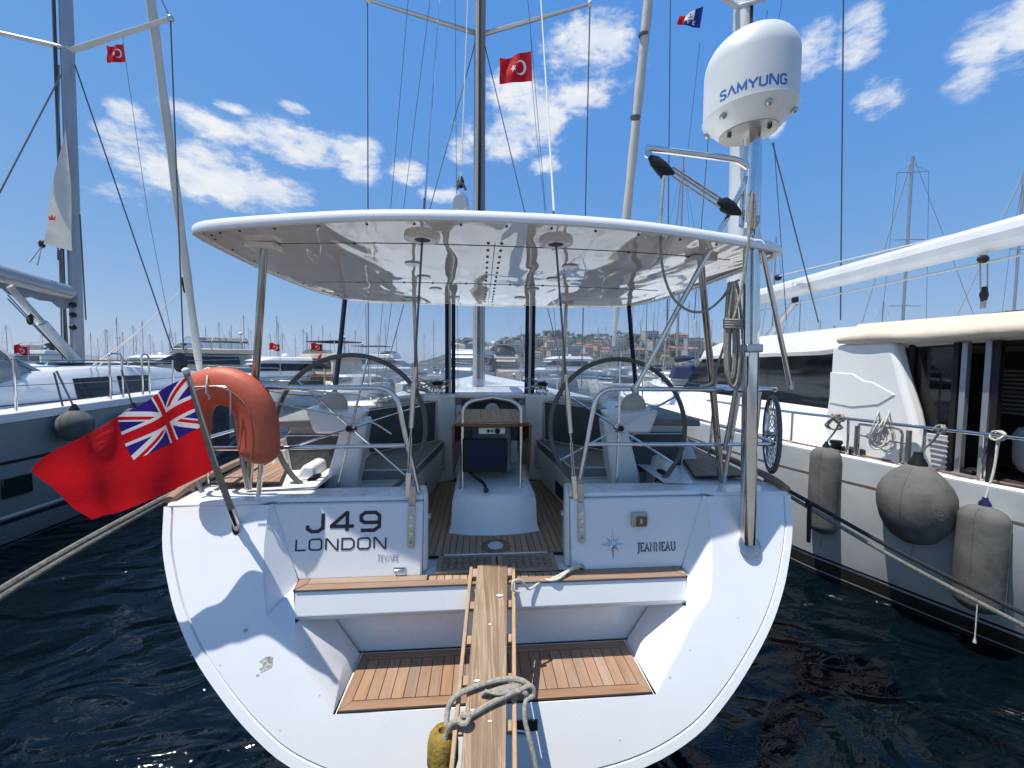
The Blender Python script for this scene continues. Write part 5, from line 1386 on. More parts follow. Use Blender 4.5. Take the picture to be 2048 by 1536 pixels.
# mast and spars
lmx, lmy = LX, 8.1
mx0 = at(152, 640, Y=lmy).x; mxt = at(131, 0, Y=lmy)
mt = MB(); k = (mxt - Vector((mx0, lmy, at(152, 640, Y=lmy).z))); base = Vector((mx0, lmy, 2.3)); topv = Vector((mx0, lmy, at(152, 640, Y=lmy).z)) + k * 1.9
mt.tube([base, base.lerp(topv, .5), topv], [.085, .085, .075], 12, flat=1.25, up=(0, 1, 0)); lmast = mt.build('mast', M['alu'], ly)
MB().cyl(base + Vector((-.09, -.12, .3)), topv + Vector((-.09, -.12, 0)), .026, 6).build('luff_track', M['rubber'], lmast)
for a, b, nm, r_, m_ in (((126, 508), (128, 278), 'sail_leech', .02, 'sail'),):
    pass
sp = at(146, 100, Y=lmy)
for tip, Y_ in (((341, 37), 7.5), ((-60, 52), 7.5)):
    b = at(*tip, Y=Y_); MB().tube([sp, b], [.06, .04], 8, flat=.6, up=(0, 0, 1)).build('spreader', M['alu_white'], lmast)
    MB().ball(b, .055, 8, 6).build('spreader_end', M['steel_dull'], lmast)
LS = [((341, 37), (367, 700), 7.5), ((341, 37), (310, -30), 7.5), ((150, 130), (345, 700), 8.1), ((122, 150), (-60, 500), 7.6), ((118, 130), (116, 520), 7.9), ((160, 430), (172, 640), 8.0), ((119, 500), (125, 720), 7.9), ((124, 500), (137, 715), 7.9), ((130, 560), (128, 700), 7.9)]
for a, b, Y_ in LS: MB().cyl(at(*a, Y=Y_), at(*b, Y=Y_), .012, 5).build('shroud', M['wire'], lmast)
# sail corner left out of the mast
S = [at(*p, Y=7.86) for p in ((131, 258), (150, 504), (81, 487))]
sf = lambda u, v: S[0].lerp(S[1], v).lerp(S[0].lerp(S[2], v), u) + Vector((0, .05 * math.sin(5 * v + u * 3), 0)) * v + Vector((.06, 0, 0)) * u * (1 - u) * v
sl_ = MB().grid(sf, 12, 24).build('furled_sail', M['sail'], ly, smooth=80, fixn=False)
cw_ = at(104, 436, Y=7.74); cwm = MB(); w_ = .09
cwm.add([cw_ + Vector((x * w_, 0, z * w_)) for x, z in ((-.55, -.45), (.55, -.45), (.75, .5), (.3, .05), (0, .75), (-.3, .05), (-.75, .5))], [(0, 1, 2, 3, 4, 5, 6)])
cwm.build('crown_print', M['red_sticker'], sl_, smooth=0)
ck = MB().ball(at(84, 488, Y=7.95), .06, 8, 6, (1, .6, 1.3)).build('clew_block', M['black'], ly)
for q_ in ((60, 524), (75, 530)): MB().cyl(at(84, 492, Y=7.95), at(*q_, Y=6.9), .008, 5).build('outhaul', M['wire'], ly)
# boom with stack pack
b0 = at(146, 588, Y=7.9); b1 = at(-160, 505, Y=6.2)
bm_ = MB(); d_ = (b1 - b0)
bm_.tube([b0, b0 + d_ * .04, b1], [.07, .13, .14], 12, flat=1.1, up=(0, 0, 1)); bm_.build('boom', M['alu'], lmast)
cv = MB(); rs_ = []
for i in range(17):
    t = .03 + .97 * i / 16; p = b0 + d_ * t - Vector((0, 0, .12)); rr_ = .13 + .03 * math.sin(i * 2.1)
    rs_.append([p + Vector((.3 * math.cos(a) * rr_, .9 * math.cos(a) * rr_, math.sin(a) * rr_ * 1.15 - .03 * math.sin(i * 1.3))) for a in [2 * math.pi * j / 12 for j in range(12)]])
cv.rings(rs_); cv.build('sail_cover', M['sail_grey'], lmast, smooth=70)
v0 = at(18, 572, Y=6.9); v1 = at(152, 722, Y=7.95); md = v0.lerp(v1, .45)
MB().tube([v1, md], [.075, .075], 12).build('boom_vang', M['alu_white'], lmast)
MB().tube([md, v0], [.05, .05], 10).build('vang_piston', M['steel_dull'], lmast)
for k in (0, 1): MB().cyl(at(16, 590 + 8 * k, Y=6.85), at(142, 728, Y=7.9), .01, 5).build('vang_tackle', M['wire'], lmast)
MB().ball(at(60, 640, Y=7.2), .06, 8, 6, (.7, .7, 1.5)).build('vang_block', M['black'], lmast)
for y in (610, 630, 655): MB().ball(at(146, y, Y=7.85), .055, 8, 6).build('mast_winch', M['black'], lmast)
# furled genoa on its stay
g0 = at(401, 752, Y=11.4); g1_ = at(300, -10, Y=9.6); gd = g1_ - g0
gm = MB(); rs_ = [g0 + gd * (i / 16) for i in range(17)] + [g0 + gd * 1.8]
gm.tube(rs_, [.05] + [.088 + .008 * math.sin(i * 1.9) for i in range(16)] + [.06], 10); gm.build('furled_genoa', M['sail'], ly, smooth=70)
MB().cyl(at(365, 555, Y=11), at(372, 585, Y=11), .05, 8).build('genoa_clew', M['black'], ly)
MB().add([at(*p, Y=11.15) for p in ((366, 540), (384, 545), (380, 590), (362, 572))], [(0, 1, 2, 3)]).build('clew_patch', M['sail'], ly, smooth=0)
for b in ((180, 735), (190, 738)): MB().tube([at(366, 578, Y=11), at(275, 665, Y=9.6), at(*b, Y=8.2)], .014, 5).build('genoa_sheet', M['rope_white'], ly)
# stanchions and guard rails along the near side
for px, ty in ((27, 722), (218, 720), (243, 715), (283, 715), (297, 718), (345, 722)):
    a = at(px, ty, X=-6.33); a.z = 2.52; MB().cyl(Vector((a.x, a.y, 1.78)), a, .016, 8).build('stanchion', M['steel'], ly)
for p0, p1 in ((218, 243), (283, 297)):
    a, b = at(p0, 720, X=-6.33), at(p1, 720, X=-6.33); a.z = b.z = 2.5
    MB().tube(fillet([a, a + Vector((0, 0, .12)), b + Vector((0, 0, .12)), b], .08, 4), .016, 8).build('gate_hoop', M['steel'], ly)
for z in (2.5, 2.15): MB().tube([(-6.33, 1, z), (-6.33, 6, z), (-6.4, 8, z), (-6.8, 10.5, z + .05), (-7.6, 13, z + .1)], .006, 5).build('guard_wire', M['wire'], ly)
def ball_fender(name, label, c, r, m, neck=.3, ropes=(), len_=1.0, group=None, neck_m='navy', eye_bottom=True):
    root = thing(name, label, 'fender', c, group); c = Vector(c)
    pr = [(.0001, -r * len_)]
    if len_ > 1.6:      # long cylinder
        h = r * len_
        for i in range(1, 8): a = math.pi / 2 * i / 8; pr.append((r * math.sin(a), -h + r * .75 * (1 - math.cos(a))))
        pr += [(r, -h + r * .75), (r * 1.01, 0), (r, h - r * .8)]
        for i in range(1, 8): a = math.pi / 2 * i / 8; pr.append((r * (math.cos(a) * .72 + .28), h - r * .8 + r * .75 * math.sin(a)))
        topz = h
    else:
        pr += [(r * fr_, r * len_ * fz) for fr_, fz in ((.30, -.96), (.55, -.84), (.74, -.66), (.88, -.43), (.97, -.15), (1.0, .10), (.97, .33), (.86, .55), (.68, .74), (.48, .90), (.34, .98))]
        topz = r * len_ * 1.02
    pr += [(r * neck, topz), (.0001, topz + .005)]
    MB().lathe(pr, c, 28).build('cover', m, root, smooth=60)
    va = math.atan2(CAM.y - c.y, CAM.x - c.x)
    for da in (-.35, 1.2):
        MB().tube([c + Vector((math.cos(va + da) * (q_[0] + .001), math.sin(va + da) * (q_[0] + .001), q_[1])) for q_ in pr[1:-2]], .003, 5).build('seam', m, root)
    MB().lathe([(r * neck * 1.05, topz - .02), (r * neck * .95, topz + .02), (r * neck * .5, topz + r * .32), (r * neck * .45, topz + r * .45), (.0001, topz + r * .45)], c, 16).build('neck', M[neck_m], root)
    if eye_bottom:
        MB().tube([c + Vector((0, 0, -r * len_ + .01)), c + Vector((.005, -.01, -r * len_ - .05)), c + Vector((-.01, 0, -r * len_ - .10)), c + Vector((0, 0, -r * len_ - .16))], .006, 5).build('tail_cord', M['rope'], root)
    for P, rad in ropes: MB().tube(P, rad, 6).build('lanyard', M['rope_white'] if neck_m == 'navy' else M['wire'], root)
    return root
c = at(150, 852, X=-6.02)
ball_fender('fender', 'grey round fender hanging on black cords on the grey green yacht', c, .205, M['fender'], .28, [([c + Vector((0, 0, .27)), at(113, 742, X=-6.33)], .012), ([c + Vector((-.2, .1, .0)), at(108, 745, X=-6.33)], .012)], 1.1, neck_m='black')
c = at(268, 845, X=-6.03)
ball_fender('fender', 'grey fender half hidden behind the ensign, forward on the grey green yacht', c, .19, M['fender'], .28, [([c + Vector((0, 0, .25)), at(243, 740, X=-6.33)], .012)], 1.3, neck_m='black')
c = at(428, 850, X=-5.2)
ball_fender('fender', 'dark long fender seen through the opening of the horseshoe lifebuoy', at(436, 845, Y=7.5), .17, M['fender_dk'], .3, [], 3.0, neck_m='black')
c = at(374, 708, Y=9)
tag(MB().ball(at(360, 725, Y=8.6), .14, 14, 10, (.9, .9, 1.5)).build('round_fender', M['fender_dk']), 'small dark round fender standing up on the rail just above the ensign', 'fender')

small_flag('small red crescent and star flag under the spreader of the left hand yacht', [(241, 84), (246, 120), (206, 121), (208, 88)], 7.7, M['crescent'], halyard=[(240, 68), (241, 84), (246, 120), (290, 420), (343, 690)], place=keep)

# ================================================================ white deck saloon yacht on the starboard side
ry = thing('sailing_yacht', 'white deck saloon yacht moored at the right with dark windows and cream awning', 'yacht', (5.4, 6.0, 0))
PL = [(5.0, .9), (4.75, 1.6), (4.54, 2.2), (4.34, 2.77), (4.16, 3.30), (3.97, 3.92), (3.78, 4.5), (3.67, 5.2), (3.61, 6.3), (3.60, 7.5), (3.66, 9.0), (3.85, 10.5), (4.25, 12.0), (4.75, 13.2), (5.05, 13.6)]
PLs = cr([(x, y, 0) for x, y in PL], 4)
def sheer(y): return 1.48 + max(0, y - 3) * .015
def hullp(i, z, out=0.0):
    p = PLs[i]; a, b = PLs[max(i - 1, 0)], PLs[min(i + 1, len(PLs) - 1)]; t = (b - a).normalized(); nn_ = Vector((-t.y, t.x, 0))
    if nn_.x > 0 and p.y < 12: nn_ = -nn_
    if nn_.x > .2: nn_ = -nn_
    d_ = {0: 0}.get(0); k = max(0.0, (1.0 - z)); inn = .04 * k + .08 * k * k + .12 * k * max(0, 4.2 - p.y)
    return Vector((p.x, p.y, z)) - nn_ * inn + nn_ * out
CXR = 5.5
mb = MB(); nz = [1.0, .96, .7, .45, .2, .0]
m_ = len(PLs)
rows = []
for i in range(m_):
    zs = sheer(PLs[i].y); rows.append([hullp(i, z) for z in (zs, zs - .06, 1.245, 1.1, .8, .5, .25, .2, .1, .0, -.2)])
k = len(rows[0])
mb.add([p for r in rows for p in r], [(i * k + j, i * k + j + 1, (i + 1) * k + j + 1, (i + 1) * k + j) for i in range(m_ - 1) for j in range(k - 1)])
mir = [[Vector((2 * CXR - p.x, p.y, p.z)) for p in r] for r in rows]
mb.add([p for r in mir for p in r], [(i * k + j, i * k + j + 1, (i + 1) * k + j + 1, (i + 1) * k + j) for i in range(m_ - 1) for j in range(k - 1)])
mb.add(rows[0] + mir[0][::-1], [tuple(range(2 * k))])
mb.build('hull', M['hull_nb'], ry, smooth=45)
def band(z0, z1, out, m, name):
    b_ = MB(); zz = [z0] + [z for z in (0.0, .1, .2) if z0 < z < z1] + [z1]; q_ = len(zz); R_ = [[hullp(i, z, out) for z in zz] for i in range(m_)]
    b_.add([p for r in R_ for p in r], [(q_ * i + j, q_ * i + j + 1, q_ * i + q_ + j + 1, q_ * i + q_ + j) for i in range(m_ - 1) for j in range(q_ - 1)]); return b_.build(name, m, ry)
band(1.225, 1.245, .004, M['stripe'], 'hull_stripe'); band(-.2, .20, .004, mat('boot_brown', (.035, .032, .026), .4, var=.3), 'boot_top'); band(.225, .25, .005, M['stripe_navy'], 'boot_line'); band(.05, .065, .007, M['blind'], 'boot_line')
dmb = MB()
for i in range(m_ - 1):
    z0, z1 = sheer(PLs[i].y), sheer(PLs[i + 1].y); a, b = hullp(i, z0, .0), hullp(i + 1, z1, .0)
    dmb.add([a, b, Vector((CXR, b.y, z1 + .03)), Vector((CXR, a.y, z0 + .03))], [(0, 1, 2, 3)])
    dmb.add([Vector((2 * CXR - a.x, a.y, a.z)), Vector((2 * CXR - b.x, b.y, b.z)), Vector((CXR, b.y, z1 + .03)), Vector((CXR, a.y, z0 + .03))], [(0, 1, 2, 3)])
dmb.build('deck', M['gel_nb'], ry)
P = [hullp(i, sheer(PLs[i].y) + .012, -.03) for i in range(2, m_ - 1)]
MB().tube(P, .03, 8, flat=.8, up=(0, 0, 1)).build('rub_rail', M['gel_nb'], ry)
P = [hullp(i, sheer(PLs[i].y) + .035, -.16) for i in range(2, m_ - 1)]
MB().tube(P, .012, 5).build('deck_line', M['stripe'], ry)
# deck saloon
RXS = 4.45
cab = MB()
# lower house side, from the door forward
cab.hexa([(4.24, 4.5, 1.45), (6.7, 4.5, 1.45), (6.6, 10.2, 1.5), (4.5, 10.2, 1.5)], [(4.36, 4.5, 1.97), (6.6, 4.5, 1.97), (6.4, 9.6, 1.93), (4.7, 9.6, 1.93)])
cab.build('house_side', M['gel_nb'], ry, bevel=.03)
roof = MB()
secs = []
for y, xl, h0, h1 in ((1.9, 4.42, 2.76, 2.95), (2.9, 4.40, 2.75, 2.97), (4.4, 4.34, 2.70, 3.02), (4.75, 4.30, 2.665, 3.03), (6.0, 4.36, 2.66, 3.03), (7.2, 4.45, 2.66, 3.02), (8.0, 4.62, 2.64, 2.9), (8.7, 4.95, 2.62, 2.70)):
    xr = 2 * CXR - xl; secs.append([Vector(p) for p in ((xl + .06, y, h0), (xl, y, h0 + .05), (xl + .07, y, h0 + (h1 - h0) * .8), (xl + .35, y, h1), (xr - .35, y, h1 + .0), (xr, y, h1 - .1), (xr, y, h0))])
roof.rings(secs); roof.build('house_roof', M['gel_nb'], ry, smooth=30)
# glass band, split by thin posts
gl = MB().hexa([(4.38, 4.55, 1.97), (6.58, 4.55, 1.97), (6.38, 9.0, 1.95), (4.75, 9.0, 1.95)], [(4.37, 4.53, 2.67), (6.5, 4.53, 2.67), (6.2, 8.0, 2.65), (4.65, 8.0, 2.65)])
gl.build('saloon_window', M['glass_dark'], ry)
for i in range(14):
    z = 2.0 + i * .042; MB().box((4.75, 7.2, z), (.01, 1.7, .006)).build('blind_slat', M['blind'], ry) if False else None
# pillar with a moulded swoosh
PBF = lambda u, v: None
pil = MB()
outer = [(4.56, 1.95), (4.53, 2.30), (4.52, 2.78), (3.80, 2.80), (3.73, 2.54), (3.65, 2.27), (3.58, 2.07), (3.53, 1.87), (3.485, 1.68), (3.45, 1.45), (4.56, 1.45)]
pil.prism([(4.27, y, z) for y, z in outer], (.16, 0, 0)); pil.build('cabin_pillar', M['gel_nb'], ry, bevel=.05, seg=3)
sw_ = MB().prism([(4.272, y, z) for y, z in ((4.50, 2.06), (4.51, 2.44), (4.22, 2.43), (4.08, 2.35), (3.98, 2.34), (3.74, 2.22), (3.90, 2.10), (4.2, 2.04))], (-.012, 0, 0)); sw_.build('moulded_panel', M['gel_nb'], ry, bevel=.011, seg=3)
# open doorway and dim interior
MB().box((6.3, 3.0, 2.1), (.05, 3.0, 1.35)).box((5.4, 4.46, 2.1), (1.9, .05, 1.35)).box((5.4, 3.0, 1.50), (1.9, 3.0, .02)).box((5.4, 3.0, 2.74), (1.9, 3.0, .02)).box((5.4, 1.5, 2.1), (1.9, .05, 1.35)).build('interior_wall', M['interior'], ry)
for z in [1.98 + .05 * i for i in range(11)]:
    MB().bar((6.2, 3.55, z), (6.2, 4.35, z), .012, .03, (0, 0, 1)).build('blind_slat', M['blind'], ry)
    MB().bar((6.2, 2.6, z), (6.2, 3.35, z), .012, .03, (0, 0, 1)).build('blind_slat', M['blind'], ry)
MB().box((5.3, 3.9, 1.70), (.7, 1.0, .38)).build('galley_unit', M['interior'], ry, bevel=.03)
for y, m__ in ((3.72, 'black'), (3.335, 'black'), (3.27, 'alu'), (3.10, 'alu'), (3.04, 'black')):
    MB().box((4.42, y, 2.10), (.05, .045, 1.30)).build('door_post', M[m__], ry, bevel=.005)
MB().box((4.43, 3.52, 2.28), (.012, .36, .86)).build('door_pane', M['tint'], ry)
MB().box((4.42, 3.52, 1.66), (.03, .37, .38)).build('door_panel', M['canvas'], ry, bevel=.01)
for i in range(7): MB().box((4.40, 3.52, 1.50 + i * .05), (.012, .35, .012)).build('louvre', M['blind'], ry)
# rolled awning along the roof edge
aw = MB(); P = [Vector((4.28, y, 2.835 - .012 * (4.4 - y) + .010 * math.sin(y * 5))) for y in [4.42 - .2 * i for i in range(14)]]
aw.tube(P, [.045] + [.066 + .005 * math.sin(i * 2) for i in range(12)] + [.06], 12); aw.build('rolled_awning', M['cream'], ry, smooth=70)
MB().add([(4.27, 4.40, 2.87), (4.27, 1.9, 2.85), (4.52, 1.9, 2.975), (4.52, 4.42, 3.035)], [(0, 1, 2, 3)]).build('awning_sheet', M['cream'], ry)
MB().box((4.8, 2.9, 3.02), (.10, 1.6, .03)).build('solar_panel_edge', M['black'], ry)
# rail on the quarter
def hull_at(px):
    r = ray(px, 900); best = None
    for i in range(m_ - 1):
        a, b = PLs[i], PLs[i + 1]
        fa = (a.x - CAM.x) * r.y - (a.y - CAM.y) * r.x; fb = (b.x - CAM.x) * r.y - (b.y - CAM.y) * r.x
        if fa * fb <= 0 and a.y < 8: best = a.lerp(b, fa / (fa - fb)); tt = (b - a).normalized()
    nn_ = Vector((-tt.y, tt.x, 0)); nn_ = nn_ if nn_.x < 0 else -nn_
    return best, nn_
P = []
for px in (1400, 1500, 1570, 1640, 1700, 1780, 1860, 1950, 2040, 2120, 2200):
    p, nn_ = hull_at(px); q_ = p - nn_ * .10; q_.z = 1.925; P.append(q_)
rail = MB().tube(cr(P, 3), .018, 10).build('guard_rail', M['steel'], ry)
for px in (1570, 1684, 1836, 1960, 2110):
    p, nn_ = hull_at(px); q_ = p - nn_ * .10; MB().cyl((q_.x, q_.y, sheer(q_.y)), (q_.x, q_.y, 1.925), .015, 8).build('stanchion', M['steel'], rail)
# folding gate frame
def rp_(px, z, d=.09): p, nn_ = hull_at(px); q_ = p - nn_ * d; q_.z = z; return q_
MB().tube(fillet([rp_(1706, 1.88), rp_(1706, 1.50), rp_(1793, 1.50), rp_(1793, 1.88), rp_(1706, 1.88)], .06, 4), .013, 8).build('gate_frame', M['steel'], ry)
MB().cyl(rp_(1706, 1.76), rp_(1806, 1.74), .010, 8).build('gate_bar', M['steel'], ry)
MB().bar(rp_(1806, 1.48), rp_(1806, 1.88), .03, .03, (0, 1, 0)).build('gate_post', M['steel_dull'], ry); MB().bar(rp_(1701, 1.48), rp_(1701, 1.86), .022, .022, (0, 1, 0)).build('gate_post', M['steel_dull'], ry)
for px in (1690, 1795): MB().bar(rp_(px - 6, 1.475, .08), rp_(px + 14, 1.475, .08), .06, .05).build('hinge', M['steel_dull'], ry, bevel=.01)
# deck winch and rope clutches
w0 = rp_(1650, 1.50, .22); MB().lathe([(.07, 0), (.055, .04), (.05, .09), (.065, .11), (.06, .14), (.0001, .145)], w0, 16).build('deck_winch', M['black'], ry)
MB().box(w0 + Vector((.08, -.1, .03)), (.18, .22, .09)).build('winch_base', M['black'], ry, bevel=.02)
w1 = rp_(1915, 1.50, .30); MB().box(w1, (.26, .16, .05)).build('clutch_base', M['alu'], ry, bevel=.02)
for k in range(3): MB().box(w1 + Vector((-.07 + .07 * k, 0, .04)), (.05, .14, .05)).build('rope_clutch', M['black'], ry, bevel=.012)
for k in range(3): MB().tube(cr([rp_(1940 + 10 * k, 1.49, .3), rp_(1990 + 8 * k, 1.49, .2), rp_(2060, 1.49, .22 + .05 * k), rp_(2200, 1.49, .3)], 4), .010, 6).build('sheet', M['rope_white'], ry)
# mast, boom, rigging
rmx = at(1476, 500, Y=8.3)
rb = Vector((rmx.x, 8.3, 2.9)); rt = Vector((at(1474, 0, Y=8.3).x, 8.3, 19))
rm = MB().tube([rb, rt], [.165, .15], 14, flat=1.35, up=(0, 1, 0)).build('mast', M['alu_white'], ry)
MB().cyl(rb + Vector((.06, -.22, 0)), rt + Vector((.06, -.2, 0)), .03, 6).build('luff_track', M['caulk'], rm)
sp = at(1474, 14, Y=8.25)
for tip in ((1405, -28), (1570, -14)): MB().tube([sp, at(*tip, Y=7.6)], [.06, .04], 8, flat=.6, up=(0, 0, 1)).build('spreader', M['alu_white'], rm)
b0, b1 = at(1520, 594, Y=8.0), at(2120, 440, Y=3.7)
MB().tube([b0, b0.lerp(b1, .5), b1], [.15, .15, .15], 12, flat=1.15, up=(0, 0, 1)).build('boom', M['alu_white'], rm, smooth=25)
MB().tube([b0 + Vector((0, 0, -.30)), b1 + Vector((0, 0, -.28))], .014, 6).build('reef_line', M['rope_white'], rm)
MB().tube([at(1555, 553, Y=7.8), at(2110, 432, Y=3.7) + Vector((0, 0, .05))], .014, 6).build('topping_line', M['rope_white'], rm)
MB().ball(at(1590, 600, Y=7.4), .09, 10, 6, (.7, .7, 1.3)).build('vang_block', M['black'], rm)
v0, v1 = at(1588, 606, Y=7.4), at(1525, 690, Y=8.1)
MB().tube([v0, v0.lerp(v1, .4), v1], [.055, .06, .085], 10).build('boom_vang', M['alu_white'], rm)
MB().ball(at(1556, 555, Y=7.8), .07, 8, 6).build('boom_sheave', M['black'], rm)
bb = at(1968, 590, Y=4.3); 
MB().tube([bb + Vector((0, 0, .10)), bb, bb - Vector((0, 0, .08))], [.03, .06, .035], 10, flat=.5, up=(0, 1, 0)).build('sheet_block', M['black'], rm)
MB().ball(at(1966, 518, Y=4.25), .05, 8, 6, (1.4, .8, 1)).build('sheet_block', M['black'], rm)
MB().tube([bb - Vector((0, 0, .07)), bb - Vector((0, 0, .16))], .026, 8).build('block_spring', M['steel_dull'], rm)
for dx_ in (-8, 7): MB().cyl(bb + Vector((dx_ * .006, 0, .05)), at(1968 + dx_, 510, Y=4.3), .008, 5).build('mainsheet', M['rope'], rm)
RS = [((1341, -20), (1335, 640), 9.5, .014), ((1687, -20), (1681, 640), 6.3, .011), ((1545, 285), (1637, 645), 6.6, .011), ((1548, 285), (1573, 640), 6.8, .007), ((1418, 260), (1388, 640), 9.0, .010), ((1400, 85), (1376, 300), 9.0, .006), ((1535, 20), (1532, 45), 8.3, .006), ((1566, -10), (1556, 45), 8.0, .006)]
for a, b, Y_, r_ in RS: MB().cyl(at(*a, Y=Y_), at(*b, Y=Y_), r_, 5).build('shroud', M['wire'], rm)
g0 = at(1236, 600, Y=12.4); g1_ = at(1300, -30, Y=10.8); gd = g1_ - g0
ggm = MB(); ggm.tube([g0 - gd * .18] + [g0 + gd * (i / 14) for i in range(15)] + [g0 + gd * 1.6], [.05, .10] + [.128 + .010 * math.sin(i * 2.3) for i in range(14)] + [.06], 10); ggm.build('furled_genoa', M['sail'], ry, smooth=70)
for y in (70, 235): p = at(1287 - (y - 70) * .1, y, Y=11.0); MB().cyl(p - gd.normalized() * .03, p + gd.normalized() * .03, .142, 10).build('genoa_band', M['wire'], ry)
small_flag('blue, white and red club flag with an anchor flying high on the right hand yacht', [(1404, 15), (1397, 59), (1351, 50), (1356, 36)], 8.6, M['club'], 'club_flag', place=keep)

# fenders on the starboard neighbour
def fen(label, px, ytop, ybot, wpx, len_, m, neck_m, railpx, tail=True):
    p, nn_ = hull_at(px); d = (p - CAM).length
    r = wpx / 2 / F_PX * p.y * 1.02; c = p + nn_ * (r * 1.0)
    r = abs(at(px + wpx / 2, 900, Y=c.y).x - at(px - wpx / 2, 900, Y=c.y).x) / 2 * .72; c = p + nn_ * r; zt, zb = at(px, ytop, Y=c.y).z, at(px, ybot, Y=c.y).z
    c = at(px, (ytop + ybot) / 2, Y=c.y); h = (zt - zb) / 2; L_ = h / r
    q_ = rp_(railpx, 1.925, .10); nk = c + Vector((0, 0, h + r * .4))
    o = ball_fender('fender', label, c, r, m, .26, [(cr([nk, nk.lerp(q_, .5) + Vector((.01, -.01, 0)), q_], 4), .008), (cr([nk + Vector((.015, 0, .02)), nk.lerp(q_, .45) + Vector((.03, 0, 0)), q_ + Vector((.02, 0, .0))], 4), .007)], max(L_, 1.0), neck_m=neck_m, eye_bottom=tail)
    kn = MB()
    for k in range(4): kn.tube(cr([q_ + Vector((random.uniform(-.03, .03), math.cos(a) * .035, math.sin(a) * .04)) for a in [2 * math.pi * i / 7 for i in range(7)]], 2, True), .008, 5, closed=True)
    kn.build('rail_knot', M['rope_white'] if neck_m == 'navy' else M['rope'], o)
    return o
fen('slim grey cylindrical fender, farthest forward on the right hand yacht', 1648, 895, 1066, 66, 2.6, M['fender'], 'black', 1668)
f2 = fen('big round grey fender on the side of the right hand yacht', 1830, 932, 1086, 150, 1.0, M['fender'], 'black', 1868)
f3 = fen('long grey cylindrical fender with purple blue neck, nearest on the right hand yacht', 1962, 1012, 1222, 92, 2.3, M['fender'], 'navy', 1984)
em = MB(); cc_ = f2.location; dd = (CAM - cc_).normalized(); side_ = dd.cross(Vector((0, 0, 1))).normalized()
p0 = cc_ + dd * 0 
rr_ = 75 / F_PX * cc_.y
def sph(u, v):
    v3 = (dd + side_ * u + Vector((0, 0, v))).normalized(); return cc_ + Vector((v3.x, v3.y, v3.z * 1.0)) * (rr_ * 1.012)
em.tube([sph(-.48 + .16 * math.cos(a), -.12 + .09 * math.sin(a)) for a in [2 * math.pi * i / 16 for i in range(17)]], .005, 5)
em.tube([sph(-.42, -.02), sph(-.40, -.26), sph(-.50, -.30)], .006, 5); em.tube([sph(-.55, -.22), sph(-.62, -.27), sph(-.55, -.33), sph(-.64, -.36)], .004, 5)
em.build('emblem', M['fender_dk'], f2)
q_ = rp_(1755, 1.9, .10); hk = MB()
for k in range(9):
    ox = Vector((random.uniform(-.10, .10), random.uniform(-.03, .03), -.05 - random.uniform(0, .10))); hk.tube(cr([q_ + ox + Vector((math.cos(a) * .07, .03 * math.sin(a * 2), math.sin(a) * (.06 + .02 * k))) for a in [2 * math.pi * i / 9 for i in range(9)]], 2, True), .008, 5, closed=True)
tag(hk.build('rope_coil', M['rope_white']), 'thick white rope coil wound on the folding gate of the right hand yacht', 'rope')
q_ = rp_(1655, 1.92, .10); hk = MB()
for k in range(5): hk.tube(cr([q_ + Vector((random.uniform(-.04, .04) + math.cos(a) * .05, .04 * math.sin(a * 2), -.05 + math.sin(a) * .09)) for a in [2 * math.pi * i / 9 for i in range(9)]], 2, True), .007, 5, closed=True)
tag(hk.build('rope_knot', M['rope']), 'small rope knot on the rail above the slim grey fender', 'rope')
wb = rp_(2075, 1.62, .5)
tag(MB().lathe([(.0001, -.02), (.20, -.02), (.24, .05), (.25, .3), (.22, .36), (.0001, .38)], wb, 20).build('bucket', M['canvas']), 'grey round tub at the right edge on the deck of the right hand yacht', 'tub')
p = at(1949, 1285, Y=2.75); tag(MB().tube([p + Vector((0, 0, .35)), p + Vector((0, 0, .05)), p], [.004, .004, .012], 6).build('weighted_cord', M['rope_white']), 'thin white cord with a small toggle hanging below the nearest grey fender', 'cord')
# ================================================================ the marina behind
def boat_sections(L, B, F, bowup=.25):
    st_ = []
    for t, w_ in ((0, .86), (.15, .95), (.4, 1.0), (.62, .9), (.8, .62), (.92, .3), (1.0, .02)): st_.append((L * (t - .5), w_ * B / 2, F * (1 + bowup * t * t)))
    return st_
def boat_hull(L, B, F):
    mb = MB(); rs = []
    for i, (x, w_, f_) in enumerate(boat_sections(L, B, F)):
        rk = .25 * F if i > 4 else 0
        rs.append([Vector((x + (rk * k if i == 6 else 0), s_ * w_ * a, z)) for s_, a, z, k in ((-1, 1, f_, 1), (-1, .93, f_ * .4, .3), (-1, .75, -.2, -.6), (1, .75, -.2, -.6), (1, .93, f_ * .4, .3), (1, 1, f_, 1))])
    n_ = 6; mb.rings(rs); return mb
def slab(mb, x0, x1, w0, w1, z0, z1, in0=.15, in1=.3, inw=.12):
    return mb.hexa([(x0, -w0 / 2, z0), (x1, -w1 / 2, z0), (x1, w1 / 2, z0), (x0, w0 / 2, z0)], [(x0 + in0, -w0 / 2 + inw, z1), (x1 - in1, -w1 / 2 + inw, z1), (x1 - in1, w1 / 2 - inw, z1), (x0 + in0, w0 / 2 - inw, z1)])
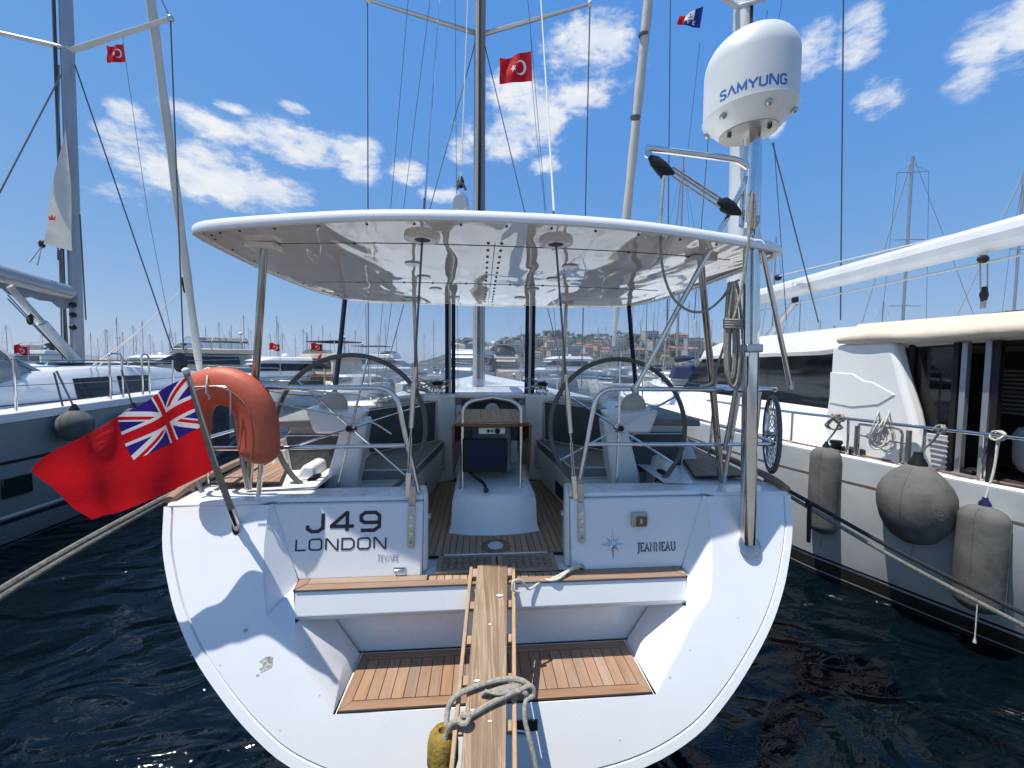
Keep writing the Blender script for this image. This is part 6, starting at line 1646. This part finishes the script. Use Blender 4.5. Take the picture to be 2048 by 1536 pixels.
def motor_boat(label, L, B, kind, hullm='gel_nb', topm='gel_nb', group=None, extra=None):
    t = thing('motor_boat', label, 'motor boat', (0, 0, 0), group); F_ = B * .36
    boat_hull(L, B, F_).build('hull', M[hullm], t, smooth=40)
    b_ = MB(); slab(b_, -L * .44, L * .47, B * .86, B * .25, F_ * 1.02, F_ * 1.16); b_.build('deck', M['gel_nb'], t, bevel=.03)
    MB().tube([(-L * .5, -B * .44, F_ * .72), (0, -B * .51, F_ * .8), (L * .3, -B * .40, F_ * .95)], .03, 4).tube([(-L * .5, B * .44, F_ * .72), (0, B * .51, F_ * .8), (L * .3, B * .40, F_ * .95)], .03, 4).build('rubbing_strake', M['stripe_navy'], t)
    h0 = F_ * 1.12
    if kind == 'small':
        slab(MB(), -L * .12, L * .18, B * .62, B * .5, h0, h0 + B * .22, .05, .5, .1).build('windscreen', M['glass_dark'], t)
        slab(MB(), -L * .40, -L * .14, B * .66, B * .66, h0, h0 + B * .08).build('seat', M['cream'], t, bevel=.03)
        for s_ in SS: MB().tube([(L * .1, s_ * B * .34, h0), (L * .15, s_ * B * .33, h0 + .4), (L * .46, 0, h0 + .45)], .02, 5).build('bow_rail', M['steel'], t)
        return t
    H = B * .33
    hs_ = slab(MB(), -L * .30, L * .26, B * .80, B * .55, h0, h0 + H, .1, L * .13, .10).build('cabin', M[topm], t, bevel=.05)
    w_ = MB(); slab(w_, -L * .27, L * .235, B * .815, B * .57, h0 + H * .38, h0 + H * .86, .1, L * .09, .075); w_.build('window', M['glass_dark'], hs_)
    if kind in ('sport',):
        slab(MB(), -L * .34, L * .16, B * .78, B * .62, h0 + H * 1.02, h0 + H * 1.30, .5, L * .12, .15).build('hardtop', M[topm], t, bevel=.08)
        MB().ball((-L * .12, 0, h0 + H * 1.42), .22, 10, 6, (1, 1, .7)).build('radar', M['gel_nb'], t)
    if kind in ('fly', 'trawler'):
        fb = slab(MB(), -L * .36, L * .14, B * .82, B * .66, h0 + H * 1.02, h0 + H * 1.34, .05, .3, .04).build('flybridge', M[topm], t, bevel=.05)
        slab(MB(), L * .0, L * .13, B * .6, B * .5, h0 + H * 1.34, h0 + H * 1.66, .1, .5, .1).build('windscreen', M['clear'], t)
        cz = h0 + H * 2.15
        if kind == 'fly':
            P = MB(); rr_ = []
            for i in range(9):
                a = math.pi * i / 8; rr_.append([Vector((-L * .28, -B * .36 * math.cos(a), h0 + H * 1.34 + H * .75 * math.sin(a) ** .5)), Vector((L * .06, -B * .33 * math.cos(a), h0 + H * 1.34 + H * .75 * math.sin(a) ** .5))])
            P.add([p for r in rr_ for p in r], [(2 * i, 2 * i + 1, 2 * i + 3, 2 * i + 2) for i in range(8)]); P.build('canopy', M[extra or 'clear'], t)
            for x in (-L * .28, -L * .1, L * .06): MB().tube([(x, -B * .35 * math.cos(math.pi * i / 8), h0 + H * 1.34 + H * .75 * math.sin(math.pi * i / 8) ** .5) for i in range(9)], .045, 5).build('canopy_frame', M['canvas'], t)
        else:
            MB().box((-L * .14, 0, cz), (L * .34, B * .7, .08)).build('bimini', M['navy_canvas'], t, bevel=.03)
            for x in (-L * .28, 0):
                for s_ in SS: MB().cyl((x, s_ * B * .32, h0 + H * 1.3), (x, s_ * B * .32, cz), .03, 5).build('bimini_leg', M['steel'], t)
        MB().cyl((-L * .3, 0, h0 + H * 1.3), (-L * .3, 0, cz + .9), .03, 5).build('aerial', M['gel_nb'], t)
        MB().ball((-L * .25, 0, cz + .35), .2, 8, 6, (1, 1, .8)).build('radar', M['gel_nb'], t)
        MB().cyl((-L * .25, 0, h0 + H * 1.34), (-L * .25, 0, cz + .3), .05, 5).build('radar_post', M['gel_nb'], t)
    for s_ in SS:
        MB().tube([(L * .02, s_ * B * .44, h0), (L * .05, s_ * B * .43, h0 + .65), (L * .3, s_ * B * .3, h0 + .7), (L * .5, 0, h0 + .85)], .025, 5).build('bow_rail', M['steel'], t)
    return t
def place(o, px, py, D, heading, scale=1.0):
    p = at(px, py, Y=D); o.location = (p.x, D, 0.0); o.rotation_euler = (0, 0, R(heading)); o.scale = (scale,) * 3
    return o
place(motor_boat('beige flybridge cruiser with a clear canopy behind the horseshoe lifebuoy', 12.5, 4.3, 'fly', 'beige_hull', 'beige_hull'), 400, 730, 37, 200)
place(motor_boat('white sports cruiser with a dark windscreen, bow towards the left, behind the hardtop post', 9.0, 3.5, 'sport'), 543, 730, 31, 240)
place(motor_boat('brown hulled trawler with a white wheelhouse and dark bimini beside the port wheel', 10.5, 3.8, 'trawler', 'brown_hull', 'beige_hull'), 645, 730, 34, 150)
place(motor_boat('white flybridge motor yacht behind the sprayhood of the left hand yacht', 13, 4.4, 'fly', 'blue_canvas', 'gel_nb', None, 'sail_grey'), 75, 730, 56, 165)
place(motor_boat('white motor cruiser far off between the left hand mast and the lifebuoy', 11, 3.8, 'sport'), 300, 730, 46, 170)
place(motor_boat('low dark hulled launch beside the left hand mast foot', 9, 3.0, 'sport', 'brown_hull', 'beige_hull'), 232, 730, 42, 10)
place(motor_boat('white flybridge motor yacht seen through the middle clear panel', 14, 4.6, 'fly', 'gel_nb', 'gel_nb'), 938, 730, 38, 255)
place(motor_boat('cream flybridge cruiser seen through the middle clear panel right of the mast', 12, 4.2, 'fly', 'beige_hull', 'beige_hull', None, 'cream'), 1002, 730, 42, 285)
place(motor_boat('wide white motor yacht behind the starboard clear panel', 13, 4.4, 'sport'), 1120, 730, 52, 200)
place(motor_boat('white motor yacht behind the port clear panel', 14, 4.4, 'trawler'), 770, 730, 56, 345)
proto = motor_boat('small open white motor boat in the distance', 6.2, 2.3, 'small', 'gel_nb', 'gel_nb', 'small open motor boats in the basin')
small_ = []
for i, (px, D, h_) in enumerate(((612, 24, 160), (690, 30, 10), (715, 44, 170), (840, 48, 200), (868, 34, 30), (1085, 44, 0), (1215, 40, 180), (1250, 34, 160), (285, 60, 10), (215, 66, 180), (440, 60, 170))):
    o = proto if i == 0 else copy_tree(proto)
    place(o, px, 740, D, h_); small_.append((px, o))
for k, (px, o) in enumerate(sorted(small_, key=lambda q_: q_[0])): o['label'] = 'small open white motor boat in the basin, %s from the left' % ['first', 'second', 'third', 'fourth', 'fifth', 'sixth', 'seventh', 'eighth', 'ninth', 'tenth', 'eleventh'][k]

def sail_boat(coverm, hullm='gel_nb', rig=2):
    t = thing('sailboat', 'distant moored sailboat with a bare mast', 'sailboat', (0, 0, 0)); L, B = 11.5, 3.6
    boat_hull(L, B, 1.15).build('hull', M[hullm], t, smooth=40)
    slab(MB(), -L * .18, L * .22, B * .6, B * .4, 1.2, 1.65, .1, .6, .12).build('cabin', M['gel_nb'], t, bevel=.05)
    slab(MB(), -L * .12, L * .12, B * .61, B * .5, 1.36, 1.52, .1, .3, .08).build('window', M['glass_dark'], t)
    mz = 16.5
    ms_ = MB().cyl((.6, 0, 1.5), (.6, 0, mz), .085, 8).build('mast', M['alu'], t)
    MB().cyl((.5, 0, 2.6), (-3.6, 0, 2.75), .07, 6).build('boom', M['alu'], ms_)
    MB().tube([(.4, 0, 2.85), (-1.5, 0, 2.9), (-3.4, 0, 2.86)], [.22, .2, .1], 8).build('sail_cover', M[coverm], ms_)
    for k in range(rig):
        z = 6.2 + k * 4.6; MB().tube([(.5, -1.0, z), (.6, 0, z + .05), (.5, 1.0, z)], .03, 5).build('spreader', M['alu'], ms_)
    for s_ in SS: MB().tube([(.5, s_ * 1.6, 1.2), (.5, s_ * 1.0, 6.2 + 4.6 * (rig - 1)), (.6, 0, mz - .5)], .011, 4).build('shroud', M['wire'], ms_)
    MB().cyl((L * .48, 0, 1.4), (.7, 0, mz - .3), .035, 5).build('furled_jib', M['sail'], ms_)
    MB().cyl((-L * .48, 0, 1.2), (.55, 0, mz), .011, 4).build('backstay', M['wire'], ms_)
    slab(MB(), -L * .26, -L * .10, B * .55, B * .5, 1.65, 2.4, .1, .5, .2).build('sprayhood', M[coverm], t, bevel=.08)
    for s_ in SS:
        for i in range(6): MB().cyl((-L * .42 + i * L * .15, s_ * B * (.46 - .04 * max(0, i - 3)), 1.2), (-L * .42 + i * L * .15, s_ * B * (.46 - .04 * max(0, i - 3)), 1.85), .018, 4).build('stanchion', M['steel'], t)
    return t
protos = [sail_boat('navy_canvas'), sail_boat('canvas', 'gel_nb', 3), sail_boat('blue_canvas', 'gel_nb')]
MASTS = [(182, 664), (210, 658), (233, 634), (239, 672), (265, 650), (291, 641), (311, 693), (337, 666), (357, 663), (412, 654), (436, 645), (458, 662), (469, 650), (493, 631), (551, 632), (556, 644), (604, 657), (618, 681), (628, 650), (645, 651), (738, 610), (772, 640), (709, 660), (868, 640), (830, 655), (1040, 650), (1129, 640), (1164, 630), (1192, 655), (1085, 660),
         (1258, 612), (1276, 640), (1300, 625), (1326, 600), (1340, 655), (1376, 600), (1425, 640), (1590, 600), (1560, 650), (1640, 640), (1725, 660), (1765, 600), (90, 660), (20, 650), (140, 670),
         (195, 676), (221, 672), (252, 668), (278, 676), (300, 668), (323, 680), (346, 674), (425, 676), (447, 670), (480, 674), (506, 660), (523, 672), (540, 668), (570, 676), (592, 670), (611, 664), (636, 672), (658, 668), (690, 664), (725, 676), (755, 668), (790, 660), (850, 668), (1020, 668), (1062, 664), (1105, 658), (1145, 662), (1180, 668), (1210, 652), (1235, 660), (1268, 655), (1290, 662), (1312, 648), (1350, 652), (1392, 640), (1410, 660), (1450, 655), (1660, 650), (1695, 662), (1745, 648), (1850, 660)]
used = set(); far = []
for i, (px, ty) in enumerate(MASTS):
    pr = protos[i % 3]; o = pr if (i % 3) not in used else copy_tree(pr); used.add(i % 3)
    D = random.uniform(62, 125); hgt = at(px, ty, Y=D).z
    place(o, px, 740, D, random.choice((0, 180)) + random.uniform(-25, 25) + 80 * (i % 2), max(.45, hgt / 16.5))
    far.append((px, o)); o['group'] = 'sailboats in the far rows of the marina'; o['category'] = 'sailboat'
for (px, ty, D, hd, pi, lab) in ((1357, 300, 26, 75, 0, 'sailboat with navy sail cover whose mast rises just left of the dome'),
                            (1815, 302, 34, 80, 1, 'sailboat with a tall grey mast standing over the cabin roof of the right hand yacht'),
                            (2042, 335, 36, 95, 2, 'sailboat whose mast stands at the far right edge above the cream awning'),
                            (1545, 470, 40, 70, 0, 'sailboat with a brown tinted mast just right of the antenna pole'),
                            (1293, 560, 30, 85, 1, 'sailboat moored between the hardtop and the strut of the davit')):
    o = copy_tree(protos[pi]); hgt = at(px, ty, Y=D).z; place(o, px, 740, D, hd, hgt / 16.5); o['label'] = lab; o['category'] = 'sailboat'
    if 'group' in o: del o['group']
for lab, px, py, D, sz in (('small red crescent flag flying above the white sports cruiser', 549, 694, 30, .5), ('small red crescent flag on the trawler beside the port wheel', 633, 694, 34, .6), ('red crescent flag on the flybridge motor yacht at the far left', 42, 700, 24, .5)):
    p = at(px, py, Y=D)
    def f(u, v, p=p, sz=sz): return p + Vector((sz * (u - .5) * 1.5, .1 * math.sin(u * 7) * u, sz * (v - .5) + .07 * math.sin(u * 6)))
    o = MB().grid(f, 16, 10).build('courtesy_flag', M['crescent'], None, smooth=80, uvs=[(1 - i / 16, j / 10) for j in range(11) for i in range(17)], fixn=False); tag(o, lab, 'flag')
    MB().cyl(p + Vector((sz * .76, 0, sz * .6)), p + Vector((sz * .76, 0, -2.2)), .02, 5).build('flag_pole', M['alu_white'], o)
o = MB().lathe([(.22, -.09), (.30, -.09), (.36, -.05), (.36, .05), (.30, .09), (.22, .09), (.18, 0)], at(645, 716, Y=32), 20, Matrix.Rotation(R(90), 3, 'X')).build('ring_lifebuoy', M['red_sticker']); tag(o, 'small round red lifebuoy on the trawler beside the port wheel', 'lifebuoy')

ORD = ['first', 'second', 'third', 'fourth', 'fifth', 'sixth', 'seventh', 'eighth', 'ninth', 'tenth', 'eleventh', 'twelfth', 'thirteenth', 'fourteenth', 'fifteenth', 'sixteenth', 'seventeenth', 'eighteenth', 'nineteenth', 'twentieth']
for x0, x1, where in ((-99, 165, 'behind the boom of the left hand yacht'), (165, 342, 'between the left hand mast and its furled genoa'), (342, 500, 'above the horseshoe lifebuoy'), (500, 680, 'between the port hardtop post and the windscreen'),
                      (680, 900, 'behind the port clear panel'), (900, 1250, 'behind the middle and starboard clear panels'), (1250, 1480, 'between the windscreen and the antenna pole'), (1480, 2100, 'above the roof of the right hand yacht')):
    for k, (px, o) in enumerate(sorted(((p, o) for p, o in far if x0 <= p < x1), key=lambda q_: q_[0])):
        o['label'] = 'distant sailboat mast, %s from the left %s' % (ORD[k], where)
# floating pontoon under the far row
tag(MB().box((-30, 52, .25), (60, 1.6, .5)).build('pontoon', M['concrete'], bevel=.05), 'long low pontoon on the left where the motor cruisers lie', None, kind='structure')
tag(MB().box((40, 56, .25), (70, 1.6, .5)).build('pontoon', M['concrete'], bevel=.05), 'long low pontoon on the right behind the starboard yacht', None, kind='structure')

# hills -------------------------------------------------------------------------------------------
def ridge(name, label, pts, Y, depth, m, seed, rough=.06):
    rnd = random.Random(seed); mb = MB(); cols = []
    dense = cr([(a, b, 0) for a, b in pts], 12)
    for q_ in dense:
        top = at(q_.x, q_.y, Y=Y); h = max(.5, top.z); h *= 1 + rnd.uniform(-rough, rough)
        cols.append([Vector((top.x, Y - depth, -1)), Vector((top.x, Y - depth * .8, h * (.15 + rnd.uniform(0, .06)))), Vector((top.x, Y - depth * .5, h * (.45 + rnd.uniform(-.06, .06)))), Vector((top.x, Y - depth * .22, h * (.80 + rnd.uniform(-.05, .05)))), Vector((top.x, Y, h)), Vector((top.x, Y + depth, -1))])
    k = 6; mb.add([p for c in cols for p in c], [(i * k + j, i * k + j + 1, (i + 1) * k + j + 1, (i + 1) * k + j) for i in range(len(cols) - 1) for j in range(k - 1)])
    o = mb.build(name, m, None, smooth=80); tag(o, label, None, kind='structure'); return cols
hm_ = mat('scrub_hillside', (.05, .065, .04), .95, c2=(.09, .09, .06), vscale=.03, bmp=.6, bscale=.05, bdist=4)
ridge('hill', 'low distant hill across the bay at the left', [(-900, 712), (-300, 700), (60, 706), (165, 710), (185, 711), (235, 716), (300, 724), (330, 730)], 4200, 600, hm_, 3)
ridge('hill', 'small far hill behind the beige cruiser', [(325, 732), (345, 722), (400, 715), (445, 713), (475, 719), (500, 727), (530, 733)], 4600, 400, hm_, 4)
HP = [(820, 731), (880, 712), (930, 700), (985, 689), (1040, 676), (1100, 672), (1180, 676), (1240, 674), (1300, 672), (1360, 680), (1400, 694), (1440, 706), (1520, 716), (1700, 722), (2100, 726), (2600, 728)]
HY, HD = 520, 170
cols = ridge('hill', 'built up hillside behind the marina in the centre and right', HP, HY, HD, mat('town_hillside', (.032, .042, .026), .95, c2=(.07, .066, .045), vscale=.06, bmp=.5, bscale=.2, bdist=2), 5)
def ground_z(x, y):
    best = min(range(len(cols) - 1), key=lambda i: abs((cols[i][0].x + cols[i + 1][0].x) / 2 - x)); c = cols[best]
    for a, b in zip(c[:-1], c[1:]):
        if a.y <= y <= b.y: return a.z + (b.z - a.z) * (y - a.y) / (b.y - a.y)
    return 0
# town houses
wallm = [mat('town_wall_%s' % n_, c_, .85, var=.15, vscale=.4) for n_, c_ in (('white', (.62, .60, .56)), ('sand', (.50, .40, .29)), ('ochre', (.42, .29, .19)), ('grey', (.40, .39, .38)))]
roofm = mat('terracotta_roof', (.33, .13, .07), .85, var=.25, vscale=.6)
def house(w_, d_, floors, mi, flat):
    t = thing('house', '', 'house', (0, 0, 0)); H = floors * 3.0
    MB().box((0, 0, H / 2 - 1.5), (w_, d_, H + 3)).build('wall', wallm[mi], t)
    if flat: MB().box((0, 0, H + .2), (w_ + .5, d_ + .5, .4)).box((w_ * .2, 0, H + 1.2), (w_ * .3, d_ * .4, 1.8)).build('roof', wallm[3], t)
    else: MB().hexa([(-w_ / 2 - .5, -d_ / 2 - .5, H), (w_ / 2 + .5, -d_ / 2 - .5, H), (w_ / 2 + .5, d_ / 2 + .5, H), (-w_ / 2 - .5, d_ / 2 + .5, H)], [(-w_ * .28, -.2, H + 2.2), (w_ * .28, -.2, H + 2.2), (w_ * .28, .2, H + 2.2), (-w_ * .28, .2, H + 2.2)]).build('roof', roofm, t)
    n_ = max(2, int(w_ / 3.2)); wm0 = None
    for f_ in range(floors):
        for i in range(n_):
            x = -w_ / 2 + w_ * (i + .5) / n_; b_ = MB().box((x, -d_ / 2 - .02, f_ * 3 + 1.6), (1.5, .12, 1.5))
            if wm0 is None: wm0 = b_.build('window', M['glass_dark'], t); x0, z0_ = x, f_ * 3 + 1.6
            else:
                c_ = wm0.copy(); COL.objects.link(c_); c_.parent = t; c_.location = (x - x0, 0, f_ * 3 + 1.6 - z0_)
        if f_: MB().box((0, -d_ / 2 - .5, f_ * 3 + .1), (w_ * .9, 1.0, .18)).build('balcony', wallm[0], t)
    return t
HK = [house(13, 9, 3, 0, False), house(17, 10, 4, 1, True), house(11, 9, 2, 2, False), house(21, 11, 5, 3, True), house(15, 10, 3, 1, False)]
hw = ['white three storey house with a tiled roof', 'sand coloured flat roofed block', 'ochre two storey house with a tiled roof', 'grey five storey flat roofed block', 'sand coloured tiled roof house']
rnd = random.Random(11)
HX = [(1290, 690), (1335, 684), (1372, 690), (1312, 700), (1355, 702), (1392, 704), (1275, 704), (1420, 716), (1230, 696), (1195, 690), (1160, 697), (1125, 688), (1090, 698), (1060, 690), (1035, 700), (1005, 704), (975, 708), (945, 712), (1145, 708), (1210, 710), (1075, 712), (1255, 715), (1330, 715), (1380, 716), (1450, 719), (905, 718), (1110, 716), (1480, 720), (1300, 679), (1365, 678)]
usedk = set(); hs_l = []
HX += [(rnd.uniform(930, 1470), rnd.uniform(684, 718)) for _ in range(28)]
for i, (px, py) in enumerate(HX):
    kx = i % 5; o = HK[kx] if kx not in usedk else copy_tree(HK[kx]); usedk.add(kx)
    # step back up the hillside until the ground meets the line of sight
    y = HY - HD * .95
    while y < HY - 2:
        p = at(px, py + 6, Y=y)
        if ground_z(p.x, y) >= p.z: break
        y += 3
    p = at(px, py, Y=y); o.location = (p.x, y, ground_z(p.x, y) - .3); o.rotation_euler = (0, 0, R(rnd.uniform(-22, 22))); o.scale = (rnd.uniform(.62, .9),) * 3
    hs_l.append((px, kx, o)); o['category'] = 'house'; o['group'] = hw[kx].replace('house', 'houses').replace('block', 'blocks') + ' in the town'
for kx in range(5):
    for k, (px, _, o) in enumerate(sorted((q_ for q_ in hs_l if q_[1] == kx), key=lambda q_: q_[0])): o['label'] = '%s, %s of its kind from the left' % (hw[kx], ORD[k])
# hillside trees: trunk plus a crown of many small leaf clumps
leafm = mat('tree_foliage', (.028, .05, .018), .8, c2=(.06, .085, .03), vscale=1.2, rnd=.3)
barkm = mat('bark', (.06, .045, .03), .9)
def tree(seed, hgt, wd):
    rr_ = random.Random(seed); t = thing('tree', '', 'tree', (0, 0, 0))
    tk_ = MB().tube([(0, 0, -1), (.1, 0, hgt * .35), (.2, .1, hgt * .7)], [.28, .2, .08], 6)
    for k in range(4):
        a = rr_.uniform(0, 6.28); tk_.tube([(.1, 0, hgt * .4), (math.cos(a) * wd * .3, math.sin(a) * wd * .3, hgt * .7)], [.1, .04], 5)
    tk_.build('trunk', barkm, t)
    cm_ = MB(); lob = [(rr_.uniform(-.6, .6) * wd / 2, rr_.uniform(-.6, .6) * wd / 2, hgt * rr_.uniform(.28, .8), rr_.uniform(.35, .62) * wd / 2) for _ in range(8)]
    for k in range(480):
        lx, ly_, lz, lr_2 = lob[k % 8]; d_ = Vector((rr_.gauss(0, 1), rr_.gauss(0, 1), rr_.gauss(0, .8))).normalized() * lr_2 * rr_.uniform(.6, 1.1)
        c_ = Vector((lx, ly_, lz)) + d_; s_ = rr_.uniform(.22, .5); a = Vector((rr_.gauss(0, 1), rr_.gauss(0, 1), rr_.gauss(0, 1))).normalized(); b_ = a.orthogonal().normalized()
        cm_.add([c_ + a * s_, c_ + b_ * s_ * .7, c_ - a * s_, c_ - b_ * s_ * .7], [(0, 1, 2, 3)])
    cm_.build('crown', leafm, t, smooth=0, fixn=False)
    return t
TK = [tree(1, 7, 9), tree(2, 6, 10), tree(3, 8, 8)]; ut_ = set()
for i in range(240):
    kx = i % 3; o = TK[kx] if kx not in ut_ else copy_tree(TK[kx]); ut_.add(kx)
    px = rnd.uniform(900, 1470); y = HY - rnd.choice((1, 3, 8, 14, 20, 30, 45, 60, 80, 95, 110, 125)) ; x = at(px, 700, Y=y).x
    o.location = (x, y, ground_z(x, y) - .3); o.rotation_euler = (0, 0, rnd.uniform(0, 6)); o.scale = (rnd.uniform(.7, 1.2),) * 3
    o['label'] = 'dark green tree among the houses on the hillside'; o['category'] = 'tree'; o['group'] = 'trees on the town hillside'

# pale summer haze over the whole harbour
hzb = MB().box((0, 3500, 79), (14100, 7200, 162)).build('haze', None, None, smooth=0)
hzm = bpy.data.materials.new('haze'); hzm.use_nodes = True; hnt = hzm.node_tree; hnt.nodes.clear()
pv = hnt.nodes.new('ShaderNodeVolumePrincipled'); pv.inputs['Color'].default_value = (.80, .86, .95, 1); pv.inputs['Density'].default_value = 2.0e-4; pv.inputs['Anisotropy'].default_value = .2
ho = hnt.nodes.new('ShaderNodeOutputMaterial'); hnt.links.new(pv.outputs[0], ho.inputs['Volume'])
hzb.data.materials.clear(); hzb.data.materials.append(hzm); tag(hzb, 'thin pale haze in the air over the bay', None, kind='stuff')

# ---------------------------------------------------------------- turn everything in the yacht's frame to its heading
for o in YREG:
    o.location = PIV + RZ @ (Vector(o.location) - PIV) + OFF
    o.rotation_euler = (0, 0, YRZ)
